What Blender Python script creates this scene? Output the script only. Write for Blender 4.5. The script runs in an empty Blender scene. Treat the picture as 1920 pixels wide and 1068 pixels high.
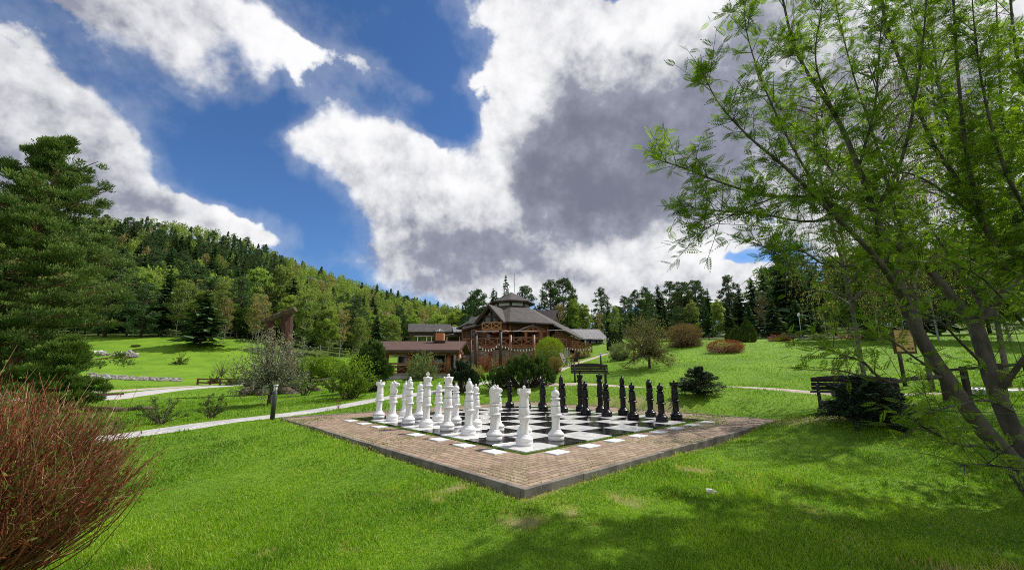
import bpy, math, random
import numpy as np
from mathutils import Vector, Matrix, Euler

# ------------------------------------------------------------------ camera, sky, sun, exposure
C = bpy.context.scene
COL = C.collection
F, PIT, CH, S = 778.16, 0.2006, 1.286, 0.8
cam_d = bpy.data.cameras.new("camera")
cam_d.sensor_width = 36.0
cam_d.lens = F / 1920 * 36.0
cam_d.clip_start = 0.05
cam_d.clip_end = 6000
cam = bpy.data.objects.new("camera", cam_d)
COL.objects.link(cam)
cam.location = (0, 0, CH)
cam.rotation_euler = (math.pi / 2 + PIT, 0, 0)
C.camera = cam
C.view_settings.view_transform = 'Standard'
C.view_settings.look = 'None'
C.view_settings.exposure = 0.42
C.view_settings.gamma = 1.0
C.view_settings.use_curve_mapping = False
C.cycles.filter_width = 1.0
C.cycles.use_denoising = False
C.cycles.denoising_prefilter = 'ACCURATE'

SUN_AZ, SUN_EL = math.radians(62), math.radians(50)      # azimuth to the right of straight ahead
SUN_DIR = Vector((math.sin(SUN_AZ) * math.cos(SUN_EL), math.cos(SUN_AZ) * math.cos(SUN_EL), math.sin(SUN_EL)))
sl = bpy.data.lights.new("sun", 'SUN')
sl.energy = 4.0
sl.angle = math.radians(0.5)
sl.color = (1.0, 0.955, 0.88)
so = bpy.data.objects.new("sun", sl)
COL.objects.link(so)
so.rotation_euler = (-SUN_DIR).to_track_quat('-Z', 'Y').to_euler()


def P(px, py, Y):
    """world point seen at photo pixel (px, py) lying Y metres ahead"""
    a = (px - 960) / F
    b = -(py - 534) / F
    cp, sp = math.cos(PIT), math.sin(PIT)
    t = Y / (cp - b * sp)
    return Vector((a * t, Y, CH + t * (sp + b * cp)))


def pixdir(px, py):
    v = P(px, py, 1.0) - Vector((0, 0, CH))
    return v.normalized()


def N(nt, typ, ins=None, **kw):
    n = nt.nodes.new(typ)
    for k, v in kw.items():
        setattr(n, k, v)
    for k, v in (ins or {}).items():
        s = n.inputs[k]
        if isinstance(v, bpy.types.NodeSocket):
            nt.links.new(v, s)
        else:
            s.default_value = v
    return n


def M2(nt, op, a, b=0.0, c=None, clamp=False):
    ins = {0: a, 1: b}
    if c is not None:
        ins[2] = c
    n = N(nt, 'ShaderNodeMath', ins, operation=op)
    n.use_clamp = clamp
    return n.outputs[0]


def mixc(nt, fac, a, b, blend='MIX'):
    n = nt.nodes.new('ShaderNodeMix')
    n.data_type = 'RGBA'
    n.blend_type = blend
    for k, v in ((0, fac), (6, a), (7, b)):
        s = n.inputs[k]
        if isinstance(v, bpy.types.NodeSocket):
            nt.links.new(v, s)
        else:
            s.default_value = (*v, 1) if (k and len(v) == 3) else v
    return n.outputs[2]


def smooth(nt, v, a, b, lo=0.0, hi=1.0):
    n = N(nt, 'ShaderNodeMapRange', {0: v, 1: a, 2: b, 3: lo, 4: hi}, interpolation_type='SMOOTHSTEP')
    return n.outputs[0]


w = bpy.data.worlds.new("World")
C.world = w
w.use_nodes = True
nt = w.node_tree
nt.nodes.clear()
tc = N(nt, 'ShaderNodeTexCoord').outputs['Generated']
sky = N(nt, 'ShaderNodeTexSky', sky_type='NISHITA')
sky.sun_disc = False
sky.sun_elevation = SUN_EL
sky.sun_rotation = SUN_AZ
sky.altitude = 600
sky.air_density = 1.0
sky.dust_density = 0.3
sky.ozone_density = 3.0
SKY_S = 0.072


def blob_rot(px, py, rx, ry, rot):
    a = math.radians(rot)
    d = pixdir(px, py)
    e1 = pixdir(px + math.cos(a) * rx, py + math.sin(a) * rx) - d
    e2 = pixdir(px + math.sin(a) * ry, py - math.cos(a) * ry) - d
    l1, l2 = e1.length, e2.length
    z = d
    x = (e1 - z * e1.dot(z)).normalized()
    y = z.cross(x).normalized()
    m = Matrix((x, y, z)).transposed()
    return d, m.to_euler(), (l1, l2, 0.6)


def field(vec, blobs):
    acc = None
    for (px, py, rx, ry, rot, wt) in blobs:
        d, e, sc = blob_rot(px, py, rx * 1.5, ry * 1.5, rot)
        mp = N(nt, 'ShaderNodeMapping', {'Vector': vec, 'Location': d, 'Rotation': e, 'Scale': sc}, vector_type='TEXTURE')
        g = N(nt, 'ShaderNodeTexGradient', {'Vector': mp.outputs[0]}, gradient_type='SPHERICAL').outputs['Fac']
        if acc is None:
            acc = M2(nt, 'MULTIPLY', g, wt)
        else:
            acc = M2(nt, 'MULTIPLY_ADD', g, wt, acc)
    return acc


def noise(vec, scale, detail=5.0, rough=0.55, off=(0, 0, 0), lac=2.0):
    v = N(nt, 'ShaderNodeVectorMath', {0: vec, 1: off}, operation='ADD').outputs[0]
    return N(nt, 'ShaderNodeTexNoise', {'Vector': v, 'Scale': scale, 'Detail': detail, 'Roughness': rough, 'Lacunarity': lac})


wn = noise(tc, 5.0, 4.0, 0.6)
wv = N(nt, 'ShaderNodeVectorMath', {0: wn.outputs['Color'], 1: (0.5, 0.5, 0.5)}, operation='SUBTRACT').outputs[0]
wv = N(nt, 'ShaderNodeVectorMath', {0: wv, 'Scale': 0.17}, operation='SCALE').outputs[0]
dirw = N(nt, 'ShaderNodeVectorMath', {0: tc, 1: wv}, operation='ADD').outputs[0]
CLOUDS = [
    # upper-left bank
    (190, -40, 230, 60, 8, 1.3), (380, 25, 180, 55, 14, 1.1), (490, 75, 90, 38, 10, .75), (360, 110, 90, 40, 35, .75), (410, 150, 40, 26, 30, .5),
    # left bank
    (-60, 260, 240, 190, 20, 2.0), (90, 300, 150, 110, 35, 1.5), (150, 340, 140, 110, 30, 1.4), (300, 395, 140, 50, 18, 1.2), (440, 425, 100, 34, 14, 1.0), (60, 420, 200, 100, 0, 1.5),
    # wisps
    (690, 125, 100, 34, 25, .95), (570, 130, 46, 26, 60, .65), (480, 150, 46, 30, 60, .6), (615, 205, 50, 50, 70, .85), (560, 250, 40, 50, 0, .5),
    # centre mass
    (650, 285, 120, 60, 20, .8), (740, 330, 150, 70, 15, 1.0), (850, 385, 190, 95, 15, 1.4), (960, 460, 230, 100, 5, 1.6), (800, 285, 50, 36, 0, .6),
    (790, 490, 110, 50, 0, .9), (1060, 520, 250, 60, 0, 1.4), (1180, 470, 250, 90, 0, 1.4), (1330, 430, 120, 45, -5, .9),
    # upper centre to right
    (970, 20, 110, 60, 0, 1.2), (935, 95, 70, 60, 70, 1.0), (900, 165, 36, 50, 70, .75), (1020, 60, 70, 50, 0, .8), (950, 245, 46, 56, 70, .9), (1000, 290, 100, 70, 0, 1.2),
    (1130, 170, 170, 140, 0, 1.8), (1280, 120, 260, 190, 0, 2.0), (1200, 330, 250, 130, 0, 1.9), (1065, 110, 70, 50, 0, .7), (1480, 180, 320, 230, 0, 2.0), (1780, 200, 350, 300, 0, 2.0), (1700, 450, 350, 80, 0, 1.2),
    (830, 558, 75, 24, 0, 1.0), (630, 492, 50, 18, 0, .65), (1400, 488, 70, 8, 0, .5), (1340, 540, 180, 30, 0, .7),
    # beyond the picture, for the light
    (3300, -300, 2500, 900, 0, 1.2), (-2200, 100, 1200, 600, 0, 1.2), (900, -1500, 900, 400, 0, .9),
    # blue gaps
    (545, 185, 60, 60, 0, -.8), (1145, 5, 50, 20, 20, -1.3), (800, 90, 90, 120, 0, -1.1), (905, 235, 40, 46, 0, -.5), (850, 235, 60, 50, 0, -1.0), (1395, 462, 110, 24, -8, -1.5), (600, 420, 70, 120, -20, -.6), (430, 270, 170, 110, 20, -.9), (680, 545, 90, 30, 15, -.5), (1450, 395, 40, 14, 0, -.7)]
D = field(dirw, CLOUDS)
fb = noise(tc, 5.5, 11.0, 0.64).outputs[0]
fb2 = noise(tc, 2.6, 5.0, 0.55, off=(3.1, 1.7, 0.4)).outputs[0]
fb3 = noise(tc, 3.4, 3.0, 0.5, off=(7.7, 2.1, 5.4)).outputs[0]
behind = smooth(nt, N(nt, 'ShaderNodeSeparateXYZ', {0: tc}).outputs[1], 0.05, -0.5, 0.0, 0.9)  # extra bright cloud behind the camera, added to lift the fill light
dens = M2(nt, 'ADD', M2(nt, 'ADD', D, behind), M2(nt, 'MULTIPLY_ADD', fb, 3.0, -1.5))
dens = M2(nt, 'ADD', dens, M2(nt, 'MULTIPLY_ADD', fb2, 0.6, -0.3))
soft = smooth(nt, fb3, 0.40, 0.62)                      # crisp rims here, feathered rims there
lo_ = M2(nt, 'MULTIPLY_ADD', soft, -0.30, 0.24)
hi_ = M2(nt, 'MULTIPLY_ADD', soft, 0.55, 0.62)
a_n = N(nt, 'ShaderNodeMapRange', {0: dens, 1: lo_, 2: hi_, 3: 0.0, 4: 1.0}, interpolation_type='SMOOTHSTEP')
alpha = a_n.outputs[0]
thin = smooth(nt, dens, -0.55, 0.5, 0.0, 0.20)
alpha = M2(nt, 'MAXIMUM', alpha, thin)
DARK = [(1160, 200, 120, 90, 0, .28), (1150, 335, 180, 100, 10, .80), (1330, 250, 150, 130, 0, .42), (1110, 400, 130, 50, 10, .55), (1230, 385, 100, 34, 0, .35), (1060, 215, 50, 60, 60, .45), (980, 480, 200, 46, 0, .42),
        (870, 450, 150, 60, 0, .22), (1020, 330, 60, 50, 0, .35), (30, 340, 170, 110, 20, .26), (1600, 330, 300, 130, 0, .15), (830, 545, 120, 20, 0, .35), (720, 430, 90, 60, 0, .12), (1180, 540, 150, 25, 0, .2), (330, 400, 120, 40, 15, .22), (250, 20, 150, 50, 0, .2)]
BRIGHT = [(1280, 30, 140, 50, -15, .6), (1120, 70, 60, 40, 0, .5), (1130, 485, 170, 40, 0, .5), (560, 300, 120, 60, 20, .2), (1000, 545, 140, 20, 0, .3)]
dk = field(dirw, DARK)
br = field(dirw, BRIGHT)
so_off = (SUN_DIR.x * 0.03, SUN_DIR.y * 0.01, 0.03)
ra = noise(tc, 5.5, 8.0, 0.6).outputs[0]
rb = noise(tc, 5.5, 8.0, 0.6, off=so_off).outputs[0]
big_off = (SUN_DIR.x * 0.09, SUN_DIR.y * 0.03, 0.08)
rc_ = noise(tc, 2.6, 3.0, 0.5, off=(3.1 + big_off[0], 1.7 + big_off[1], 0.4 + big_off[2])).outputs[0]
relief = M2(nt, 'MULTIPLY', M2(nt, 'SUBTRACT', rb, ra), 2.9)
relief = M2(nt, 'ADD', relief, M2(nt, 'MULTIPLY', M2(nt, 'SUBTRACT', rc_, fb2), 1.9))
shade = M2(nt, 'ADD', dk, M2(nt, 'MULTIPLY_ADD', fb2, 1.0, -0.5))
shade = M2(nt, 'SUBTRACT', shade, br)
shade = M2(nt, 'ADD', shade, M2(nt, 'MULTIPLY', M2(nt, 'SUBTRACT', dens, 0.9), 0.10))
shade = M2(nt, 'ADD', M2(nt, 'ADD', shade, relief), 0.20)
shade = smooth(nt, shade, -0.25, 1.42)
rampn = N(nt, 'ShaderNodeValToRGB', {0: shade})
cr = rampn.color_ramp
cr.elements[0].position, cr.elements[0].color = 0.0, (0.74, 0.74, 0.75, 1)
cr.elements[1].position, cr.elements[1].color = 1.0, (0.145, 0.155, 0.205, 1)
e = cr.elements.new(0.3); e.color = (0.52, 0.525, 0.55, 1)
e = cr.elements.new(0.62); e.color = (0.245, 0.255, 0.315, 1)
skyc = mixc(nt, 1.0, sky.outputs[0], (SKY_S * 0.66, SKY_S * 0.96, SKY_S * 1.27), 'MULTIPLY')
final = mixc(nt, alpha, skyc, rampn.outputs[0])
bg = N(nt, 'ShaderNodeBackground', {'Color': final, 'Strength': 1.0})
out = N(nt, 'ShaderNodeOutputWorld', {'Surface': bg.outputs[0]})

# ------------------------------------------------------------------ materials
MATS = {}


def mat(name, c1, c2=None, scale=8.0, rough=0.6, bump=0.0, bscale=None, spec=0.4, metal=0.0, transl=0.0, tint=False, rnd=0.0, coat=0.0, stretch=(1, 1, 1), detail=6.0, coord='Object'):
    """procedural surface: noise between two intrinsic colours, optional per-vertex tint, translucency and bump"""
    if name in MATS:
        return MATS[name]
    m = bpy.data.materials.new(name)
    m.use_nodes = True
    nt = m.node_tree
    nt.nodes.clear()
    c2 = c2 or c1
    tcn = N(nt, 'ShaderNodeTexCoord').outputs[coord]
    mp = N(nt, 'ShaderNodeMapping', {'Vector': tcn, 'Scale': stretch}).outputs[0]
    nz = N(nt, 'ShaderNodeTexNoise', {'Vector': mp, 'Scale': scale, 'Detail': detail, 'Roughness': 0.6}).outputs[0]
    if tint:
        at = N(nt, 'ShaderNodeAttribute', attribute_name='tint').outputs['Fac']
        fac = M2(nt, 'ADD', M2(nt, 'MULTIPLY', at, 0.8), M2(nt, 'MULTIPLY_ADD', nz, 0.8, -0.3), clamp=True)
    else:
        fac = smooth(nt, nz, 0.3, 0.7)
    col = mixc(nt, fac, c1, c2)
    if rnd:
        oi = N(nt, 'ShaderNodeObjectInfo').outputs['Random']
        hs = N(nt, 'ShaderNodeHueSaturation', {'Color': col, 'Hue': M2(nt, 'MULTIPLY_ADD', oi, rnd * 0.09, 0.5 - rnd * 0.045), 'Value': M2(nt, 'MULTIPLY_ADD', oi, rnd * 0.7, 1 - rnd * 0.3)})
        col = hs.outputs[0]
    bs = N(nt, 'ShaderNodeBsdfPrincipled', {'Base Color': col, 'Roughness': rough, 'Specular IOR Level': spec, 'Metallic': metal, 'Coat Weight': coat})
    if bump:
        nb = N(nt, 'ShaderNodeTexNoise', {'Vector': mp, 'Scale': bscale or scale * 3, 'Detail': 5.0}).outputs[0]
        b = N(nt, 'ShaderNodeBump', {'Strength': 1.0, 'Distance': bump, 'Height': nb})
        nt.links.new(b.outputs[0], bs.inputs['Normal'])
    sh = bs.outputs[0]
    if transl:
        tcol = mixc(nt, 1.0, col, (1.5, 1.6, 0.6), 'MULTIPLY')
        tr = N(nt, 'ShaderNodeBsdfTranslucent', {'Color': tcol})
        sh = N(nt, 'ShaderNodeMixShader', {0: transl, 1: sh, 2: tr.outputs[0]}).outputs[0]
    N(nt, 'ShaderNodeOutputMaterial', {'Surface': sh})
    MATS[name] = m
    return m


def logmat(name, c1, c2, pitch=0.26):
    """round-log wall: horizontal courses with dark joints and long grain"""
    m = bpy.data.materials.new(name)
    m.use_nodes = True
    nt = m.node_tree
    nt.nodes.clear()
    tcn = N(nt, 'ShaderNodeTexCoord').outputs['Object']
    sp = N(nt, 'ShaderNodeSeparateXYZ', {0: tcn})
    zz = M2(nt, 'FRACT', M2(nt, 'DIVIDE', sp.outputs[2], pitch))
    prof = M2(nt, 'SINE', M2(nt, 'MULTIPLY', zz, math.pi))
    mp = N(nt, 'ShaderNodeMapping', {'Vector': tcn, 'Scale': (1, 1, 9)}).outputs[0]
    nz = N(nt, 'ShaderNodeTexNoise', {'Vector': mp, 'Scale': 1.6, 'Detail': 7.0}).outputs[0]
    col = mixc(nt, smooth(nt, nz, 0.3, 0.7), c1, c2)
    chink = smooth(nt, prof, 0.12, 0.38)
    col = mixc(nt, chink, (0.02, 0.012, 0.008), col)
    bs = N(nt, 'ShaderNodeBsdfPrincipled', {'Base Color': col, 'Roughness': 0.55})
    b = N(nt, 'ShaderNodeBump', {'Strength': 1.0, 'Distance': 0.08, 'Height': prof})
    nt.links.new(b.outputs[0], bs.inputs['Normal'])
    N(nt, 'ShaderNodeOutputMaterial', {'Surface': bs.outputs[0]})
    return m


def brickmat(name, c1, c2, mortar, bw, bh, msize, rough=0.8, bump=0.004, rot=0.0, moss=None, offset=0.5, wob=0.006):
    m = bpy.data.materials.new(name)
    m.use_nodes = True
    nt = m.node_tree
    nt.nodes.clear()
    tcn = N(nt, 'ShaderNodeTexCoord').outputs['Object']
    wn = N(nt, 'ShaderNodeTexNoise', {'Vector': tcn, 'Scale': 6.0, 'Detail': 2.0}).outputs['Color']
    v = N(nt, 'ShaderNodeVectorMath', {0: wn, 1: (0.5, 0.5, 0.5)}, operation='SUBTRACT').outputs[0]
    v = N(nt, 'ShaderNodeVectorMath', {0: v, 'Scale': wob * 2}, operation='SCALE').outputs[0]
    v = N(nt, 'ShaderNodeVectorMath', {0: tcn, 1: v}, operation='ADD').outputs[0]
    mp = N(nt, 'ShaderNodeMapping', {'Vector': v, 'Rotation': (0, 0, rot)}).outputs[0]
    br = N(nt, 'ShaderNodeTexBrick', {'Vector': mp, 'Color1': (*c1, 1), 'Color2': (*c2, 1), 'Mortar': (*mortar, 1), 'Scale': 1.0, 'Mortar Size': msize, 'Mortar Smooth': 0.25, 'Bias': 0.0, 'Brick Width': bw, 'Row Height': bh}, offset=offset)
    big = N(nt, 'ShaderNodeTexNoise', {'Vector': tcn, 'Scale': 1.1, 'Detail': 6.0, 'Roughness': 0.65}).outputs[0]
    fine = N(nt, 'ShaderNodeTexNoise', {'Vector': tcn, 'Scale': 60.0, 'Detail': 3.0}).outputs[0]
    val = M2(nt, 'MULTIPLY_ADD', big, 0.9, 0.55)
    val = M2(nt, 'MULTIPLY', val, M2(nt, 'MULTIPLY_ADD', fine, 0.5, 0.75))
    col = mixc(nt, 1.0, br.outputs[0], N(nt, 'ShaderNodeCombineColor', {0: val, 1: val, 2: val}).outputs[0], 'MULTIPLY')
    if moss:
        mo = N(nt, 'ShaderNodeTexNoise', {'Vector': tcn, 'Scale': 2.3, 'Detail': 8.0, 'Roughness': 0.75}).outputs[0]
        f = M2(nt, 'MULTIPLY', br.outputs[1], smooth(nt, mo, 0.42, 0.58))
        f = M2(nt, 'MAXIMUM', f, smooth(nt, mo, 0.66, 0.74, 0, 0.7))
        col = mixc(nt, f, col, moss)
    bs = N(nt, 'ShaderNodeBsdfPrincipled', {'Base Color': col, 'Roughness': rough})
    hgt = M2(nt, 'MULTIPLY_ADD', fine, 0.25, M2(nt, 'SUBTRACT', 1.0, br.outputs[1]))
    b = N(nt, 'ShaderNodeBump', {'Strength': 1.0, 'Distance': bump, 'Height': hgt})
    nt.links.new(b.outputs[0], bs.inputs['Normal'])
    N(nt, 'ShaderNodeOutputMaterial', {'Surface': bs.outputs[0]})
    return m


# ------------------------------------------------------------------ mesh building
class MB:
    """collects shapes and links them as ONE mesh object"""

    def __init__(self):
        self.v, self.f, self.n = [], [], 0

    def add(self, V, Fc, mi=0, sm=False, tint=None):
        V = np.asarray(V, float).reshape(-1, 3)
        Fc = np.asarray(Fc, int)
        t = np.full(len(V), 0.5) if tint is None else np.broadcast_to(np.asarray(tint, float), (len(V),))
        self.v.append((V, t))
        self.f.append((Fc + self.n, mi, sm))
        self.n += len(V)
        return self

    def box(self, c, s, rz=0.0, mi=0):
        x, y, z = s[0] / 2, s[1] / 2, s[2] / 2
        V = np.array([(-x, -y, -z), (x, -y, -z), (x, y, -z), (-x, y, -z), (-x, -y, z), (x, -y, z), (x, y, z), (-x, y, z)])
        ca, sa = math.cos(rz), math.sin(rz)
        V = V @ np.array([[ca, sa, 0], [-sa, ca, 0], [0, 0, 1]]) + np.array(c)
        return self.add(V, [(0, 3, 2, 1), (4, 5, 6, 7), (0, 1, 5, 4), (1, 2, 6, 5), (2, 3, 7, 6), (3, 0, 4, 7)], mi)

    def beam(self, a, b, w, h, mi=0, up=(0, 0, 1)):
        """rectangular bar from a to b"""
        a, b = np.array(a, float), np.array(b, float)
        d = b - a
        d /= np.linalg.norm(d)
        u = np.array(up, float)
        if abs(d @ u) > 0.98:
            u = np.array([0., 1., 0.])
        s = np.cross(d, u); s /= np.linalg.norm(s)
        u = np.cross(s, d)
        V = [p + s * i * w / 2 + u * j * h / 2 for p in (a, b) for (i, j) in ((-1, -1), (1, -1), (1, 1), (-1, 1))]
        return self.add(V, [(0, 1, 2, 3), (7, 6, 5, 4), (0, 4, 5, 1), (1, 5, 6, 2), (2, 6, 7, 3), (3, 7, 4, 0)], mi)

    def tube(self, pts, rad, n=8, mi=0, sm=True, cap=True, tint=None, wob=0.0, rng=None):
        pts = np.array([tuple(p) for p in pts], float)
        k = len(pts)
        rad = np.atleast_1d(np.asarray(rad, float))
        rad = np.interp(np.linspace(0, 1, k), np.linspace(0, 1, len(rad)), rad) if len(rad) > 1 else np.full(k, rad[0])
        T = np.gradient(pts, axis=0)
        T /= np.linalg.norm(T, axis=1)[:, None] + 1e-12
        ref = np.array([0., 0., 1.]) if abs(T[0][2]) < 0.9 else np.array([0., 1., 0.])
        s = np.cross(T[0], ref); s /= np.linalg.norm(s)
        V = []
        ang = np.arange(n) * 2 * math.pi / n
        for i in range(k):
            s = s - T[i] * (s @ T[i]); s /= np.linalg.norm(s) + 1e-12
            u = np.cross(T[i], s)
            r = rad[i]
            if wob:
                r = r * (1 + wob * (rng.random(n) - 0.5))
                V.append(pts[i] + (np.cos(ang) * r)[:, None] * s + (np.sin(ang) * r)[:, None] * u)
            else:
                V.append(pts[i] + r * (np.cos(ang)[:, None] * s + np.sin(ang)[:, None] * u))
        V = np.concatenate(V)
        i = np.arange(k - 1)[:, None] * n
        j = np.arange(n)[None]
        j2 = (j + 1) % n
        Fc = np.stack([i + j, i + j2, i + n + j2, i + n + j], -1).reshape(-1, 4)
        base = self.n
        self.add(V, Fc, mi, sm, tint)
        if cap:
            self.f.append((np.array([list(range(n))[::-1]]) + base, mi, False))
            self.f.append((np.array([list(range(n))]) + base + (k - 1) * n, mi, False))
        return self

    def lathe(self, prof, c=(0, 0, 0), n=32, mi=0, sm=True, cap=True):
        prof = np.array(prof, float)
        k = len(prof)
        ang = np.arange(n) * 2 * math.pi / n
        V = np.stack([prof[:, 0][:, None] * np.cos(ang), prof[:, 0][:, None] * np.sin(ang), np.broadcast_to(prof[:, 1][:, None], (k, n))], -1).reshape(-1, 3) + np.array(c)
        i = np.arange(k - 1)[:, None] * n
        j = np.arange(n)[None]
        j2 = (j + 1) % n
        Fc = np.stack([i + j, i + j2, i + n + j2, i + n + j], -1).reshape(-1, 4)
        base = self.n
        self.add(V, Fc, mi, sm)
        if cap:
            self.f.append((np.array([list(range(n))[::-1]]) + base, mi, False))
            self.f.append((np.array([list(range(n))]) + base + (k - 1) * n, mi, False))
        return self

    def prism(self, poly, off, mi=0):
        """polygon (3-D points) extruded along off"""
        a = np.array([tuple(p) for p in poly], float)
        n = len(a)
        V = np.concatenate([a, a + np.array(tuple(off))])
        base = self.n
        self.add(V, [(i, (i + 1) % n, n + (i + 1) % n, n + i) for i in range(n)], mi)
        self.f.append((np.array([list(range(n))[::-1]]) + base, mi, False))
        self.f.append((np.array([list(range(n, 2 * n))]) + base, mi, False))
        return self

    def leaves(self, Cn, A, B, tint=None, mi=0):
        """pointed leaves: centre, half length vector, half width vector"""
        n = len(Cn)
        V = np.stack([Cn - A, Cn + B - A * 0.1, Cn + A, Cn - B - A * 0.1], 1).reshape(-1, 3)
        t = None if tint is None else np.repeat(tint, 4)
        return self.add(V, np.arange(n * 4).reshape(n, 4), mi, False, t)

    def build(self, name, mats, parent=None, origin=None):
        me = bpy.data.meshes.new(name)
        V = np.concatenate([a for a, _ in self.v])
        t = np.concatenate([b for _, b in self.v])
        if origin is not None:
            V = V - np.array(tuple(origin))
        me.vertices.add(len(V))
        me.vertices.foreach_set('co', V.astype(np.float32).ravel())
        lv, ls, mi, sm, pos = [], [], [], [], 0
        for Fc, m, s in self.f:
            k, q = Fc.shape
            lv.append(Fc.ravel())
            ls.append(pos + np.arange(k) * q)
            pos += k * q
            mi.append(np.full(k, m)); sm.append(np.full(k, s))
        me.loops.add(pos)
        me.loops.foreach_set('vertex_index', np.concatenate(lv).astype(np.int32))
        ls = np.concatenate(ls)
        me.polygons.add(len(ls))
        me.polygons.foreach_set('loop_start', ls.astype(np.int32))
        me.polygons.foreach_set('material_index', np.concatenate(mi).astype(np.int32))
        me.update(calc_edges=True)
        me.polygons.foreach_set('use_smooth', np.concatenate(sm).astype(bool))
        at = me.attributes.new('tint', 'FLOAT', 'POINT')
        at.data.foreach_set('value', t.astype(np.float32))
        me.update()
        if not isinstance(mats, (list, tuple)):
            mats = [mats]
        for m in mats:
            me.materials.append(m)
        o = bpy.data.objects.new(name, me)
        COL.objects.link(o)
        if parent is not None:
            o.parent = parent
        return o


def tag(o, label=None, cat=None, group=None, kind=None):
    for k, v in (('label', label), ('category', cat), ('group', group), ('kind', kind)):
        if v:
            o[k] = v
    return o


def empty(name, loc, label, cat, group=None, rz=0.0):
    o = bpy.data.objects.new(name, None)
    o.empty_display_size = 0.2
    COL.objects.link(o)
    o.location = loc
    o.rotation_euler = (0, 0, rz)
    return tag(o, label, cat, group)


def copy_tree(o, parent=None):
    c = o.copy()
    COL.objects.link(c)
    if parent is not None:
        c.parent = parent
    for ch in o.children:
        copy_tree(ch, c)
    return c


def rvec(rng, n):
    v = rng.normal(size=(n, 3))
    return v / np.linalg.norm(v, axis=1)[:, None]


def fbm2(x, y, seed=0, octs=4, sc=1.0):
    r = np.random.default_rng(seed)
    out = np.zeros_like(x, dtype=float)
    amp = 1.0
    for o in range(octs):
        for k in range(3):
            a = r.random() * 6.283
            p = r.random() * 6.283
            out += amp / 3 * np.sin((x * np.cos(a) + y * np.sin(a)) * sc + p + 1.7 * np.sin((y * np.cos(a) - x * np.sin(a)) * sc * 0.6 + p * 2))
        amp *= 0.55
        sc *= 2.1
    return out


# ------------------------------------------------------------------ board frame and terrain
BO = np.array([0.208, 6.941])
BU, BV = np.array([0.7322, 0.6811]), np.array([-0.6811, 0.7322])
BROT = math.atan2(BU[1], BU[0])


def bxy(u, v):
    return BO + (BU * u + BV * v) * S


K0, K1 = -1.87, 9.80          # kerb rectangle, in board squares


def rect_sd(x, y):
    dx, dy = x - BO[0], y - BO[1]
    u = (dx * BU[0] + dy * BU[1]) / S
    v = (dx * BV[0] + dy * BV[1]) / S
    c, h = (K0 + K1) / 2, (K1 - K0) / 2
    return np.maximum(np.abs(u - c), np.abs(v - c)) - h, u, v


TP = []


def tp(px, py, Y):
    p = P(px, py, Y)
    TP.append((p.x, p.y, p.z))


def tz(x, y, z):
    TP.append((x, y, z))


for (u, v, z) in ((-1.9, -1.9, -.075), (-1.9, 1, -.065), (-1.9, 4, -.045), (-1.95, 7, -.03), (-1.9, 9.4, -.02), (1, -1.9, -.08), (4, -1.9, -.08), (7, -1.9, -.06), (9.4, -1.9, -.05), (9.5, 1, 0), (9.5, 4, .01), (9.5, 7, .02), (9.5, 9.5, .03), (6, 9.5, .02), (2, 9.5, 0)):
    p = bxy(u, v)
    tz(p[0], p[1], z)
for t in ((0, 2.5, -.2), (-2, 2.5, -.22), (2.5, 2.5, -.2), (-3, 5, -.2), (-6, 7, -.26), (3.5, 5, -.14), (5.5, 6.5, -.05), (0, -4, -.3), (0, -25, -.5), (-20, -10, -.6), (20, -10, .2), (-50, -40, -1), (50, -40, 1), (-9, 3, -.3), (8, 3, 0), (-25, 8, -.8), (25, 10, 1.4)):
    tz(*t)
for t in ((230, 825, 9), (310, 805, 10.2), (510, 786, 11.7), (700, 752, 16.5), (820, 735, 19.5), (905, 718, 24), (310, 793, 11.3), (395, 785, 12.3), (504, 758, 17), (656, 747, 18), (690, 735, 20), (730, 711, 36), (860, 706, 36), (600, 735, 27), (560, 735, 30),
          (150, 756, 24), (300, 735, 32), (400, 724, 40), (460, 718, 46), (195, 741, 29), (300, 713, 46), (200, 714, 44), (200, 664, 64), (420, 690, 60), (160, 632, 80), (330, 632, 80), (480, 640, 80), (-100, 640, 80), (-300, 690, 40), (-600, 690, 50), (560, 672, 75), (-100, 740, 24),
          (1107, 718, 20), (1250, 727, 17.5), (1060, 722, 18.5), (960, 716, 23), (1500, 734, 14.5), (1510, 768, 10), (1697, 722, 14), (1690, 741, 12), (1310, 734, 14.5), (1218, 690, 25), (1360, 661, 32), (1400, 641, 41), (1550, 637, 38), (1285, 641, 42), (1165, 677, 30), (1700, 640, 30), (1900, 645, 26), (1900, 740, 9.5), (1620, 772, 9.3),
          (900, 691, 46), (780, 694, 52), (960, 690, 46), (1060, 672, 47), (1100, 660, 52), (1135, 636, 60), (1180, 640, 60), (1000, 640, 80), (1250, 634, 75), (1500, 628, 70), (1250, 612, 150), (1600, 610, 130), (1900, 600, 90),
          (150, 430, 320), (330, 441, 340), (430, 462, 352), (500, 490, 368), (560, 515, 385), (640, 541, 410), (700, 565, 430), (760, 590, 460), (850, 620, 520), (-100, 420, 310), (-500, 400, 300), (560, 600, 190), (330, 560, 170), (150, 560, 165), (700, 628, 220), (-200, 550, 160), (800, 650, 200), (700, 668, 100), (860, 668, 90), (870, 655, 150),
          (150, 455, 420), (500, 510, 480), (-500, 430, 420)):
    tp(*t)
for t in ((-900, 1300, 60), (0, 1300, 30), (900, 1300, 40), (900, 300, 60), (900, -100, 10), (-900, -100, 20), (-900, 300, 110), (-80, 700, 40), (200, 500, 40), (0, -300, -2)):
    tz(*t)
TPA = np.array(TP)
CQ = 3.0


def _phi(d2):
    return np.sqrt(d2 + CQ * CQ)


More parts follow.
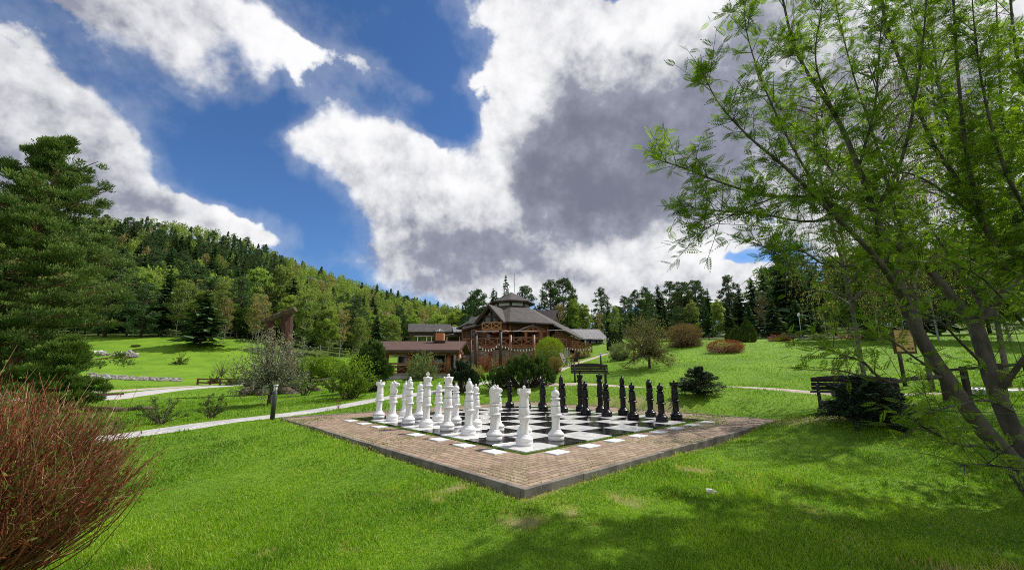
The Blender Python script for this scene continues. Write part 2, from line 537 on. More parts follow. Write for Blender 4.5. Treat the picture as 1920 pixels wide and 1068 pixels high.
_A = _phi(((TPA[:, None, :2] - TPA[None, :, :2]) ** 2).sum(-1))
_Q = np.concatenate([np.ones((len(TPA), 1)), TPA[:, :2]], 1)
_K = np.block([[_A - np.eye(len(TPA)) * 0.02, _Q], [_Q.T, np.zeros((3, 3))]])
_W = np.linalg.solve(_K, np.concatenate([TPA[:, 2], np.zeros(3)]))


def hraw(x, y):
    x = np.asarray(x, float); y = np.asarray(y, float)
    sh = x.shape
    x, y = x.ravel(), y.ravel()
    o = np.empty(len(x))
    for i in range(0, len(x), 20000):
        X, Yy = x[i:i + 20000], y[i:i + 20000]
        d = (X[:, None] - TPA[:, 0]) ** 2 + (Yy[:, None] - TPA[:, 1]) ** 2
        o[i:i + 20000] = _phi(d) @ _W[:-3] + _W[-3] + _W[-2] * X + _W[-1] * Yy
    return o.reshape(sh)


def H(x, y):
    """ground height; pressed down under the paved square"""
    x = np.asarray(x, float); y = np.asarray(y, float)
    z = hraw(x, y)
    sd, _, _ = rect_sd(x, y)
    k = np.clip((0.35 - sd) / 0.5, 0, 1)
    k = k * k * (3 - 2 * k)
    z = np.where(k > 0, z * (1 - k) + np.minimum(z, -0.02) * k, z)
    k2 = np.clip((-0.05 - sd) / 0.25, 0, 1)
    return z * (1 - k2) - 0.2 * k2


def Hz(x, y):
    return float(H(np.array([x]), np.array([y]))[0])


def G(px, py, Y):
    """a spot on the ground seen in column px, Y metres ahead"""
    p = P(px, py, Y)
    return Vector((p.x, p.y, Hz(p.x, p.y)))


# grass and soil colours on the ground sheet
def ground_mat():
    m = bpy.data.materials.new('lawn')
    m.use_nodes = True
    nt = m.node_tree
    nt.nodes.clear()
    o = N(nt, 'ShaderNodeTexCoord').outputs['Object']
    n1 = N(nt, 'ShaderNodeTexNoise', {'Vector': o, 'Scale': 0.35, 'Detail': 8.0, 'Roughness': 0.65}).outputs[0]
    n2 = N(nt, 'ShaderNodeTexNoise', {'Vector': o, 'Scale': 9.0, 'Detail': 6.0, 'Roughness': 0.7}).outputs[0]
    n3 = N(nt, 'ShaderNodeTexNoise', {'Vector': o, 'Scale': 70.0, 'Detail': 3.0, 'Roughness': 0.7}).outputs[0]
    f = M2(nt, 'ADD', M2(nt, 'MULTIPLY', n1, 0.5), M2(nt, 'MULTIPLY', n2, 0.5))
    c = mixc(nt, smooth(nt, f, 0.38, 0.62), (0.085, 0.185, 0.010), (0.180, 0.310, 0.018))
    c = mixc(nt, smooth(nt, n3, 0.45, 0.75, 0, 0.45), c, (0.26, 0.38, 0.040))
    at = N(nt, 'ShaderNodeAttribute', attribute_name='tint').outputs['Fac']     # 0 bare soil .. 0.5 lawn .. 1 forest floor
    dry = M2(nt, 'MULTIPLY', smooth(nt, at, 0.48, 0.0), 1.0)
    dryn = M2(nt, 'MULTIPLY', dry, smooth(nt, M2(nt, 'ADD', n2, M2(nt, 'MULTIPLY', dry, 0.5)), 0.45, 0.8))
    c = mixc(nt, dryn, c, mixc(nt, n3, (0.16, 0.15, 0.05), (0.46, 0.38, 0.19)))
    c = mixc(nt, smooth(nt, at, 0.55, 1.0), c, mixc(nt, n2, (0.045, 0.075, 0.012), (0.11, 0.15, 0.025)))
    bs = N(nt, 'ShaderNodeBsdfPrincipled', {'Base Color': c, 'Roughness': 0.85, 'Specular IOR Level': 0.15})
    b = N(nt, 'ShaderNodeBump', {'Strength': 0.9, 'Distance': 0.05, 'Height': M2(nt, 'ADD', n2, M2(nt, 'MULTIPLY', n3, 0.6))})
    nt.links.new(b.outputs[0], bs.inputs['Normal'])
    N(nt, 'ShaderNodeOutputMaterial', {'Surface': bs.outputs[0]})
    return m


DRY = []      # (x, y, radius) bare spots in the lawn
for (px, py, Y, r) in ((820, 905, 4.9, .20), (845, 885, 5.2, .2), (970, 948, 4.2, .22), (660, 975, 3.85, .08), (370, 1040, 3.2, .10), (265, 1015, 3.4, .12), (480, 1002, 3.6, .07), (1060, 940, 4.35, .18), (1180, 905, 4.9, .18), (1110, 965, 4.1, .10), (1530, 925, 4.6, .15), (1760, 1000, 3.4, .2), (1890, 1000, 3.3, .25), (1300, 850, 6.2, .3),
                       (1560, 790, 9.0, .5), (1500, 782, 9.4, .6), (1450, 772, 10.2, .5), (1240, 756, 13.6, .9), (1190, 748, 14.8, .9), (1130, 745, 15.5, .8), (1090, 752, 14.5, .6), (1300, 765, 12.5, .6), (1390, 775, 10.5, .4)):
    p = P(px, py, Y)
    DRY.append((p.x, p.y, r))


def bare(x, y):
    d = np.zeros_like(x)
    jx = x + 0.12 * fbm2(x, y, 5, 3, 5.0)
    jy = y + 0.12 * fbm2(x, y, 6, 3, 5.0)
    jn = fbm2(x, y, 8, 3, 9.0)
    for (a, b, r) in DRY:
        d = np.maximum(d, np.clip(1.25 - np.sqrt((jx - a) ** 2 + (jy - b) ** 2) / r, 0, 1) * np.clip(.8 + .5 * jn, .25, 1))
    sd, _, _ = rect_sd(x, y)
    sd = sd * S
    edge = np.clip(1 - sd / 0.16, 0, 1) * (sd > -0.1) * np.clip(0.75 + 0.55 * fbm2(x, y, 9, 3, 2.2), 0, 1)
    return np.maximum(d, edge * 0.8)


def axis(lim_a, lim_b, d0, grow):
    pos = [0.0]
    d = d0
    while pos[-1] < lim_b:
        pos.append(pos[-1] + d); d *= grow
    neg = [0.0]
    d = d0
    while neg[-1] > lim_a:
        neg.append(neg[-1] - d); d *= grow
    return np.array(neg[:0:-1] + pos)


def smoothstep(a, b, x):
    t = np.clip((x - a) / (b - a), 0, 1)
    return t * t * (3 - 2 * t)


FOREST_EDGE = [P(px, 640, Y) for (px, Y) in ((-800, 78), (150, 80), (330, 80), (480, 80), (560, 72), (640, 78), (720, 92), (860, 100), (1000, 82), (1150, 74), (1300, 60), (1450, 52), (1600, 45), (2400, 40))]
_fx = np.array([math.atan2(p.x, p.y) for p in FOREST_EDGE])
_fy = np.array([p.y for p in FOREST_EDGE])


def forest_edge(x, y):
    return np.interp(np.arctan2(x, np.maximum(y, 1e-3)), _fx, _fy)


gx = axis(-950, 950, 0.11, 1.032)
gy = axis(-6, 1300, 0.11, 1.022)
gy = np.concatenate([[-300, -120, -60, -30, -15], gy + 0.0])
GX, GY = np.meshgrid(gx, gy)
GZ = H(GX, GY)
near = np.exp(-((GX / 14) ** 2 + (GY / 20) ** 2))
GZ = GZ + 0.015 * fbm2(GX, GY, 3, 3, 2.0) * np.clip(rect_sd(GX, GY)[0] * 2, 0, 1) * near
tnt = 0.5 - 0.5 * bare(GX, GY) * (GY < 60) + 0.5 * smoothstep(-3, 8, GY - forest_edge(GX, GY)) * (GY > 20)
nx, ny = len(gx), len(gy)
ii = (np.arange(ny - 1)[:, None] * nx + np.arange(nx - 1)[None]).ravel()
mb = MB().add(np.stack([GX, GY, GZ], -1).reshape(-1, 3), np.stack([ii, ii + 1, ii + nx + 1, ii + nx], -1), 0, True, tnt.ravel())
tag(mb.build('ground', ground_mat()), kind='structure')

# distant hill in the valley gap
hx = np.linspace(-420, 300, 90)
hy = np.linspace(0, 1, 14)
HX, HT = np.meshgrid(hx, hy)
top = np.interp(HX, [-420, -190, -160, -130, -100, -60, 300], [120, 150, 158, 160, 158, 150, 90])
HZ = 20 + (top - 20) * np.sin(HT * math.pi / 2) + HT * 3.2 * np.random.default_rng(4).normal(size=HX.shape)
mb = MB()
ii = (np.arange(13)[:, None] * 90 + np.arange(89)[None]).ravel()
mb.add(np.stack([HX, 1080 + 150 * HT, HZ], -1).reshape(-1, 3), np.stack([ii, ii + 1, ii + 91, ii + 90], -1), 0, False)
tag(mb.build('distant_hill', mat('far_forest', (.018, .03, .022), (.04, .055, .04), scale=0.2)), kind='structure')


# ------------------------------------------------------------------ paths
def catmull(pts, m=10):
    pts = [np.array(p, float) for p in pts]
    pts = [2 * pts[0] - pts[1]] + pts + [2 * pts[-1] - pts[-2]]
    o = []
    for i in range(1, len(pts) - 2):
        a, b, c, d = pts[i - 1:i + 3]
        for t in np.linspace(0, 1, m, endpoint=False):
            o.append(0.5 * (2 * b + (c - a) * t + (2 * a - 5 * b + 4 * c - d) * t * t + (3 * b - a - 3 * c + d) * t ** 3))
    o.append(pts[-2])
    return np.array(o)


PATHS = []


def ribbon(name, ctrl, width, m, lift=0.03, rag=0.0, seed=1, cross=6):
    c = catmull([(p[0], p[1], wd) for p, wd in zip(ctrl, width)], 14)
    T = np.gradient(c[:, :2], axis=0)
    T /= np.linalg.norm(T, axis=1)[:, None]
    Nn = np.stack([-T[:, 1], T[:, 0]], 1)
    r = np.random.default_rng(seed)
    V = []
    for s in np.linspace(-1, 1, cross):
        wd = c[:, 2] / 2 * s
        if rag and abs(s) == 1:
            wd = wd * (1 + rag * (r.random(len(c)) - 0.6))
        xy = c[:, :2] + Nn * wd[:, None]
        z = H(xy[:, 0], xy[:, 1]) + lift - (0.05 if abs(s) == 1 else 0)
        V.append(np.concatenate([xy, z[:, None]], 1))
    V = np.stack(V, 1)
    k = len(c)
    ii = (np.arange(k - 1)[:, None] * cross + np.arange(cross - 1)[None]).ravel()
    o = MB().add(V.reshape(-1, 3), np.stack([ii, ii + 1, ii + cross + 1, ii + cross], -1), 0, True).build(name, m)
    tag(o, kind='structure')
    PATHS.append(c)
    return o


def on_path(x, y, pad=0.0):
    h = np.zeros(x.shape, bool)
    for c in PATHS:
        lo, hi = c[:, :2].min(0) - c[:, 2].max(), c[:, :2].max(0) + c[:, 2].max()
        idx = np.where((x > lo[0]) & (x < hi[0]) & (y > lo[1]) & (y < hi[1]))[0]
        if not len(idx):
            continue
        xy = np.stack([x[idx], y[idx]], 1)
        best = np.full(len(idx), 1e9)
        for a, b in zip(c[:-1], c[1:]):
            d = b[:2] - a[:2]
            t = np.clip(((xy - a[:2]) @ d) / (d @ d + 1e-9), 0, 1)
            dist = np.linalg.norm(xy - a[:2] - t[:, None] * d, axis=1) - (a[2] + (b[2] - a[2]) * t) / 2
            best = np.minimum(best, dist)
        h[idx] |= best < pad
    return h


paver = brickmat('grey_pavers', (.42, .40, .385), (.50, .48, .46), (.30, .29, .27), .2, .1, .008, rot=0.5)
dirtpath = mat('dirt_path', (.34, .27, .20), (.50, .42, .33), scale=3, rough=0.9, bump=0.01, bscale=40)
road = mat('pale_road', (.42, .39, .38), (.50, .47, .455), scale=2, rough=0.85, bump=0.004, bscale=60)
pp = lambda px, py, Y: tuple(P(px, py, Y))
ribbon('garden_path', [pp(-60, 870, 8.0), pp(230, 822, 9.4), pp(400, 795, 11.1), pp(520, 777, 12.7), pp(640, 760, 15.2), pp(720, 748, 17.4), pp(830, 733, 20), pp(905, 718, 24), pp(960, 716, 24.5)], [1.0, 1.0, 1.0, 1.0, 1.05, 1.1, 1.1, 1.2, 1.2], paver)
ribbon('dirt_path', [pp(960, 716, 22.5), pp(1040, 721, 19.4), pp(1130, 724, 18.3), pp(1250, 727, 17.4), pp(1400, 731, 15.8), pp(1500, 734, 14.5), pp(1690, 741, 12.0), pp(1860, 745, 10.6), pp(2200, 750, 9.5)], [.8, .8, .7, .7, .65, .6, .55, .6, .7], dirtpath, rag=.25)
ribbon('road', [pp(-300, 772, 20.5), pp(150, 754, 26), pp(230, 745, 29), pp(330, 731, 35), pp(420, 723, 41), pp(480, 716, 47), pp(600, 708, 55), pp(760, 703, 62)], [2.6, 2.6, 2.6, 2.7, 2.8, 2.8, 2.6, 2.4], road)
ribbon('gravel_path', [pp(1010, 708, 24), pp(1050, 697, 29), pp(1090, 684, 36), pp(1130, 673, 42), pp(1160, 666, 46), pp(1200, 655, 52)], [.9, .9, 1, 1, 1, 1], dirtpath, rag=.2)
ribbon('gravel_verge', [pp(155, 740, 30.5), pp(230, 733, 33), pp(330, 722, 38.5), pp(400, 718, 43)], [2.6, 2.6, 2.0, .6], dirtpath, lift=.02, rag=.4)

# ------------------------------------------------------------------ paved square, kerb, chessboard
def board_obj(o, z=0.0):
    """objects built in board axes (u, v in metres) placed on the paved square"""
    o.location = (BO[0], BO[1], z)
    o.rotation_euler = (0, 0, BROT)
    return o


brick_a = brickmat('red_brick_paving', (.235, .145, .098), (.36, .245, .175), (.07, .07, .03), .2, .1, .008, rot=0.0, moss=(.085, .13, .02), bump=.006)
brick_b = brickmat('red_brick_paving_turned', (.235, .145, .098), (.36, .245, .175), (.07, .07, .03), .2, .1, .008, rot=math.pi / 2, moss=(.085, .13, .02), bump=.006)
a0, a1 = (K0 + .09) * S, (K1 - .09) * S
e0, e1 = -.17 * S, 8.17 * S
mb = MB()
mb.add([(a0, a0, 0), (a1, a0, 0), (a1, a1, 0), (a0, a1, 0), (e0, e0, 0), (e1, e0, 0), (e1, e1, 0), (e0, e1, 0)],
       [(0, 1, 5, 4), (2, 3, 7, 6)], 0)
mb.add([(a0, a0, 0), (a1, a0, 0), (a1, a1, 0), (a0, a1, 0), (e0, e0, 0), (e1, e0, 0), (e1, e1, 0), (e0, e1, 0)],
       [(1, 2, 6, 5), (3, 0, 4, 7)], 1)
mb.add([(e0, e0, -.012), (e1, e0, -.012), (e1, e1, -.012), (e0, e1, -.012)], [(0, 1, 2, 3)], 2)
soil = mat('joint_soil', (.05, .07, .015), (.12, .11, .05), scale=30, rough=0.95, bump=.01)
tag(board_obj(mb.build('paved_square', [brick_a, brick_b, soil])), kind='structure')

kerbm = mat('kerb_concrete', (.10, .088, .074), (.235, .21, .18), scale=3.5, rough=.9, bump=.004, bscale=45, detail=9)
rk = np.random.default_rng(7)
mb = MB()
o0, o1, kw = K0 * S, K1 * S, .062
for side in range(4):
    L0 = o0 + (0.0 if side % 2 == 0 else kw)
    L1 = o1 - (0.0 if side % 2 == 0 else kw)
    nseg = 9
    ln = (L1 - L0) / nseg
    for k in range(nseg):
        c = L0 + (k + .5) * ln
        j = rk.normal() * .003
        zt = .018 + rk.normal() * .004
        s = ln - .006
        w2 = o0 + kw / 2 + j if side in (0, 3) else o1 - kw / 2 + j
        V = (c, w2, zt / 2 - .15) if side % 2 == 0 else (w2, c, zt / 2 - .15)
        sz = (s, kw, zt + .30) if side % 2 == 0 else (kw, s, zt + .30)
        mb.box(V, sz)
kerb = board_obj(mb.build('kerb', kerbm))
tag(kerb, kind='structure')
bv = kerb.modifiers.new('bevel', 'BEVEL'); bv.width = .007; bv.segments = 2


def tile_mat(name, c1, c2, rough, scale):
    m = mat(name, c1, c2, scale=scale, rough=rough, spec=.5)
    nt = m.node_tree
    bs = next(n for n in nt.nodes if n.type == 'BSDF_PRINCIPLED')
    tcn = N(nt, 'ShaderNodeTexCoord').outputs['Object']
    nz = N(nt, 'ShaderNodeTexNoise', {'Vector': tcn, 'Scale': 4.0, 'Detail': 8.0, 'Roughness': .7}).outputs[0]
    r = smooth(nt, nz, .35, .75, rough, rough + .22)
    nt.links.new(r, bs.inputs['Roughness'])
    return m


tw = tile_mat('white_tile', (.60, .585, .56), (.72, .71, .69), .14, 5)
tb = tile_mat('black_tile', (.006, .006, .007), (.022, .021, .022), .06, 6)
mb = MB()
for i in range(8):
    for j in range(8):
        mb.box(((i + .5) * S, (j + .5) * S, .004), (S - .004, S - .004, .024), 0, (i + j) % 2)
bd = board_obj(mb.build('chessboard', [tw, tb]), .0)
bv = bd.modifiers.new('bevel', 'BEVEL'); bv.width = .002; bv.segments = 1
tag(bd, 'giant outdoor chessboard of polished black and white tiles in the brick square', 'chessboard')
BZ = .016

plate_m = mat('white_plate', (.62, .62, .61), (.76, .76, .75), scale=5, rough=.45, bump=.001)
mb = MB().box((0, 0, .006), (.345, .25, .026))
plate0 = mb.build('edge_plate', plate_m)
bv = plate0.modifiers.new('bevel', 'BEVEL'); bv.width = .004; bv.segments = 1
ordn = ['first', 'second', 'third', 'fourth', 'fifth', 'sixth', 'seventh', 'eighth']
first = True
for side in (0, 1):
    for k in range(8):
        if side == 1 and k == 4:
            continue
        o = plate0 if first else plate0.copy()
        if not first:
            COL.objects.link(o)
        first = False
        j = rk.normal(size=3) * .012
        p = bxy(k + .46 + j[0], -.44 + j[1]) if side == 0 else bxy(-.43 + j[1], k + .46 + j[0])
        o.location = (p[0], p[1], 0.0)
        o.rotation_euler = (0, 0, BROT + (0 if side == 0 else math.pi / 2) + j[2])
        nm = ordn[k] if side == 0 or k < 4 else ordn[k - 1]
        tag(o, f"white square plate in the brick paving, {nm} along the board's {'right' if side == 0 else 'left'} edge", 'paving plate', 'white plates set in the paving around the chessboard')

# ------------------------------------------------------------------ chess pieces
wp = mat('white_piece', (.70, .69, .68), (.78, .77, .76), scale=3, rough=.38, spec=.45, bump=.0012, bscale=14)
def scuff(m, dirt, amt):
    nt = m.node_tree
    bs = next(n for n in nt.nodes if n.type == 'BSDF_PRINCIPLED')
    src = bs.inputs['Base Color'].links[0].from_socket
    o = N(nt, 'ShaderNodeTexCoord').outputs['Object']
    mp = N(nt, 'ShaderNodeMapping', {'Vector': o, 'Scale': (1, 1, .35)}).outputs[0]
    nz = N(nt, 'ShaderNodeTexNoise', {'Vector': mp, 'Scale': 9.0, 'Detail': 9.0, 'Roughness': .72}).outputs[0]
    z = N(nt, 'ShaderNodeSeparateXYZ', {0: o}).outputs[2]
    f = M2(nt, 'ADD', smooth(nt, nz, .54, .74, 0, amt), smooth(nt, M2(nt, 'ADD', z, M2(nt, 'MULTIPLY', nz, .06)), .085, .02, 0, amt * .8), clamp=True)
    nt.links.new(mixc(nt, f, src, dirt), bs.inputs['Base Color'])


scuff(wp, (.40, .37, .32), .26)
bp = mat('black_piece', (.004, .0035, .0035), (.010, .009, .0085), scale=4, rough=.30, spec=.28, bump=.0012, bscale=14)


def rnd_edge(z, r0, r1, n=5):
    return [(r0 + (r1 - r0) * math.sin(t), z + 0) for t in np.linspace(0, math.pi, n)]


def torus_prof(zc, h, r_in, r_out):
    return [(r_in + (r_out - r_in) * math.sin(t) ** .7, zc - h / 2 * math.cos(t)) for t in np.linspace(0, math.pi, 9)]


def base_prof(R, h, rc):
    return [(0.001, 0), (R * .95, 0), (R * .975, .006), (R * .975, h * .34), (R * .93, h * .36), (R * .93, h * .40), (R * .98, h * .43), (R, h * .52), (R * .97, h * .62), (R * .88, h * .70), (R * .76, h * .78), (R * .67, h * .86), (R * .63, h * .93), (rc * 1.08, h)]


def column_prof(z0, z1, r0, zc, rcol):
    """fluted-less shaft, ring collar, drum up to the joint"""
    return [(r0 * 1.08, z0), (r0 * 1.0, z0 + .012), (r0 * .97, (z0 + zc) / 2), (r0 * 1.0, zc - .035)] + torus_prof(zc, .048, r0 * 1.04, rcol) + [(r0 * 1.12, zc + .03), (r0 * 1.16, zc + .045), (r0 * 1.16, z1 - .012), (r0 * 1.10, z1 - .004), (r0 * 1.02, z1)]


def knight_head(z0, ht):
    """horse head: side outline lofted across its thickness"""
    pts = [(-.075, 0), (.085, 0), (.098, .05), (.095, .10), (.070, .15), (.045, .185), (.035, .215), (.060, .235), (.105, .225), (.135, .228), (.148, .25), (.150, .275), (.140, .30),
           (.085, .325), (.030, .352), (.012, .385), (-.012, .362), (-.050, .345), (-.085, .31), (-.098, .25), (-.088, .17), (-.080, .08)]
    pts = np.array(pts) * np.array([1.0, ht / .385])
    n = len(pts)
    cen = np.array([.0, ht * .5])
    V = []
    for (y, k) in ((-.072, .80), (-.062, .93), (-.035, 1.0), (0, 1.02), (.035, 1.0), (.062, .93), (.072, .80)):
        q = cen + (pts - cen) * k
        yy = np.full(n, y)
        nose = np.clip((pts[:, 0] - .02) / .12, 0, 1) * (pts[:, 1] > ht * .5)
        yy = yy * (1 - .38 * nose) * np.where(pts[:, 1] > ht * .93, .55, 1)
        V.append(np.stack([q[:, 0], yy, q[:, 1] + z0], 1))
    V = np.concatenate(V)
    Fq = []
    for l in range(6):
        for i in range(n):
            Fq.append((l * n + i, l * n + (i + 1) % n, (l + 1) * n + (i + 1) % n, (l + 1) * n + i))
    mb = MB()
    mb.add(V, Fq, 0, False)
    mb.f.append((np.array([list(range(n))[::-1]]), 0, False))
    mb.f.append((np.array([list(range(n))]) + 6 * n, 0, False))
    for s in (-1, 1):   # eyes, cheek plates and ears
        mb.lathe([(.001, -.006), (.013, -.004), (.013, .004), (.001, .006)], (.062, s * .058, z0 + ht * .755), 10)
        mb.prism([(-.02, s * .066, z0 + .06), (.085, s * .060, z0 + .03), (.092, s * .060, z0 + .11), (.03, s * .066, z0 + .20), (-.02, s * .066, z0 + .19)], (0, s * .014, 0))
        mb.prism([(-.03, s * .045, z0 + ht * .9), (.02, s * .045, z0 + ht * .92), (.0, s * .03, z0 + ht * 1.03)], (0, -s * .022, 0))
    return mb


def make_piece(kind, m, name, label, group):
    root = empty(name, (0, 0, 0), label, 'chess piece', group)
    Hh = {'pawn': .905, 'rook': .955, 'knight': 1.0, 'bishop': 1.085, 'queen': 1.15, 'king': 1.20}[kind]
    big = kind in ('queen', 'king', 'bishop')
    R = .152 if not big else .158
    rc = .078
    hb = .185
    zc = {'pawn': .44, 'rook': .46, 'knight': .455, 'bishop': .47, 'queen': .475, 'king': .475}[kind]
    zs = {'pawn': .60, 'rook': .635, 'knight': .60, 'bishop': .64, 'queen': .66, 'king': .66}[kind]
    MB().lathe(base_prof(R, hb, rc)).build('base', m, root)
    MB().lathe(column_prof(hb, zs, rc, zc, .118)).build('column', m, root)
    z = zs
    mb = MB()
    ball = lambda zc_, r: [(max(.001, r * math.sin(t)), zc_ - r * math.cos(t)) for t in np.linspace(0.02, math.pi - .02, 14)]
    if kind == 'pawn':
        mb.lathe([(.088, z + .004), (.088, z + .02), (.083, z + .06), (.066, z + .115)] + torus_prof(z + .132, .034, .066, .096) + [(.06, z + .152)])
        mb.lathe(ball(z + .218, .079), n=28)
        mb.build('head', m, root)
        MB().lathe([(.02, z + .285)] + ball(z + .318, .026)[3:], n=16).build('finial', m, root)
    elif kind == 'rook':
        mb.lathe([(.088, z + .004), (.088, z + .03), (.080, z + .10), (.074, z + .175), (.078, z + .19), (.112, z + .215), (.117, z + .225), (.117, z + .268), (.108, z + .268), (.095, z + .262), (.094, z + .24), (.001, z + .24)], cap=False)
        for k in range(6):
            a0_, a1_ = k * math.pi / 3 + .13, (k + 1) * math.pi / 3 - .13
            arc = np.linspace(a0_, a1_, 7)
            V = [(r * math.cos(a), r * math.sin(a), zz) for zz in (z + .266, z + .305) for r in (.096, .117) for a in arc]
            q = lambda i, j, kk: i * 14 + j * 7 + kk
            Fq = []
            for t in range(6):
                Fq += [(q(0, 1, t), q(0, 1, t + 1), q(1, 1, t + 1), q(1, 1, t)), (q(0, 0, t + 1), q(0, 0, t), q(1, 0, t), q(1, 0, t + 1)), (q(1, 0, t), q(1, 1, t), q(1, 1, t + 1), q(1, 0, t + 1))]
            Fq += [(q(0, 0, 0), q(0, 1, 0), q(1, 1, 0), q(1, 0, 0)), (q(0, 1, 6), q(0, 0, 6), q(1, 0, 6), q(1, 1, 6))]
            mb.add(V, Fq)
        mb.build('turret', m, root)
        MB().lathe([(.018, z + .24), (.016, z + .31)] + ball(z + .335, .026)[3:], n=16).build('finial', m, root)
    elif kind == 'knight':
        mb.lathe([(.088, z + .004), (.092, z + .03), (.085, z + .045), (.06, z + .05)])
        mb.build('neck_ring', m, root)
        k = knight_head(z + .045, .345).build('horse_head', m, root)
        bv = k.modifiers.new('bevel', 'BEVEL'); bv.width = .006; bv.segments = 2; bv.limit_method = 'ANGLE'
    elif kind == 'bishop':
        mb.lathe([(.088, z + .004), (.088, z + .03), (.080, z + .08), (.064, z + .16)] + torus_prof(z + .178, .036, .064, .098) + [(.06, z + .20)])
        mb.build('neck', m, root)
        prof = [(.058, z + .20), (.068, z + .23), (.074, z + .27), (.072, z + .31), (.060, z + .355), (.042, z + .39), (.024, z + .408), (.001, z + .412)]
        pz = np.array(prof)
        zz = np.linspace(pz[0, 1], pz[-1, 1], 44)
        rr = np.interp(zz, pz[:, 1], pz[:, 0])
        hb_ = MB().lathe(np.stack([rr, zz], 1), n=48)
        V, t = hb_.v[0]
        d = (V[:, 2] - (z + .30)) - V[:, 0] * .95          # slanting mitre cut
        cut = (np.abs(d) < .022) & (V[:, 0] > .005)
        V[cut, 0] = .005
        hb_.v[0] = (V, t)
        hb_.f = [(f, mi, False) if f.shape[1] == 4 else (f, mi, s) for f, mi, s in hb_.f]
        hb_.build('mitre_head', m, root)
        MB().lathe(ball(z + .428, .026), n=16).build('finial', m, root)
    else:
        mb.lathe([(.088, z + .004), (.088, z + .03), (.080, z + .10), (.070, z + .19), (.068, z + .225)] + torus_prof(z + .245, .042, .07, .118) + torus_prof(z + .285, .03, .07, .094) + [(.07, z + .302)])
        mb.build('neck', m, root)
        zt = z + (.43 if kind == 'king' else .44)
        cr_ = MB().lathe([(.072, z + .300), (.076, z + .32), (.090, z + .37), (.108, zt), (.103, zt + .005), (.090, zt - .004), (.07, zt - .002), (.04, zt + .02), (.001, zt + .03)], cap=False, n=48)
        if kind == 'queen':
            V, t = cr_.v[0]
            r = np.hypot(V[:, 0], V[:, 1])
            a = np.arctan2(V[:, 1], V[:, 0])
            top_ = (r > .085) & (V[:, 2] > zt - .01)
            V[top_, 2] += .012 * np.cos(a[top_] * 8)
            cr_.v[0] = (V, t)
        cr_.build('crown', m, root)
        if kind == 'queen':
            MB().lathe(ball(zt + .05, .03), n=16).build('finial', m, root)
        else:
            c = MB()
            zc_ = zt + .025
            c.prism([(-.018, -.012, zc_), (.018, -.012, zc_), (.012, -.012, zc_ + .035), (.04, -.012, zc_ + .025), (.04, -.012, zc_ + .075), (.012, -.012, zc_ + .062), (.018, -.012, zc_ + .10), (-.018, -.012, zc_ + .10), (-.012, -.012, zc_ + .062), (-.04, -.012, zc_ + .075), (-.04, -.012, zc_ + .025), (-.012, -.012, zc_ + .035)], (0, .024, 0))
            cc = c.build('cross', m, root)
            cc.rotation_euler = (0, 0, -BROT)
    return root


back = ['rook', 'knight', 'bishop', 'queen', 'king', 'bishop', 'knight', 'rook']
where_w = ['at the near corner of the chessboard', 'beside the near white rook', 'between the near white knight and the white queen', 'with a ball on its crown beside the taller cross-topped king', 'topped with a cross, tallest of the white pieces', 'between the white king and the far white knight', 'facing right beside the far white rook', 'at the far left corner of the chessboard']
where_b = ['at the right-hand corner of the chessboard', 'beside the right-hand black rook', 'between the right-hand black knight and the black queen', 'with a wide flared crown in front of the bench', 'topped with a cross under the left end of the bench', 'left of the black king beside the far pine bush', 'facing left in front of the mountain pine', 'at the farthest corner of the chessboard']
pawn_w = ['beside the near white rook, nearest of the white pawns', 'mostly hidden behind the near white rook', 'half hidden behind the near white knight', 'right of the near white bishop', 'between the white queen and the near white bishop', 'between the white king and queen', 'between the far white bishop and the white king', 'mostly hidden behind the far white bishop']
pawn_b = ['nearest the right-hand black rook', 'left of the right-hand black knight', 'between the black queen and the right-hand black bishop', 'between the black king and queen', 'in front of the left-hand black bishop', 'in front of the left-hand black knight', 'in front of the farthest black rook', 'standing alone left of the farthest black rook']
protos = {}
jit = {(0, 0): (-2, 0)}
rj = np.random.default_rng(12)
for colr, m, urow, prow in (('white', wp, 0, 1), ('black', bp, 7, 6)):
    for k in range(8):
        for kind, u in ((back[k], urow), ('pawn', prow)):
            if kind == 'pawn':
                wd = (pawn_w if colr == 'white' else pawn_b)[k]
            else:
                wd = (where_w if colr == 'white' else where_b)[k]
            label = f'glossy {colr} chess {kind} ' + wd
            key = (colr, kind)
            name = f'chess_{kind}'
            if key not in protos:
                o = protos[key] = make_piece(kind, m, name, label, f'{colr} giant chess pieces')
            else:
                o = copy_tree(protos[key])
                o['label'] = label
            j = rj.normal(size=2) * .03
            p = bxy(u + .5 + j[0], k + .5 + j[1])
            o.location = (p[0], p[1], BZ)
            ang = BROT if colr == 'white' else BROT + math.pi
            if kind == 'knight':
                if colr == 'black' and k == 1:
                    ang = math.radians(-97)
                if colr == 'white':
                    ang = math.radians(8 if k == 6 else 20)
                if colr == 'black' and k == 6:
                    ang = math.radians(190)
            elif kind == 'bishop':
                ang = math.radians({('white', 2): 165, ('white', 5): 10}.get((colr, k), 40))
            elif kind != 'king' and kind != 'rook':
                ang = rj.random() * 6.28
            o.rotation_euler = (0, 0, ang)

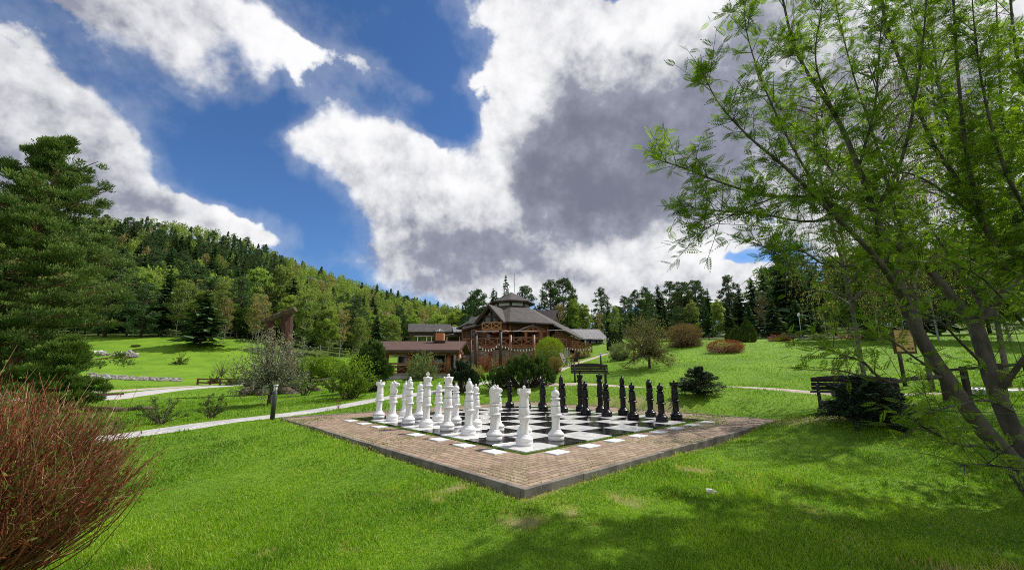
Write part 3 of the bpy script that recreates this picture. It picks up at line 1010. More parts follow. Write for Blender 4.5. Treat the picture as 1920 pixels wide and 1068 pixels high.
# little white stone in the lawn
def rock_mb(c, s, seed, mb=None, mi=0):
    r = np.random.default_rng(seed)
    mb = mb or MB()
    n, k = 10, 7
    V = []
    for i in range(k):
        t = math.pi * i / (k - 1)
        for j in range(n):
            a = 2 * math.pi * j / n
            V.append((math.sin(t) * math.cos(a), math.sin(t) * math.sin(a), math.cos(t)))
    V = np.array(V)
    q = V * 1.8 + r.random(3) * 20
    V = V * (1 + .22 * np.sin(q[:, :1] * 2 + 3 * np.sin(q[:, 1:2])) + .14 * np.sin(q[:, 2:] * 4 + q[:, :1] * 3))
    V = V * np.array(s) / 2
    a = r.random() * 6.28
    V = V @ np.array([[math.cos(a), math.sin(a), 0], [-math.sin(a), math.cos(a), 0], [0, 0, 1]]) + np.array(c)
    Fq = [(i * n + j, (i + 1) * n + j, (i + 1) * n + (j + 1) % n, i * n + (j + 1) % n) for i in range(k - 1) for j in range(n)]
    return mb.add(V, Fq, mi, False, r.random())


stone_m = mat('grey_stone', (.15, .135, .12), (.36, .33, .30), scale=6, rough=.9, bump=.01, tint=True)
pale_m = mat('pale_stone', (.45, .44, .43), (.65, .64, .63), scale=8, rough=.85, bump=.004)
g = G(1329, 886, 5.15)
tag(rock_mb(g + Vector((0, 0, .012)), (.17, .13, .07), 3).build('stone', pale_m), 'small flat white stone lying in the grass right of the kerb', 'stone')

# ------------------------------------------------------------------ lodge
V3 = Vector
log_wall = logmat('log_wall', (.078, .030, .012), (.165, .068, .025), .27)
timber = mat('timber', (.125, .042, .013), (.265, .102, .035), scale=3, stretch=(1, 1, 3), rough=.5, bump=.006)
timber_dk = mat('dark_timber', (.030, .016, .010), (.075, .036, .018), scale=3, rough=.6, bump=.005)
soffit = mat('soffit_boards', (.045, .022, .011), (.09, .042, .018), scale=4, rough=.7)
glass = mat('window_glass', (.012, .016, .018), (.03, .036, .04), scale=1, rough=.06, spec=.8)
steel = mat('steel_flue', (.45, .45, .46), (.62, .62, .63), scale=6, rough=.28, metal=.9)
white_paint = mat('white_paint', (.66, .66, .65), (.78, .78, .77), scale=6, rough=.5)
stone_wall = brickmat('rubble_stone_wall', (.30, .29, .28), (.44, .42, .40), (.22, .21, .20), .7, .38, .03, wob=.11, bump=.05)
shingle = brickmat('grey_shingles', (.046, .038, .034), (.080, .067, .059), (.028, .024, .022), .5, .22, .012, wob=.01, bump=.01)
brown_roof = mat('brown_bitumen_roof', (.072, .034, .025), (.105, .054, .040), scale=2.5, rough=.85, bump=.004, bscale=50)


def seam_mat(name, c1, c2, pitch=.45):
    m = mat(name, c1, c2, scale=1.5, rough=.42, metal=.25)
    nt = m.node_tree
    bs = next(n for n in nt.nodes if n.type == 'BSDF_PRINCIPLED')
    o = N(nt, 'ShaderNodeTexCoord').outputs['Object']
    x = N(nt, 'ShaderNodeSeparateXYZ', {0: o}).outputs[0]
    s = M2(nt, 'FRACT', M2(nt, 'DIVIDE', x, pitch))
    s = smooth(nt, M2(nt, 'ABSOLUTE', M2(nt, 'SUBTRACT', s, .5)), .38, .5)
    b = N(nt, 'ShaderNodeBump', {'Strength': 1.0, 'Distance': .05, 'Height': s})
    nt.links.new(b.outputs[0], bs.inputs['Normal'])
    return m


metal_roof = seam_mat('ribbed_metal_roof', (.20, .19, .185), (.29, .275, .27))


def slab(mb, quad, th, mi=0, under=None):
    """roof plane with thickness below it"""
    q = [V3(p) for p in quad]
    mb.prism(q, (0, 0, -th), mi)


def xrail(mb, a, b, h, n, r=.05, post=.07):
    """rail with crossed braces between posts, base line from a to b"""
    a, b = V3(a), V3(b)
    up = V3((0, 0, h))
    for z in (.10, 1.0):
        mb.beam(a + up * z, b + up * z, r * 1.5, r * 2.0)
    for k in range(n + 1):
        p = a.lerp(b, k / n)
        mb.beam(p, p + up * 1.06, post * 1.6, post * 1.6)
    for k in range(n):
        p, q = a.lerp(b, k / n), a.lerp(b, (k + 1) / n)
        mb.beam(p + up * .12, q + up * .96, r, r * 1.3)
        o = (b - a).cross(up).normalized() * .006
        mb.beam(p + up * .96 + o, q + up * .12 + o, r * .9, r * 1.3)
    return mb


LO = V3((-.1, 57, Hz(-.1, 50)))
lodge = empty('log_lodge', LO, 'large log lodge with an octagonal grey shingle roof, cupola and timber verandas behind the chessboard', 'lodge')


def lp(mb, name, m, parent=None):
    par = parent or lodge
    return mb.build(name, m, par, LO)


OA = math.radians(-90 - 1.5)


def octa(R, z, k, cx=-.1, cy=57, off=0.0):
    a = OA + off + k * math.pi / 4
    return V3((cx + R * math.cos(a), cy + R * math.sin(a), z))


# main roof, fascia and walls
mb = MB()
for k in range(8):
    slab(mb, [octa(7.6, 6.9, k), octa(7.6, 6.9, k + 1), octa(3.2, 9.35, k + 1), octa(3.2, 9.35, k)], .16)
lp(mb, 'roof', shingle)
mb = MB()
mb.prism([octa(7.45, 6.70, k) for k in range(8)], (0, 0, .06))
lp(mb, 'soffit', soffit)
mb = MB()
mb.prism([octa(6.5, 3.7, k) for k in range(8)], (0, 0, 3.02))
wall = lp(mb, 'wall', log_wall)
mb = MB()
for k in range(8):
    p = octa(6.58, 0, k)
    mb.tube([(p.x, p.y, 3.8), (p.x, p.y, 6.7)], .22, 10)
lp(mb, 'corner_log', timber)


def face_point(k, t, z, R, out=.0):
    a, b = octa(R, z, k), octa(R, z, k + 1)
    p = a.lerp(b, t)
    n = V3((p.x + .1, p.y - 57, 0)).normalized()
    return p + n * out


def wall_window(k, t, wdt, z0, z1, R, name='window', fm=timber, nm=2):
    a = face_point(k, t - wdt, z0, R, .03); b = face_point(k, t + wdt, z0, R, .03)
    up = V3((0, 0, z1 - z0))
    mb = MB()
    for p, q in ((a, b), (a + up, b + up), (a, a + up), (b, b + up)):
        mb.beam(p, q, .14, .14)
    for j in range(1, nm):
        p = a.lerp(b, j / nm)
        mb.beam(p, p + up, .07, .09)
    fr = lp(mb, name, fm)
    n = (b - a).cross(up).normalized() * .03
    MB().prism([a, b, b + up, a + up], n).build('pane', glass, fr, LO)


wall_window(7, .62, .16, 4.7, 6.1, 6.5)
wall_window(7, .28, .14, 4.7, 6.1, 6.5)
wall_window(0, .22, .12, 4.7, 6.0, 6.5)
wall_window(1, .35, .16, 4.6, 6.0, 6.5)
# cupola
cup = lp(MB().prism([octa(2.5, 9.1, k) for k in range(8)], (0, 0, 1.25)), 'cupola', timber_dk)
for k in (6, 7, 0, 1):
    a, b = octa(2.5, 9.62, k).lerp(octa(2.5, 9.62, k + 1), .10), octa(2.5, 9.62, k).lerp(octa(2.5, 9.62, k + 1), .90)
    up = V3((0, 0, .52))
    n = (b - a).cross(up).normalized() * .04
    lp(MB().prism([a, b, b + up, a + up], n), 'cupola_window', mat('cupola_glass', (.30, .32, .34), (.42, .44, .47), scale=1, rough=.12, spec=.8), cup)
mb = MB()
for k in range(8):
    slab(mb, [octa(3.3, 10.25, k), octa(3.3, 10.25, k + 1), V3((-.1, 57, 11.85))], .12)
lp(mb, 'cupola_roof', shingle, cup)
mb = MB().prism([octa(3.22, 10.02, k) for k in range(8)], (0, 0, .08))
lp(mb, 'cupola_soffit', soffit, cup)
mb = MB()
for (px, t0, Y) in ((947.5, 541, 56.2), (953, 534, 56.0)):
    b = P(px, 558, Y); t = P(px, t0, Y)
    mb.tube([b, t], .12, 10).tube([t + V3((0, 0, .02)), t + V3((0, 0, .10))], .2, 10)
lp(mb, 'flue', steel)
lp(MB().tube([P(964.5, 549, 57), P(964.5, 512, 57)], .03, 5), 'antenna', timber_dk)

# big glazed gable on the front left face
A, L, R_ = P(920, 571, 50), P(894, 605, 50.6), P(948, 603, 49.6)
bk = V3((1.6, 4.2, 0.0))
mb = MB()
out_ = V3((-.25, -.65, 0))
slab(mb, [A + out_, R_ + out_, R_ + bk * .9, A + bk], .18)
slab(mb, [A + out_ - V3((0, 0, .003)), A + bk - V3((0, 0, .003)), L + bk * 1.1, L + out_], .18)
gr_ = lp(mb, 'gable_roof', shingle)
mb = MB()
for p in (L, R_):
    mb.beam(A + out_ * .7 - V3((0, 0, .26)), p + out_ * .7 - V3((0, 0, .22)), .16, .26)
mb.beam(L.lerp(A, .45) - V3((0, 0, .2)), R_.lerp(A, .45) - V3((0, 0, .2)), .14, .18)
mb.beam(A - V3((0, 0, .3)), L.lerp(R_, .5), .14, .14)
for t in (.25, .75):
    mb.beam(L.lerp(R_, t), L.lerp(R_, t) + V3((0, 0, 1.0)), .12, .12)
lp(mb, 'gable_frame', timber_dk)
inn = bk * .04
lp(MB().prism([L + inn - V3((0, 0, .1)), R_ + inn - V3((0, 0, .1)), A + inn - V3((0, 0, .25))], bk * .02), 'gable_window', glass)
# log body below the gable
b0, b1 = P(872, 612, 51.5), P(950, 612, 49.9)
mb = MB()
mb.prism([V3((b0.x, b0.y, 3.7)), V3((b1.x, b1.y, 3.7)), V3((b1.x + 1.5, b1.y + 5, 3.7)), V3((b0.x, b0.y + 7, 3.7))], (0, 0, 2.95))
lp(mb, 'side_wall', log_wall)
for (pa, pb) in ((912, 921), (925, 934), (884, 893)):
    a, b = P(pa, 640, 50.6), P(pb, 640, 50.5)
    a.z = b.z = 4.75
    up = V3((0, 0, 1.25))
    mb = MB()
    for p, q in ((a, b), (a + up, b + up), (a, a + up), (b, b + up)):
        mb.beam(p, q, .12, .12)
    fr = lp(mb, 'window', timber)
    lp(MB().prism([a, b, b + up, a + up], (0, .03, 0)), 'pane', glass, fr)
# lower left roof with its little dormer
mb = MB()
slab(mb, [P(866, 616, 50.8), P(905, 606, 50.2), P(905, 590, 56), P(882, 597, 58)], .2)
lp(mb, 'side_roof', shingle)
dm = lp(MB().prism([P(880, 603, 53), P(891, 602, 53), P(891, 597, 53), P(885, 593, 53), P(880, 597, 53)], (0, 2.5, 0)), 'dormer', mat('grey_board', (.30, .30, .29), (.4, .4, .39), scale=6, rough=.6))
mb = MB()
d0, d1, d2 = P(879, 597.5, 52.9), P(885, 592, 52.9), P(892, 597, 52.9)
bk2 = V3((.3, 3.0, 0))
slab(mb, [d0, d1, d1 + bk2, d0 + bk2], .08)
slab(mb, [d1 - V3((0, 0, .002)), d2, d2 + bk2, d1 + bk2], .08)
lp(mb, 'dormer_roof', metal_roof, dm)
# right dormer
r0, r1 = P(1004, 581, 60), P(1045, 581, 58.5)
f0, f1 = P(1036, 603, 57), P(1053, 607, 60)
g0 = P(996, 596, 59)
mb = MB()
slab(mb, [r0, r1, f0, g0], .15)
slab(mb, [r0 - V3((0, 0, .002)), g0 + V3((2, 6, 0)), f1 + V3((0, 1.5, 0)), r1], .15)
lp(mb, 'right_gable_roof', mat('brown_grey_shingles', (.07, .058, .055), (.105, .088, .084), scale=3, rough=.85, bump=.01))
lp(MB().prism([r1 + V3((-.3, 0, -.2)), f0 + V3((-.3, 0, -.1)), f1 + V3((-.3, 0, -.1))], (-.15, .05, 0)), 'right_gable_wall', timber_dk)
# skirt roof running down to the right wing
mb = MB()
slab(mb, [P(1038, 607.5, 51.2), P(1064, 613, 57.5), P(1093, 632, 56.5), P(1087, 633, 51.5)], .2)
lp(mb, 'skirt_roof', shingle)
w0, w1 = P(1040, 618, 51.8), P(1086, 636, 52)
mb = MB().prism([(w0.x, w0.y, 3.6), (w1.x, w1.y, 3.6), (w1.x, w1.y, w1.z), (w0.x, w0.y, w0.z)], (0, 4.5, 0))
lp(mb, 'lean_to_wall', log_wall)
# porch
pa, pl, pr = P(1000, 608.5, 47.5), P(974, 619, 47.5), P(1026, 619, 47.5)
bkp = V3((-1.2, 3.6, 0))
mb = MB()
slab(mb, [pa, pr, pr + bkp, pa + bkp], .12)
slab(mb, [pa - V3((0, 0, .002)), pa + bkp, pl + bkp, pl], .12)
pr_ = lp(mb, 'porch_roof', shingle)
mb = MB()
mb.beam(P(978, 620.5, 47.7), P(1024, 620.5, 47.7), .26, .24)
mb.beam(P(1000, 611, 47.7), P(1000, 620, 47.7), .22, .22)
for px in (984, 1016):
    mb.beam(P(px, 620, 47.7), P(1000, 611.5, 47.7), .16, .16)
for px in (986, 1014):
    c = P(px, 621, 47.7)
    mb.tube([(c.x, c.y, 3.85), (c.x, c.y, c.z)], .19, 10)
mb.tube([P(1000, 614, 47.5), P(1000, 614, 49)], .16, 10)
lp(mb, 'porch_frame', timber)
lp(MB().prism([P(990, 646, 50.6), P(1010, 646, 50.9), P(1010, 624, 50.9), P(990, 624, 50.6)], (0, .1, 0)), 'door', timber_dk)
# balcony in front of the gable
c0, c1 = P(904, 617.5, 48.6), P(946, 617.0, 47.9)
mb = MB()
mb.prism([c0, c1, c1 + V3((.8, 2.2, 0)), c0 + V3((.8, 2.2, 0))], (0, 0, -.22))
for t in (.1, .5, .9):
    q = c0.lerp(c1, t)
    mb.tube([q + V3((0, -.2, -.32)), q + V3((.8, 2.2, -.32))], .13, 8)
bal = lp(mb, 'balcony', timber)
lp(xrail(MB(), c0 + V3((0, .1, 0)), c0.lerp(c1, .84) + V3((0, .1, 0)), .82, 2, .06), 'balcony_rail', mat('honey_timber', (.26, .115, .035), (.40, .195, .065), scale=3, rough=.5, bump=.004), bal)
# veranda deck, its rails, posts and the stone base
dk0, dk1, dk2, dk3 = P(868, 650, 48.5), P(955, 650, 46.2), P(1002, 650, 46.2), P(1062, 650, 48.5)
for q in (dk0, dk1, dk2, dk3):
    q.z = 3.8
mb = MB().prism([dk0, dk1, dk2, dk3, dk3 + V3((0, 6, 0)), dk0 + V3((0, 6, 0))], (0, 0, -.22))
deck = lp(mb, 'veranda_deck', timber)
sb = V3((0, .6, 0))
lp(MB().prism([V3((q.x, q.y, .2)) + sb for q in (dk0 + V3((-5.5, 1, 0)), dk1, dk2, dk3 + V3((.5, 0, 0)), dk3 + V3((.5, 6, 0)), dk0 + V3((-5.5, 6, 0)))], (0, 0, 3.3)), 'stone_base', stone_wall)
for (a, b, n) in ((dk0, dk1, 4), (dk1, dk2, 2), (dk2, dk3, 2)):
    lp(xrail(MB(), a + V3((0, .06, 0)), b + V3((0, .06, 0)), .95, n, .06), 'veranda_rail', timber, deck)
rl = random.Random(4)
for px in (896, 920, 940, 957, 1001):
    c = P(px, 650, 46.15 if px > 950 else 46.2 + (957 - px) * .026)
    mb = MB().tube([(c.x, c.y, Hz(c.x, c.y) - .2), (c.x, c.y, 3.75 if px not in (957, 1001) else 5.0)], .17, 10)
    lp(mb, 'veranda_post', timber, deck)
# lower timber brace tier in front of the stone
for (p0, p1, n) in ((868, 940, 3), (957, 1001, 2)):
    a, b = P(p0, 665, 46.3 + (957 - p0) * .02), P(p1, 665, 46.1)
    a.z = b.z = 2.35
    lp(xrail(MB(), a, b, .95, n, .07), 'lower_rail', timber)
# right wing with its ribbed metal roof
mb = MB()
slab(mb, [P(1069, 616.5, 60), P(1123, 617, 61), P(1141, 635.5, 56), P(1089, 634.5, 56)], .12)
lp(mb, 'wing_roof', metal_roof)
mb = MB()
wv0, wv1 = P(1090, 640, 57.5), P(1133, 640, 57.5)
mb.prism([(wv0.x, wv0.y, 3.5), (wv1.x, wv1.y, 3.5), (wv1.x, wv1.y + 4, 3.5), (wv0.x, wv0.y + 4, 3.5)], (0, 0, 1.9))
lp(mb, 'wing_wall', timber_dk)
mb = MB()
for px in (1100, 1112, 1124):
    c = P(px, 640, 57.35)
    mb.box((c.x, c.y, 4.9), (.65, .08, .9))
lp(mb, 'wing_window', glass)
mb = MB()
for px in (1097, 1131):
    c = P(px, 634, 56.2)
    mb.tube([(c.x, c.y, Hz(c.x, c.y)), (c.x, c.y, c.z)], .07, 8)
lp(mb, 'wing_post', white_paint)
# stair rails down the right end
for (a, b, n) in ((P(1073, 654, 48.5), P(1110, 661, 49.5), 4), (P(1078, 662, 47.3), P(1104, 667, 47.8), 3)):
    lp(xrail(MB(), a, b, .95, n, .06), 'stair_rail', timber)
# left annex
annex = empty('lodge_annex', P(805, 640, 62), 'long low annex with a grey shingle roof left of the lodge', 'annex')
AO = annex.location.copy()
mb = MB()
slab(mb, [P(765, 621, 60), P(851, 621, 60), P(845, 607.5, 64), P(766, 606.5, 64)], .15)
mb.build('roof', shingle, annex, AO)
mb = MB()
slab(mb, [P(850, 621.5, 58.5), P(870, 621, 58), P(868, 612, 62), P(848, 612.5, 62.5)], .12)
mb.build('link_roof', metal_roof, annex, AO)
q0, q1 = P(767, 622, 60.4), P(870, 622, 60.4)
MB().box(((q0.x + q1.x) / 2, 62, q0.z - .35), (q1.x - q0.x, 3.2, .62)).build('eave_beam', timber_dk, annex, AO)
MB().box(((q0.x + q1.x) / 2 + 2.6, 63.2, (1.5 + q0.z - .65) / 2), (q1.x - q0.x - 5.4, .3, q0.z - 2.15)).build('wall', timber_dk, annex, AO)
for px in (783, 800, 809, 838, 862):
    c = P(px, 640, 60.5)
    MB().tube([(c.x, c.y, 1.0), (c.x, c.y, q0.z - .6)], .06, 8).build('post', white_paint, annex, AO)
mb = MB()
for px in (845, 856):
    c = P(px, 640, 63)
    mb.box((c.x, 62.98, 4.9), (.5, .1, .9))
mb.build('window', glass, annex, AO)

# ------------------------------------------------------------------ summer pavilion
PV = G(785, 710, 38)
pav = empty('summer_pavilion', PV, 'open timber pavilion with a brown sloping roof, crossed rails and a stone plinth', 'pavilion')
pz0 = P(790, 702, 36.4).z
ex0, ex1 = P(708, 654, 35.8), P(861, 657, 35.8)
ex0.z = ex1.z = (ex0.z + ex1.z) / 2
rx0, rx1 = P(703, 638.5, 41), P(874, 640, 41)
rx0.z = rx1.z = (rx0.z + rx1.z) / 2
mb = MB()
slab(mb, [ex0, ex1, rx1, rx0], .10)
bk3 = V3((0, 5.2, ex0.z - rx0.z))
slab(mb, [rx0 - V3((0, 0, .002)), rx1 - V3((0, 0, .002)), rx1 + bk3, rx0 + bk3], .10)
mb.build('roof', brown_roof, pav, PV)
mb = MB()
mb.beam(ex0 + V3((0, -.02, -.13)), ex1 + V3((0, -.02, -.13)), .05, .2)
mb.beam(ex1 + V3((-.03, 0, -.2)), rx1 + V3((-.03, 0, -.2)), .06, .22)
mb.build('fascia', timber_dk, pav, PV)
mb = MB()
mb.beam(P(716, 661.5, 36.4), P(862, 662, 36.4), .26, .28)
mb.beam(P(864, 662, 36.4), P(868, 662, 45), .2, .24)
mb.build('eave_beam', timber, pav, PV)
for (px, Y) in ((724, 36.4), (767.5, 36.4), (808, 36.4), (841, 36.4), (860, 36.4), (724, 45.5), (800, 45.5), (866, 45.5), (863, 41)):
    c = P(px, 680, Y)
    zt = ex0.z - .35 if Y != 41 else rx0.z - .3
    MB().tube([(c.x, c.y, pz0), (c.x, c.y, zt)], .21 if Y < 40 else .16, 12).build('post', timber, pav, PV)
for (p0, p1) in ((724, 767.5), (767.5, 808), (808, 841)):
    a, b = P(p0, 700, 36.4), P(p1, 700, 36.4)
    a.z = b.z = pz0
    mb = MB()
    h = .98
    up = V3((0, 0, h))
    for z in (.08, .95):
        mb.beam(a + up * z, b + up * z, .12, .14)
    mid = a.lerp(b, .5)
    mb.tube([a + up * .15, mid + up * .35, b + up * .85], .055, 8)
    mb.tube([a + up * .85 + V3((0, .05, 0)), mid + up * .65 + V3((0, .05, 0)), b + up * .15 + V3((0, .05, 0))], .055, 8)
    mb.build('railing', timber, pav, PV)
c0_, c1_ = P(716, 702, 36), P(866, 702, 36)
MB().box(((c0_.x + c1_.x) / 2, 41, (pz0 + PV.z - .6) / 2), (c1_.x - c0_.x, 10, pz0 - PV.z + .6)).build('plinth', stone_wall, pav, PV)
MB().box(((c0_.x + c1_.x) / 2, 41, pz0 + .02), (c1_.x - c0_.x + .15, 10.15, .06)).build('floor_edge', mat('edge_slab', (.33, .32, .31), (.42, .41, .4), scale=5, rough=.8), pav, PV)
bx0, bx1 = P(745, 690, 45.8), P(850, 690, 45.8)
MB().box(((bx0.x + bx1.x) / 2, 45.8, pz0 + 1.05), (bx1.x - bx0.x, .2, 2.1)).build('rear_wall', timber_dk, pav, PV)
for (p0, p1, z0, z1) in ((745, 768, .9, 1.9), (812, 834, .5, 2.0)):
    a, b = P(p0, 690, 45.5), P(p1, 690, 45.5)
    f = MB()
    for u0, u1 in (((a.x, z0), (b.x, z0)), ((a.x, z1), (b.x, z1)), ((a.x, z0), (a.x, z1)), ((b.x, z0), (b.x, z1))):
        f.beam((u0[0], 45.6, pz0 + u0[1]), (u1[0], 45.6, pz0 + u1[1]), .1, .1)
    fr = f.build('window', white_paint, pav, PV)
    MB().box(((a.x + b.x) / 2, 45.64, pz0 + (z0 + z1) / 2), (b.x - a.x, .04, z1 - z0)).build('pane', glass, fr, PV)
for px in (745, 788, 826):
    c = P(px, 700, 40)
    mb = MB().box((c.x, 40, pz0 + .75), (1.3, .8, .06))
    for sx in (-.5, .5):
        for sy in (-.3, .3):
            mb.box((c.x + sx, 40 + sy, pz0 + .36), (.07, .07, .72))
    t_ = mb.build('dining_table', timber, None, (c.x, 40, pz0))
    t_.location = (c.x, 40, pz0)
    tag(t_, 'wooden dining table inside the open pavilion, ' + {745: 'leftmost of three', 788: 'behind the silvery shrub', 826: 'nearest the brick chimney end'}[px], 'table', 'tables in the pavilion')
# brick chimney
chb = brickmat('orange_brick', (.42, .13, .045), (.52, .18, .06), (.35, .28, .22), .25, .075, .012, wob=0, bump=.005)
c = P(825, 640, 40.2)
z0_, z1_ = P(825, 641, 40.2).z, P(825, 624.5, 40.2).z
ch = MB().box((c.x, 40.2, (z0_ + z1_) / 2), (.78, .7, z1_ - z0_)).build('chimney', chb, pav, PV)
mb = MB()
for sx in (-.33, .33):
    for sy in (-.28, .28):
        mb.box((c.x + sx, 40.2 + sy, z1_ + .08), (.06, .06, .16))
zc_ = z1_ + .16
pk = V3((c.x, 40.2, zc_ + .30))
cs = [V3((c.x + sx * .48, 40.2 + sy * .44, zc_)) for sx, sy in ((-1, -1), (1, -1), (1, 1), (-1, 1))]
mb.add(cs + [pk], [(3, 2, 1, 0)])
mb.f += [(np.array([(i, (i + 1) % 4, 4)]) + mb.n - 5, 0, False) for i in range(4)]
mb.build('chimney_cap', metal_roof, ch, PV)
MB().box((c.x, 40.15, z0_ + .05), (1.1, .95, .16)).build('chimney_flashing', timber_dk, ch, PV)
c = P(814.5, 640, 40)
MB().tube([(c.x, c.y, z0_ - .1), (c.x, c.y, P(814.5, 619, 40).z)], .09, 10).build('stove_pipe', timber_dk, pav, PV)

# ------------------------------------------------------------------ posts and string lights
black_wood = mat('black_stained_wood', (.018, .012, .009), (.05, .03, .02), scale=4, rough=.6, bump=.004)
bulb_m = mat('white_bulb', (.70, .70, .68), (.80, .80, .78), scale=3, rough=.2)
wire_m = mat('wire', (.02, .02, .02), (.04, .04, .04), rough=.5)
posts = {}
for (px, pt, pb, Y, r, lab) in ((882, 636, 684, 40, .10, 'thin dark timber light post right of the pavilion roof'), (891.5, 627, 697, 33, .125, 'thick dark timber light post left of the lodge railings'), (938.5, 620, 685, 36, .13, 'dark timber light post in front of the veranda'), (1140, 634, 664, 50, .12, 'dark timber light post at the right end of the lodge')):
    b = G(px, pb, Y)
    t = P(px, pt, Y)
    o = MB().tube([(b.x, b.y, b.z - .1), (b.x, b.y, t.z)], [r * 1.15, r], 10).tube([(b.x, b.y, t.z), (b.x, b.y, t.z + .06)], r * 1.25, 10).build('light_post', black_wood, None, b)
    o.location = b
    tag(o, lab, 'light post', 'dark posts carrying the string lights')
    posts[px] = t


def string_lights(p0, p1, sag, n, lab, bulbs=True, wm=wire_m, r=.012):
    root = empty('string_lights' if bulbs else 'cable', p0, lab, 'string lights' if bulbs else 'cable', 'strings of bulbs hung between the posts' if bulbs else 'pale cables over the garden')
    pts = [p0.lerp(p1, t) - V3((0, 0, sag * 4 * t * (1 - t))) for t in np.linspace(0, 1, 25)]
    if not bulbs:
        root2 = MB().tube(pts, r, 5).build('cable', wm, None, p0)
        bpy.data.objects.remove(root)
        root2.location = p0
        return tag(root2, lab, 'cable', 'pale cables over the garden')
    MB().tube(pts, r, 5).build('wire', wm, root, p0)
    me = None
    for k in range(n):
        t = (k + .5) / n
        q = p0.lerp(p1, t) - V3((0, 0, sag * 4 * t * (1 - t) + .02))
        if me is None:
            o = MB().lathe([(.012, 0), (.016, -.05), (.036, -.09), (.040, -.14), (.022, -.18), (.001, -.19)], n=10).build('bulb', bulb_m, root)
            me = o
        else:
            o = me.copy(); COL.objects.link(o)
        o.location = q - p0


string_lights(P(891.5, 640, 33), P(938.5, 640, 36), .62, 9, 'sagging string of white bulbs between the two thicker dark posts')
string_lights(P(938.5, 646, 36), P(1000, 652, 40), .22, 11, 'string of white bulbs from the dark post across the bare bushes')
string_lights(P(1000, 651, 40), P(1066, 651, 44), .22, 14, 'string of white bulbs passing in front of the round green bush')
string_lights(P(1066, 651, 44), P(1140, 638, 50), .5, 16, 'string of white bulbs sagging toward the metal-roofed wing')
string_lights(P(891.5, 621, 33), P(957, 620.5, 45), .02, 0, 'pale cable stretched level below the balcony', False, white_paint, .014)
string_lights(P(776, 630, 40), P(851, 626, 40), .05, 0, 'pale cable stretched above the pavilion roof past the chimney', False, white_paint, .012)
string_lights(P(957, 620.5, 45), P(1058, 618, 50), .03, 0, 'pale cable stretched across the porch front', False, white_paint, .013)
string_lights(P(1058, 619, 50), P(1140, 623, 50), .05, 0, 'pale cable stretched over the ribbed metal roof', False, white_paint, .012)

# ------------------------------------------------------------------ timber gate sculpture with roots
bark = mat('red_brown_bark', (.028, .012, .008), (.12, .048, .030), scale=5, stretch=(1, 1, .18), rough=.85, bump=.05, bscale=9)
bark_gr = mat('weathered_bark', (.045, .030, .022), (.15, .11, .085), scale=4, rough=.9, bump=.03)
rg = np.random.default_rng(3)
gb = G(530, 735, 30)
gate = empty('root_gate', gb, 'tall gate sculpture of two rough red-brown trunks carrying a tilted log, on sprawling roots', 'gate sculpture')


def rough_tube(pts, rad, n=14, m=bark, wob=.22, name='trunk'):
    c = catmull(pts, 6)
    rr = np.interp(np.linspace(0, 1, len(c)), np.linspace(0, 1, len(rad)), rad)
    return MB().tube(c, rr, n, wob=wob, rng=rg, sm=False).build(name, m, gate, gb)


for (pts, rad) in (([(506, 740, 30), (507, 690, 30.1), (508, 640, 30), (507, 596, 30)], [.58, .38, .29, .30]), ([(545, 740, 30), (541, 690, 30), (538, 640, 30), (538, 584, 30)], [.66, .46, .36, .39])):
    rough_tube([P(*p) for p in pts], rad)
rough_tube([P(492, 604, 29.9), P(515, 595, 29.9), P(540, 586, 29.9), P(554, 579, 29.9)], [.20, .24, .25, .21], m=mat('mossy_bark', (.05, .028, .018), (.16, .12, .075), scale=5, rough=.9, bump=.03), name='top_log')
for pts, rad in (([(510, 725, 29.6), (488, 728, 29.2), (462, 733, 28.6), (452, 738, 28.3)], [.36, .30, .27, .2]), ([(515, 722, 29), (500, 730, 28.4), (480, 738, 28)], [.34, .30, .22]), ([(545, 722, 29.6), (560, 728, 29), (572, 738, 28.5)], [.42, .36, .26]),
                 ([(548, 712, 30), (575, 722, 29.8), (598, 733, 29.5), (608, 736, 29.4)], [.34, .25, .18, .10]), ([(530, 725, 29.5), (540, 735, 28.6), (560, 741, 28)], [.40, .34, .2]), ([(500, 715, 30.2), (478, 715, 30.4), (460, 722, 30.6)], [.32, .26, .16])):
    q = [P(*p) for p in pts]
    rough_tube(q, rad, 12, bark_gr, .3, 'root')

# ------------------------------------------------------------------ lamps
lamp_green = mat('dark_green_paint', (.022, .028, .024), (.035, .042, .036), scale=5, rough=.45)
lamp_glass = mat('lamp_glass', (.55, .56, .57), (.68, .69, .70), scale=3, rough=.15)
metal_grey = mat('zinc', (.40, .41, .42), (.5, .51, .52), scale=4, rough=.4, metal=.6)


def bollard(loc, h, lab):
    r = empty('bollard_lamp', loc, lab, 'garden lamp', 'grey bollard lamps beside the paths')
    MB().lathe([(.001, -.1), (.058, -.1), (.058, h * .80), (.052, h * .805), (.001, h * .805)], n=20).build('post', lamp_green, r)
    MB().lathe([(.045, h * .805), (.045, h * .955)], n=20).build('lens', lamp_glass, r)
    MB().lathe([(.001, h * .955), (.064, h * .955), (.066, h * .985), (.058, h), (.001, h + .004)], n=20).build('cap', metal_grey, r)
    mb = MB()
    for k in range(4):
        a = k * math.pi / 2 + .4
        mb.box((math.cos(a) * .052, math.sin(a) * .052, h * .88), (.008, .008, h * .15))
    mb.build('lens_guard', lamp_green, r)
    return r


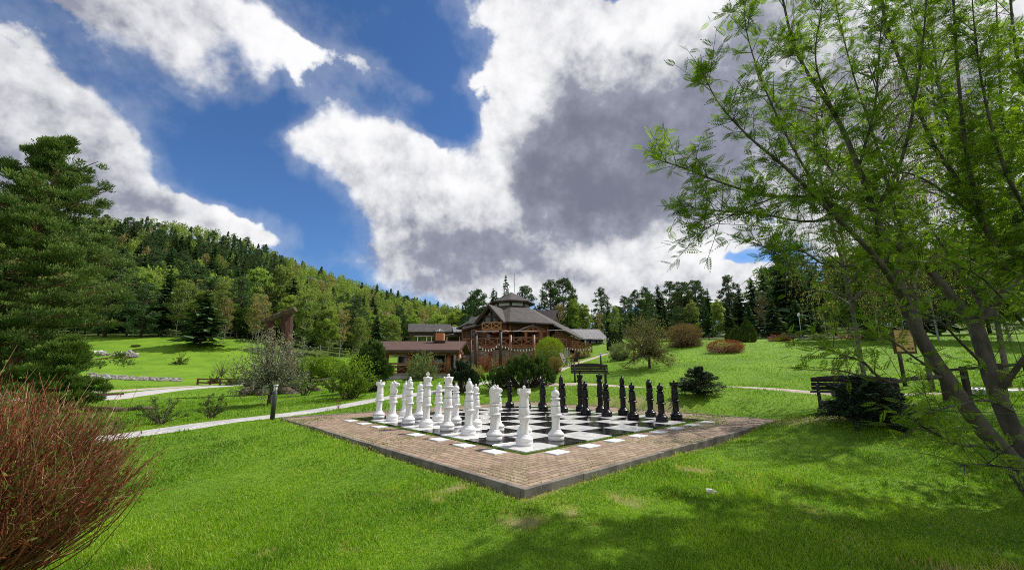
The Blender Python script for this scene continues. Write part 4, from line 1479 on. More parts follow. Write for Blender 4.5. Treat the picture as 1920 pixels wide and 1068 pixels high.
g = G(510, 789, 11.55)
b1_ = bollard(g, P(511, 720.5, 11.55).z - g.z, 'slim grey bollard lamp at the left corner of the brick square')
g = G(1127, 690, 27)
bollard(g, P(1127, 661.5, 27).z - g.z, 'slim dark bollard lamp behind the bench')
g = G(195, 741, 29)
lr = empty('lamp_post', g, 'short black cast lamp post beside the pale road', 'lamp post')
h = P(195, 703, 29).z - g.z
MB().lathe([(.001, 0), (.16, 0), (.16, .10), (.11, .16), (.095, .42), (.07, .46), (.055, .5), (.045, h * .78), (.06, h * .79), (.001, h * .8)], n=16).build('post', black_wood, lr)
MB().lathe([(.03, h * .80), (.11, h * .86), (.13, h * .93), (.10, h * .955)], n=12).build('lantern', lamp_glass, lr)
MB().lathe([(.001, h * .95), (.17, h * .945), (.12, h * .98), (.02, h * 1.0), (.001, h * 1.01)], n=12).build('cap', metal_grey, lr)
for (px, py, Y, tp_, lab) in ((1549, 625, 40, 594, 'white globe lamp on a slim post before the dark spruces'), (1503, 630, 42, 592, 'small white globe lamp half hidden among the spruces')):
    g = G(px, py, Y)
    t = P(px, tp_, Y)
    lr = empty('globe_lamp', g, lab, 'globe lamp', 'globe lamps by the far lawn')
    hh = t.z - g.z
    MB().tube([(0, 0, 0), (0, 0, hh)], .03, 8).build('post', metal_grey, lr)
    MB().lathe([(max(.001, .15 * math.sin(a)), hh - .20 * math.cos(a) + .1) for a in np.linspace(.1, math.pi - .05, 10)], n=14).build('globe', lamp_glass, lr)

# ------------------------------------------------------------------ benches
slat_m = mat('dark_bench_slats', (.018, .012, .014), (.045, .030, .034), scale=6, stretch=(.3, 3, 3), rough=.42, spec=.5, bump=.002)
iron = mat('cast_iron', (.008, .008, .009), (.02, .02, .021), scale=8, rough=.45, bump=.003)


def bench(loc, rz, length, lab, crest=True):
    """slatted bench with scrolled iron ends; x runs along the seat, -y is the front"""
    r = empty('park_bench', loc, lab, 'bench', None, rz)
    L = length / 2
    mb = MB()
    for k in range(4):
        mb.box((0, -.20 + k * .115, .44 + .004 * k), (length, .10, .035))
    mb.build('seat', slat_m, r)
    mb = MB()
    for k, z in enumerate((.53, .64, .755)):
        y = .235 + (z - .45) * .30
        mb.beam((-L, y, z), (L, y, z), .03, .095, up=(0, -.28, 1))
    mb.build('backrest', slat_m, r)
    if crest:
        mb = MB()
        xs = np.linspace(-L, L, 60)
        zt = .815 + .075 * np.cos(xs / L * math.pi / 2) ** .8 + .012 * np.abs(np.sin(xs * 21))
        y = .345
        poly = [V3((-L, y, .80)), *[V3((x, y, z)) for x, z in zip(xs, zt)], V3((L, y, .80))]
        mb.prism(poly, (0, .025, 0))
        mb.build('crest_rail', iron, r)
    for s in (-1, 1):
        x = s * (L - .16)
        mb = MB()
        mb.tube([(x, -.24, .0), (x, -.25, .12), (x, -.20, .28), (x, -.22, .43)], [.025, .022, .02, .024], 8)
        mb.tube([(x, .30, .0), (x, .26, .2), (x, .22, .43), (x, .28, .62), (x, .34, .82)], [.026, .022, .022, .022, .02], 8)
        mb.tube([(x, -.24, .42), (x, .0, .415), (x, .24, .42)], .018, 8)
        for (cy, cz, rr) in ((-.17, .13, .10), (-.06, .30, .065), (.08, .27, .085), (.18, .13, .075), (.03, .14, .06)):
            mb.tube([(x, cy + rr * math.cos(a), cz + rr * math.sin(a)) for a in np.linspace(0, 5.4, 14)], .015, 6)
        for (cy, cz) in ((-.12, .34), (.02, .36), (.13, .35), (-.02, .20), (.10, .16)):
            for a in np.arange(5) * 1.257:
                mb.leaves(np.array([[x, cy + .03 * math.cos(a), cz + .03 * math.sin(a)]]), np.array([[0, .034 * math.cos(a), .034 * math.sin(a)]]), np.array([[.0, -.018 * math.sin(a), .018 * math.cos(a)]]))
        mb.tube([(x, -.26, .63), (x, -.27, .60), (x, -.10, .645), (x, .15, .64), (x, .28, .62)], [.014, .02, .02, .02, .02], 8)
        mb.tube([(x, -.22, .43), (x, -.25, .52), (x, -.26, .62)], .016, 8)
        e_ = mb.build('end_frame', iron, r)
    return r


g = G(1107, 717, 19.6)
bench(g, math.radians(-4), 1.72, 'dark slatted bench with a scrolled crest standing behind the black pieces', True)
g = G(1606, 768, 9.8)
rb_ = bench(g, math.radians(-40), 1.75, 'dark bench with scrolled iron ends half hidden by the low spruce')
rb_.scale = (.92, .92, .84)

# garden chairs
wood_gr = mat('weathered_wood', (.16, .13, .11), (.28, .24, .21), scale=5, rough=.8, bump=.004)


def chair(loc, rz, lab, m):
    r = empty('garden_chair', loc, lab, 'chair', None, rz)
    mb = MB()
    for k in range(5):
        mb.beam((-.28, -.25 + k * .12, .38 - k * .02), (.28, -.25 + k * .12, .38 - k * .02), .10, .025)
    mb.build('seat', m, r)
    mb = MB()
    for k in range(5):
        mb.beam((-.26 + k * .13, .24, .30), (-.28 + k * .14, .48, 1.0 + .06 * (k == 2)), .11, .022, up=(0, 1, .3))
    mb.build('backrest', m, r)
    for s in (-1, 1):
        MB().beam((s * .33, -.32, 0), (s * .33, -.30, .56), .07, .05).build('leg', m, r)
        MB().beam((s * .31, .40, 0), (s * .31, .15, .56), .06, .04).build('leg', m, r)
        MB().beam((s * .34, -.36, .575), (s * .34, .36, .565), .13, .03).build('armrest', m, r)
    return r


chair(G(1064, 684, 31), math.radians(60), 'grey wooden garden chair on the grass under the round bush', wood_gr)
chair(G(1074, 684, 31.5), math.radians(-70), 'low dark wooden chair beside the gravel path', timber_dk)
g = G(930, 688, 33)
g = G(944, 690, 31)
r = empty('white_bench', g, 'white openwork garden bench behind the mountain pine', 'bench')
mb = MB()
for k in range(4):
    mb.box((0, -.15 + k * .1, .45), (1.2, .07, .025))
mb.build('seat', white_paint, r)
mb = MB()
for k in range(13):
    x = -.55 + k * .092
    mb.beam((x, .2, .45), (x, .28, .80 + .12 * math.cos(x * 2.6)), .012, .012)
mb.tube([(x, .28, .86 + .12 * math.cos(x * 2.6)) for x in np.linspace(-.6, .6, 13)], .02, 6)
mb.build('backrest', white_paint, r)
r.scale = (.8, .8, .62)
for sx in (-.52, .52):
    for sy in (-.16, .2):
        MB().box((sx, sy, .22), (.04, .04, .44)).build('leg', white_paint, r)

# ------------------------------------------------------------------ sign board
g = G(1697, 722, 13.8)
sg = empty('sign_board', g, 'yellow information board in a dark wooden frame on a single post', 'sign board')
MB().tube([(g.x, g.y, g.z - .1), (g.x, g.y, P(1697, 640, 13.8).z)], .055, 10).build('post', black_wood, sg, g)
yb = mat('yellow_board', (.42, .27, .085), (.60, .41, .15), scale=4, rough=.55)
c = P(1694, 640, 13.72)
MB().box((c.x, c.y, c.z), (.72, .05, .80)).build('frame', timber_dk, sg, g)
pn = MB().box((c.x - .01, c.y - .035, c.z + .02), (.58, .03, .70)).build('panel', yb, sg, g)
mb = MB()
for k, sh in enumerate(((0, 1, 2), (0, 2, 3), (1, 3), (0, 1, 3))):     # four small dark letters
    x = c.x + .06 + k * .055
    z = c.z - .23
    mb.box((x - .02, c.y - .053, z), (.009, .006, .07))
    if 0 in sh: mb.box((x, c.y - .0535, z + .031), (.031, .006, .009))
    if 1 in sh: mb.box((x + .02, c.y - .0525, z), (.009, .006, .07))
    if 2 in sh: mb.box((x, c.y - .054, z - .031), (.031, .006, .009))
    if 3 in sh: mb.box((x, c.y - .0545, z), (.03, .006, .009))
mb.build('lettering', black_wood, pn, g)
mb = MB()
for (x0, z0, x1, z1) in ((-.28, .12, .1, .16), (-.2, .02, .25, -.02), (-.05, -.06, .2, -.10), (-.28, .2, .26, .22)):
    mb.beam((c.x + x0, c.y - .0535, c.z + z0), (c.x + x1, c.y - .0535, c.z + z1), .006, .008)
mb.build('map_line', timber, pn, g)

# ------------------------------------------------------------------ fences and odd timber
def low_fence(pts, h, name, lab, m, post_r=.07, rails=(.35, .9), rs=(.05, .13)):
    r = empty(name, pts[0], lab, 'fence')
    o = pts[0]
    mb = MB()
    for a, b in zip(pts[:-1], pts[1:]):
        for z in rails:
            mb.beam(a + V3((0, -.05, h * z)), b + V3((0, -.05, h * z)), *rs)
    mb.build('rail', m, r, o)
    for p in pts:
        MB().box((p.x, p.y, p.z + h * .5), (post_r * 2, post_r * 2, h * 1.05)).build('post', m, r, o)
    return r


low_fence([G(px, py, Y) for px, py, Y in ((370, 722, 43), (394, 721, 43), (412, 720, 43), (428, 719, 43.3), (444, 718, 43.6), (462, 718, 44))], .62, 'timber_fence', 'low dark red timber rail fence at the bend of the pale road', mat('red_stain', (.06, .018, .010), (.14, .05, .03), scale=4, rough=.7, bump=.004))
low_fence([G(px, py, Y) for px, py, Y in ((585, 720, 33), (612, 720, 33), (640, 720, 33), (668, 720, 33), (692, 720, 33))], .7, 'rail_fence', 'grey rail fence behind the shrubs left of the pavilion', wood_gr)
sf = low_fence([G(px, py, Y) for px, py, Y in ((1770, 720, 9.6), (1812, 722, 9.4), (1880, 724, 9.2), (1935, 726, 9))], .72, 'post_fence', 'dark post and rail fence beyond the rowan trunks', black_wood, .045, (.95,), (.04, .06))
g0_, g1_ = G(158, 748, 25.5), G(163, 748, 25.5)
o = MB().box((g0_.x, g0_.y, g0_.z + .42), (.12, .12, .9)).beam((g0_.x - .1, g0_.y, g0_.z + .86), (g0_.x + .75, g0_.y, g0_.z + 1.12), .14, .09).build('post_stump', timber_dk, None, g0_)
o.location = g0_
tag(o, 'dark wooden post with a slanted board at the road edge by the pine', 'post')
a, b = G(120, 752, 27.2), G(232, 737, 29.6)
pts = [a.lerp(b, t) for t in np.linspace(0, 1, 9)]
mb = MB()
for p, q in zip(pts[:-1], pts[1:]):
    p = V3((p.x, p.y, Hz(p.x, p.y) + .06)); q = V3((q.x, q.y, Hz(q.x, q.y) + .06))
    mb.beam(p, q, .16, .18)
tag(mb.build('road_kerb', timber_dk), kind='structure')
g = G(195, 770, 17)
o = MB().tube([V3((-.9, .1, .10)), V3((0, 0, .13)), V3((.9, -.1, .12))], [.09, .11, .08], 10, wob=.15, rng=rg).build('log', bark_gr)
o.location = g
tag(o, 'weathered log lying in the grass behind the red-stemmed bush', 'log')
g = G(268, 760, 17)
o = o.copy(); COL.objects.link(o); o.location = g; o.scale = (.5, .7, .7); o.rotation_euler = (0, 0, .5)
tag(o, 'short dark log lying in the grass left of the two small shrubs', 'log')
# slab bridge by the far right
g = G(1850, 745, 10.3)
o = MB().box((0, 0, .05), (1.3, .9, .10)).build('paving_slab', plate_m)
o.location = g; o.rotation_euler = (.04, 0, .3)
tag(o, 'grey stone slab at the end of the dirt path behind the rowan', 'slab')

# rocks on the meadow
rr_ = np.random.default_rng(21)
for k in range(34):
    px = 150 + 108 * rr_.random()
    big = rr_.random() ** 2
    g = G(px, 664, 62 + rr_.random() * 3.5)
    s = .35 + .85 * big
    o = rock_mb((0, 0, s * .16), (s, s * .8, s * .75), k).build('boulder', stone_m if k % 4 else pale_m)
    o.location = g
    tag(o, 'pale angular boulder in the rock outcrop on the left meadow', 'boulder', 'boulders of the rock outcrop on the meadow')
mb = MB()
for k in range(420):
    px = 165 + 175 * rr_.random() ** .9
    g = G(px, 710, 45.5 + rr_.random() * 2.6)
    s = .12 + .34 * rr_.random() ** 2
    rock_mb((g.x, g.y, g.z + s * .2), (s, s * .8, s * .6), k, mb)
tag(mb.build('rubble', [stone_m]), 'band of loose pale stones along the foot of the left meadow', 'rubble', kind='stuff')
mb = MB()
for k in range(260):
    px = rr_.choice([1500 + 60 * rr_.random(), 1565 + 110 * rr_.random()])
    g = G(px, 640, 39 + rr_.random() * 3)
    s = .15 + .4 * rr_.random() ** 2
    rock_mb((g.x, g.y, g.z + s * .2), (s, s * .8, s * .6), k, mb)
tag(mb.build('rockery', [stone_m]), 'rockery of small pale stones at the top of the right lawn', 'rockery', kind='stuff')

# ------------------------------------------------------------------ vegetation
def fol(name, c1, c2, transl=.35, rnd=.25, rough=.8):
    return mat(name, c1, c2, scale=1.2, rough=rough, spec=.12, transl=transl, tint=True, rnd=rnd)


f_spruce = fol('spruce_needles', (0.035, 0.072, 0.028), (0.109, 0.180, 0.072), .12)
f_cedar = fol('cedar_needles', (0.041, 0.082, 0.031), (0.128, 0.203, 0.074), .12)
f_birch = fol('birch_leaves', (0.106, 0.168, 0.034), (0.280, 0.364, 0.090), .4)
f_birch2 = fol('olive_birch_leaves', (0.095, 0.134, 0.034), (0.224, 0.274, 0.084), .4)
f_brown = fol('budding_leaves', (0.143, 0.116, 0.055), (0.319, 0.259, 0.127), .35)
birch_bark = mat('birch_bark', (.20, .185, .165), (.52, .50, .47), scale=3, stretch=(1, 1, .5), rough=.7)
trunk_bark = mat('grey_brown_bark', (.030, .022, .016), (.090, .068, .050), scale=7, stretch=(1, 1, .25), rough=.9, bump=.01, bscale=25)
twig_bark = mat('twig_bark', (.06, .045, .035), (.15, .12, .095), scale=6, rough=.85)


def conifer_mb(seed, h, r, whorls, per, quads, droop=.25, top=.02, sparse=0.0, wleaf=1.0):
    """tapered conifer: whorls of drooping branches carrying flat needle sprays"""
    g = np.random.default_rng(seed)
    Cn, A, B, T = [], [], [], []
    tw = MB()
    z0 = h * (.05 + .10 * g.random())
    for i in range(whorls):
        t = (i + g.random() * .8) / whorls
        z = z0 + (h - z0) * t ** .92
        L = r * (1 - t) ** .8 * (.75 + .45 * g.random()) + top * h
        for k in range(per):
            if g.random() < sparse:
                continue
            a = g.random() * 6.283
            l = L * (.65 + .5 * g.random())
            d = np.array([math.cos(a), math.sin(a), 0])
            side = np.array([-d[1], d[0], 0])
            nq = max(2, int(quads * (.4 + .6 * l / r)))
            s = (np.arange(nq) + g.random(nq)) / nq
            dr = -droop * l * s ** 1.4 + .10 * l * s ** 3
            c = np.array([0, 0, z]) + d * (s * l)[:, None] + np.array([0, 0, 1.]) * dr[:, None] + side * (g.normal(size=nq) * .13 * l * (1.1 - s))[:, None]
            ax = d[None] * .6 + side[None] * (g.normal(size=nq) * .7)[:, None] + np.array([0, 0, 1.])[None] * (g.normal(size=nq) * .22 - .22)[:, None]
            ax /= np.linalg.norm(ax, axis=1)[:, None]
            ln = l * (.20 + .16 * g.random(nq)) + .012 * h
            up = rvec(g, nq) * .5 + np.array([0, 0, 1.])
            b = np.cross(ax, up); b /= np.linalg.norm(b, axis=1)[:, None]
            Cn.append(c); A.append(ax * ln[:, None]); B.append(b * (ln * .42 * wleaf)[:, None])
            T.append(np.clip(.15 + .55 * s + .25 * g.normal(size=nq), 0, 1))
    m = MB().leaves(np.concatenate(Cn), np.concatenate(A), np.concatenate(B), np.concatenate(T))
    tw.tube([(0, 0, -.3), (0, 0, h * .5), (0, 0, h * .97)], [.022 * h * .6, .012 * h * .6, .003 * h], 7)
    return m, tw


def clump_points(g, nclump, center_fn, rc):
    return np.array([center_fn(g) for _ in range(nclump)])


def cedar_mb(seed, h, r, ncl, quads, base=.22, lean=.0):
    """stone-pine habit: rounded needle clumps at the ends of rising boughs, with gaps"""
    g = np.random.default_rng(seed)
    Cn, A, B, T = [], [], [], []
    tw = MB()
    tw.tube([(0, 0, -.3), (g.normal() * .01 * h, g.normal() * .01 * h, h * .5), (0, 0, h * .95)], [.017 * h, .011 * h, .003 * h], 7)
    for i in range(ncl):
        t = base + (1 - base) * ((i + .5) / ncl) ** .85
        prof = r * (math.sin(math.pi * min(1, (1.04 - t) / (1.04 - base) * .78 + .0)) ** .7) * (.55 + .6 * g.random())
        a = g.random() * 6.283
        z = h * t
        e = np.array([math.cos(a) * prof, math.sin(a) * prof, z + prof * .15])
        if g.random() < .7:
            tw.tube([(0, 0, z - .05 * h), e * .5 + np.array([0, 0, (z - .04 * h) * .5]), e], [.005 * h, .004 * h, .0015 * h], 4, cap=False)
        cr = r * (.24 + .16 * g.random()) * (1.15 - .5 * t)
        n = quads
        q = rvec(g, n) * (g.random(n) ** .45)[:, None] * np.array([1, 1, .62]) * cr
        c = e + q
        ax = q / (np.linalg.norm(q, axis=1)[:, None] + 1e-6) * .7 + rvec(g, n) * .6 + np.array([0, 0, .45])
        ax /= np.linalg.norm(ax, axis=1)[:, None]
        ln = cr * (.24 + .14 * g.random(n))
        b = np.cross(ax, rvec(g, n)); b /= np.linalg.norm(b, axis=1)[:, None] + 1e-6
        Cn.append(c); A.append(ax * ln[:, None]); B.append(b * (ln * .34)[:, None])
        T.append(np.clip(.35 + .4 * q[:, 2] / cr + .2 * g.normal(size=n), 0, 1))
    return MB().leaves(np.concatenate(Cn), np.concatenate(A), np.concatenate(B), np.concatenate(T)), tw


def broad_mb(seed, h, r, base, ncl, quads, leaf, trunk_r, airy=.55, egg=.62, stems=1, limbs=True, spread=1.0, twn=5):
    """broadleaf: trunk, limbs to each leaf clump, clumps through an uneven egg-shaped crown"""
    g = np.random.default_rng(seed)
    tw = MB()
    Cn, A, B, T = [], [], [], []
    H0, cz = h * base, h * (base + (1 - base) * .52)
    forks = []
    for s in range(stems):
        a = g.random() * 6.28
        off = np.array([math.cos(a), math.sin(a), 0]) * (.0 if stems == 1 else trunk_r * 2)
        tip = np.array([math.cos(a), math.sin(a), 0]) * r * (.1 if stems == 1 else .45) + np.array([0, 0, h * (.93 - .12 * (stems > 1))])
        pts = [off + np.array([0, 0, -.15]), off + (tip - off) * np.array([.15, .15, .3]) + g.normal(size=3) * .02 * h, off + (tip - off) * np.array([.5, .5, .65]) + g.normal(size=3) * .015 * h, tip]
        c = catmull(pts, 4)
        tw.tube(c, np.linspace(trunk_r, trunk_r * .15, len(c)), twn + 2)
        forks.append(c)
    for i in range(ncl):
        d = rvec(g, 1)[0]
        rad = g.random() ** (1 / 2.4)
        e = d * rad * np.array([r, r, h * (1 - base) * .5])
        zt = (e[2] / (h * (1 - base) * .5) + 1) / 2
        e[:2] *= (1 - .5 * max(0, zt - egg) / (1 - egg)) * spread * (.85 + .3 * g.random())
        e[2] += cz
        if limbs:
            f = forks[i % len(forks)]
            k = np.argmin(np.abs(f[:, 2] - (e[2] - .35 * np.linalg.norm(e[:2]) - .08 * h)))
            k = max(2, k)
            p = f[k]
            mid = (p + e) / 2 + g.normal(size=3) * .04 * r + np.array([0, 0, -.04 * h])
            tw.tube([p, mid, e], [trunk_r * .32, trunk_r * .2, trunk_r * .06], twn, cap=False)
        cr = r * (.20 + .20 * g.random())
        n = quads
        q = rvec(g, n) * (g.random(n) ** .5)[:, None] * cr * np.array([1, 1, .8])
        ax = rvec(g, n) + np.array([0, 0, -.25]); ax /= np.linalg.norm(ax, axis=1)[:, None]
        b = np.cross(ax, rvec(g, n)); b /= np.linalg.norm(b, axis=1)[:, None] + 1e-6
        ln = leaf * (.6 + .8 * g.random(n))
        keep = g.random(n) < airy + .3
        Cn.append((e + q)[keep]); A.append((ax * ln[:, None])[keep]); B.append((b * (ln * .55)[:, None])[keep])
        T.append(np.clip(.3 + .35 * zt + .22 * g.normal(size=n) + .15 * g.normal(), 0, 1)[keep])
    return MB().leaves(np.concatenate(Cn), np.concatenate(A), np.concatenate(B), np.concatenate(T)), tw


def tree_thing(name, loc, label, cat, crown, twood, fm, bm, group=None, crown_name='crown', trunk_name='trunk', rz=0.0):
    r = empty(name, loc, label, cat, group, rz)
    crown.build(crown_name, fm, r)
    twood.build(trunk_name, bm, r)
    return r


# ---- forest stock: a few trees of each kind, copied
rt = np.random.default_rng(77)
STOCK = {}


def stock(kind, i):
    key = (kind, i)
    if key in STOCK:
        return STOCK[key]
    s = hash((kind == 'spruce', kind == 'cedar', i)) % 9999 + i * 13
    if kind == 'spruce':
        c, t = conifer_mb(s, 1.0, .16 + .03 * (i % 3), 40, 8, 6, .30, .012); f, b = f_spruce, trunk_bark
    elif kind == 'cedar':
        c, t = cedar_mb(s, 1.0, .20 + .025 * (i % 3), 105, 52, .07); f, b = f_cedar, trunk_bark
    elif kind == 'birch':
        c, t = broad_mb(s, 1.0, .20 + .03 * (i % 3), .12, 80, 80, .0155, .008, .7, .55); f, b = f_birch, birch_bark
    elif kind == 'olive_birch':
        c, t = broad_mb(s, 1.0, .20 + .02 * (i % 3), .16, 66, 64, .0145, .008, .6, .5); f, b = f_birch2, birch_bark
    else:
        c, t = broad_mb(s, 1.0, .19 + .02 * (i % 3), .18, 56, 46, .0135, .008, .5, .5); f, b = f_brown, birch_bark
    cm = c.build('crown', f); tm = t.build('trunk', b)
    cm_me, tm_me = cm.data, tm.data
    bpy.data.objects.remove(cm); bpy.data.objects.remove(tm)
    STOCK[key] = (cm_me, tm_me)
    return STOCK[key]


KNAME = {'spruce': ('spruce_tree', 'spruce'), 'cedar': ('pine_tree', 'pine'), 'birch': ('birch_tree', 'birch'), 'olive_birch': ('birch_tree', 'birch'), 'brown': ('birch_tree', 'birch')}
KIND_LOOK = {'spruce': 'dark narrow spruce', 'cedar': 'dark bushy pine', 'birch': 'bright green birch', 'olive_birch': 'olive green birch', 'brown': 'brownish birch just coming into leaf'}


def plant(kind, x, y, h, label, group, wide=1.0, var=None, z=None):
    i = int(rt.integers(0, 4)) if var is None else var
    cme, tme = stock(kind, i)
    r = empty(KNAME[kind][0], (x, y, Hz(x, y) if z is None else z), label, KNAME[kind][1], group, rt.random() * 6.28)
    r.scale = (h * wide, h * wide, h)
    for n, me in (('crown', cme), ('trunk', tme)):
        o = bpy.data.objects.new(n, me)
        COL.objects.link(o)
        o.parent = r
    return r


# named forest trees of the left foreground edge: (px, py base, Y, py top, kind, wide, label)
for (px, Y, top, kind, wd, lab) in (
        (262, 79, 532, 'cedar', 1.25, 'dark broad pine standing alone at the meadow edge below the bright slope'), (196, 80, 480, 'cedar', 1.3, 'dark pine beside the big pine at the left of the meadow'), (300, 84, 505, 'spruce', 1.5, 'dark spruce between the two pines at the meadow edge'),
        (376, 72, 545, 'spruce', 2.0, 'broad low-branched spruce throwing a shadow on the meadow'), (330, 82, 520, 'olive_birch', 1.0, 'birch with a bare pale trunk at the meadow edge'), (405, 84, 530, 'olive_birch', 1.1, 'birch right of the broad spruce at the meadow edge'),
        (418, 76, 560, 'brown', .9, 'brownish birch with white trunk right of the broad spruce'), (483, 74, 542, 'brown', 1.0, 'pale yellowish birch with a forked white trunk left of the gate sculpture'), (470, 112, 498, 'birch', 1.1, 'large bright green birch above the gate sculpture'),
        (570, 78, 540, 'olive_birch', 1.0, 'birch with a white trunk just right of the gate sculpture'), (612, 80, 575, 'birch', 1.1, 'bright birch above the round green bush'), (637, 82, 572, 'brown', 1.0, 'orange-brown birch between green birches above the shrubs'),
        (590, 90, 585, 'spruce', 1.2, 'dark spruce behind the birch right of the gate'), (672, 86, 595, 'olive_birch', 1.1, 'olive birch above the young pine left of the pavilion'), (540, 86, 520, 'spruce', 1.4, 'tall dark spruce behind the gate sculpture'),
        (240, 92, 500, 'birch', 1.2, 'green birch behind the meadow pines'), (350, 92, 500, 'cedar', 1.2, 'dark pine behind the pale-trunked birch'), (440, 95, 520, 'cedar', 1.1, 'dark pine behind the brownish birch'), (520, 95, 500, 'olive_birch', 1.2, 'olive birch behind the tall gate trunks'), (705, 95, 590, 'spruce', 1.3, 'dark spruce above the left end of the pavilion'), (735, 100, 600, 'olive_birch', 1.2, 'olive birch behind the pavilion roof'), (660, 98, 560, 'cedar', 1.2, 'dark pine above the orange-brown birch')):
    p = P(px, 640, Y)
    z = Hz(p.x, p.y)
    plant(kind, p.x, p.y, P(px, top, Y).z - z, lab, None, wd)

# trees seen over and beside the lodge: (px, top, Y, kind, wide, place)
RIGHT = [(895, 545, 76, 'cedar', 1.15, 'left of the cupola'), (906, 553, 78, 'spruce', .9, 'just left of the glazed gable'), (883, 560, 80, 'cedar', 1.0, 'over the left roof'), (948, 514, 78, 'spruce', .75, 'rising as a spire behind the steel flues'), (924, 540, 79, 'spruce', .9, 'behind the gable ridge'), (930, 545, 80, 'spruce', .85, 'touching the cupola on its left'),
         (985, 537, 76, 'cedar', 1.1, 'right of the antenna'), (1034, 526, 74, 'cedar', 1.0, 'over the right dormer, left of a pair'), (1058, 524, 75, 'cedar', 1.0, 'over the right dormer, right of a pair'), (1076, 536, 76, 'spruce', 1.1, 'right of the pair over the dormer'), (1050, 565, 70, 'brown', .9, 'behind the right dormer'), (1078, 556, 72, 'birch', .8, 'behind the ribbed roof'), (1098, 568, 70, 'birch', 1.0, 'over the ribbed metal roof'),
         (1130, 541, 78, 'cedar', .9, 'standing tall between sky gaps right of the lodge'), (1143, 560, 74, 'spruce', .8, 'right of the tall airy pine'), (1125, 585, 70, 'brown', .8, 'behind the end of the ribbed roof'), (1155, 575, 66, 'olive_birch', 1.0, 'behind the small trimmed shrub'), (1175, 556, 74, 'cedar', 1.0, 'left above the trimmed brown tree'), (1195, 545, 78, 'cedar', .9, 'above the trimmed brown tree'), (1216, 540, 76, 'cedar', 1.0, 'right above the trimmed brown tree'), (1240, 533, 78, 'spruce', 1.1, 'above the second brown bush'), (1262, 528, 80, 'cedar', .9, 'in the middle of the right forest edge'), (1285, 530, 76, 'cedar', 1.1, 'with a twin top in the right forest edge'), (1312, 527, 78, 'cedar', 1.0, 'with feathered top in the right forest edge'), (1335, 540, 74, 'spruce', 1.1, 'above the red shrub hedge'), (1352, 560, 64, 'birch', .9, 'pale among dark spruces above the red shrub hedge'), (1376, 517, 82, 'cedar', .8, 'tallest in the notch right of centre'), (1395, 530, 76, 'spruce', 1.1, 'over the clipped cone shrubs'), (1420, 520, 74, 'spruce', 1.2, 'over the pair of clipped cone shrubs'), (1436, 545, 62, 'brown', .8, 'reddish beside dark spruces on the right'), (1445, 512, 72, 'spruce', 1.3, 'left of the great dark spruces'), (1475, 497, 62, 'spruce', 1.4, 'great and dark at the right end of the forest edge'), (1505, 500, 60, 'spruce', 1.4, 'great and dark behind the bare little tree'), (1540, 505, 56, 'spruce', 1.4, 'behind the globe lamp'),
         (1165, 600, 60, 'spruce', .9, 'low and dark left of the trimmed brown tree'), (1250, 570, 62, 'spruce', 1.2, 'lower in front of the forest edge'), (1300, 560, 60, 'olive_birch', 1.0, 'in front of the twin-topped pine'), (1330, 575, 58, 'spruce', 1.3, 'behind the red shrub hedge'), (1370, 570, 58, 'spruce', 1.4, 'broad and blue behind the cone shrubs'), (1410, 565, 56, 'spruce', 1.3, 'broad behind the cone shrub pair'), (1455, 560, 54, 'spruce', 1.4, 'broad behind the reddish shrub'), (1500, 560, 50, 'spruce', 1.5, 'broad beside the globe lamps'), (1225, 575, 62, 'cedar', 1.2, 'bushy behind the brown bush'), (1275, 575, 60, 'cedar', 1.2, 'bushy right of the brown bush')]
for (px, top, Y, kind, wd, pl) in RIGHT:
    p = P(px, 640, Y)
    z = Hz(p.x, p.y)
    plant(kind, p.x, p.y, P(px, top, Y).z - z, f'{KIND_LOOK[kind]} {pl}', 'trees behind the lodge and the right lawn', wd)

# rest of the right forest, behind the front row
for k in range(95):
    px = 880 + 1300 * rt.random()
    Y = (85 if px < 1150 else 72 if px < 1400 else 62) + 45 * rt.random()
    if 560 < px < 900:
        continue
    p = P(px, 640, Y)
    z = Hz(p.x, p.y)
    top = (572 + 26 * rt.random()) if px < 1180 else (548 + 40 * rt.random()) if px < 1440 else 470 + 90 * rt.random()
    kind = rt.choice(['spruce', 'cedar', 'olive_birch', 'brown', 'birch'], p=[.45, .25, .14, .06, .10])
    plant(kind, p.x, p.y, max(5, P(px, top, Y).z - z), f'{KIND_LOOK[kind]} in the second rank behind the right lawn', 'second rank of the right forest', 1.1)

# hillside forest
cand = []
for _ in range(60000):
    Y = 80 + 400 * math.sqrt(rt.random())
    px = -160 + 1060 * rt.random()
    cand.append((px, Y))
cell = {}
acc = []
for px, Y in cand:
    x = (px - 960) / F * Y * 1.0
    sp = 4.6 if Y < 130 else 5.6 if Y < 220 else 6.6
    if Y < float(forest_edge(np.array([x]), np.array([Y]))[0]) + 3:
        continue
    ridge = np.interp(px, [-160, 150, 330, 500, 640, 760, 850, 900], [318, 325, 345, 373, 415, 465, 520, 520])
    if Y > ridge + 8:
        continue
    if px > 690 and Y < 106:
        continue
    kx, ky = int(x // 7), int(Y // 7)
    ok = True
    for dx in (-1, 0, 1):
        for dy in (-1, 0, 1):
            for (a, b) in cell.get((kx + dx, ky + dy), ()):
                if (a - x) ** 2 + (b - Y) ** 2 < sp * sp:
                    ok = False
    if ok:
        cell.setdefault((kx, ky), []).append((x, Y))
        acc.append((px, x, Y, ridge))
acc.sort(key=lambda t: t[2])
axy = np.array([(a[1], a[2]) for a in acc])
az = H(axy[:, 0], axy[:, 1])
zone = fbm2(axy[:, 0], axy[:, 1], 31, 3, .045)
counts = {'spruce': 0, 'pine': 0, 'birch': 0}
CAP = {'spruce': 210, 'pine': 150, 'birch': 220}
rest = {'spruce': MB(), 'cedar': MB(), 'birch': MB(), 'olive_birch': MB(), 'brown': MB()}
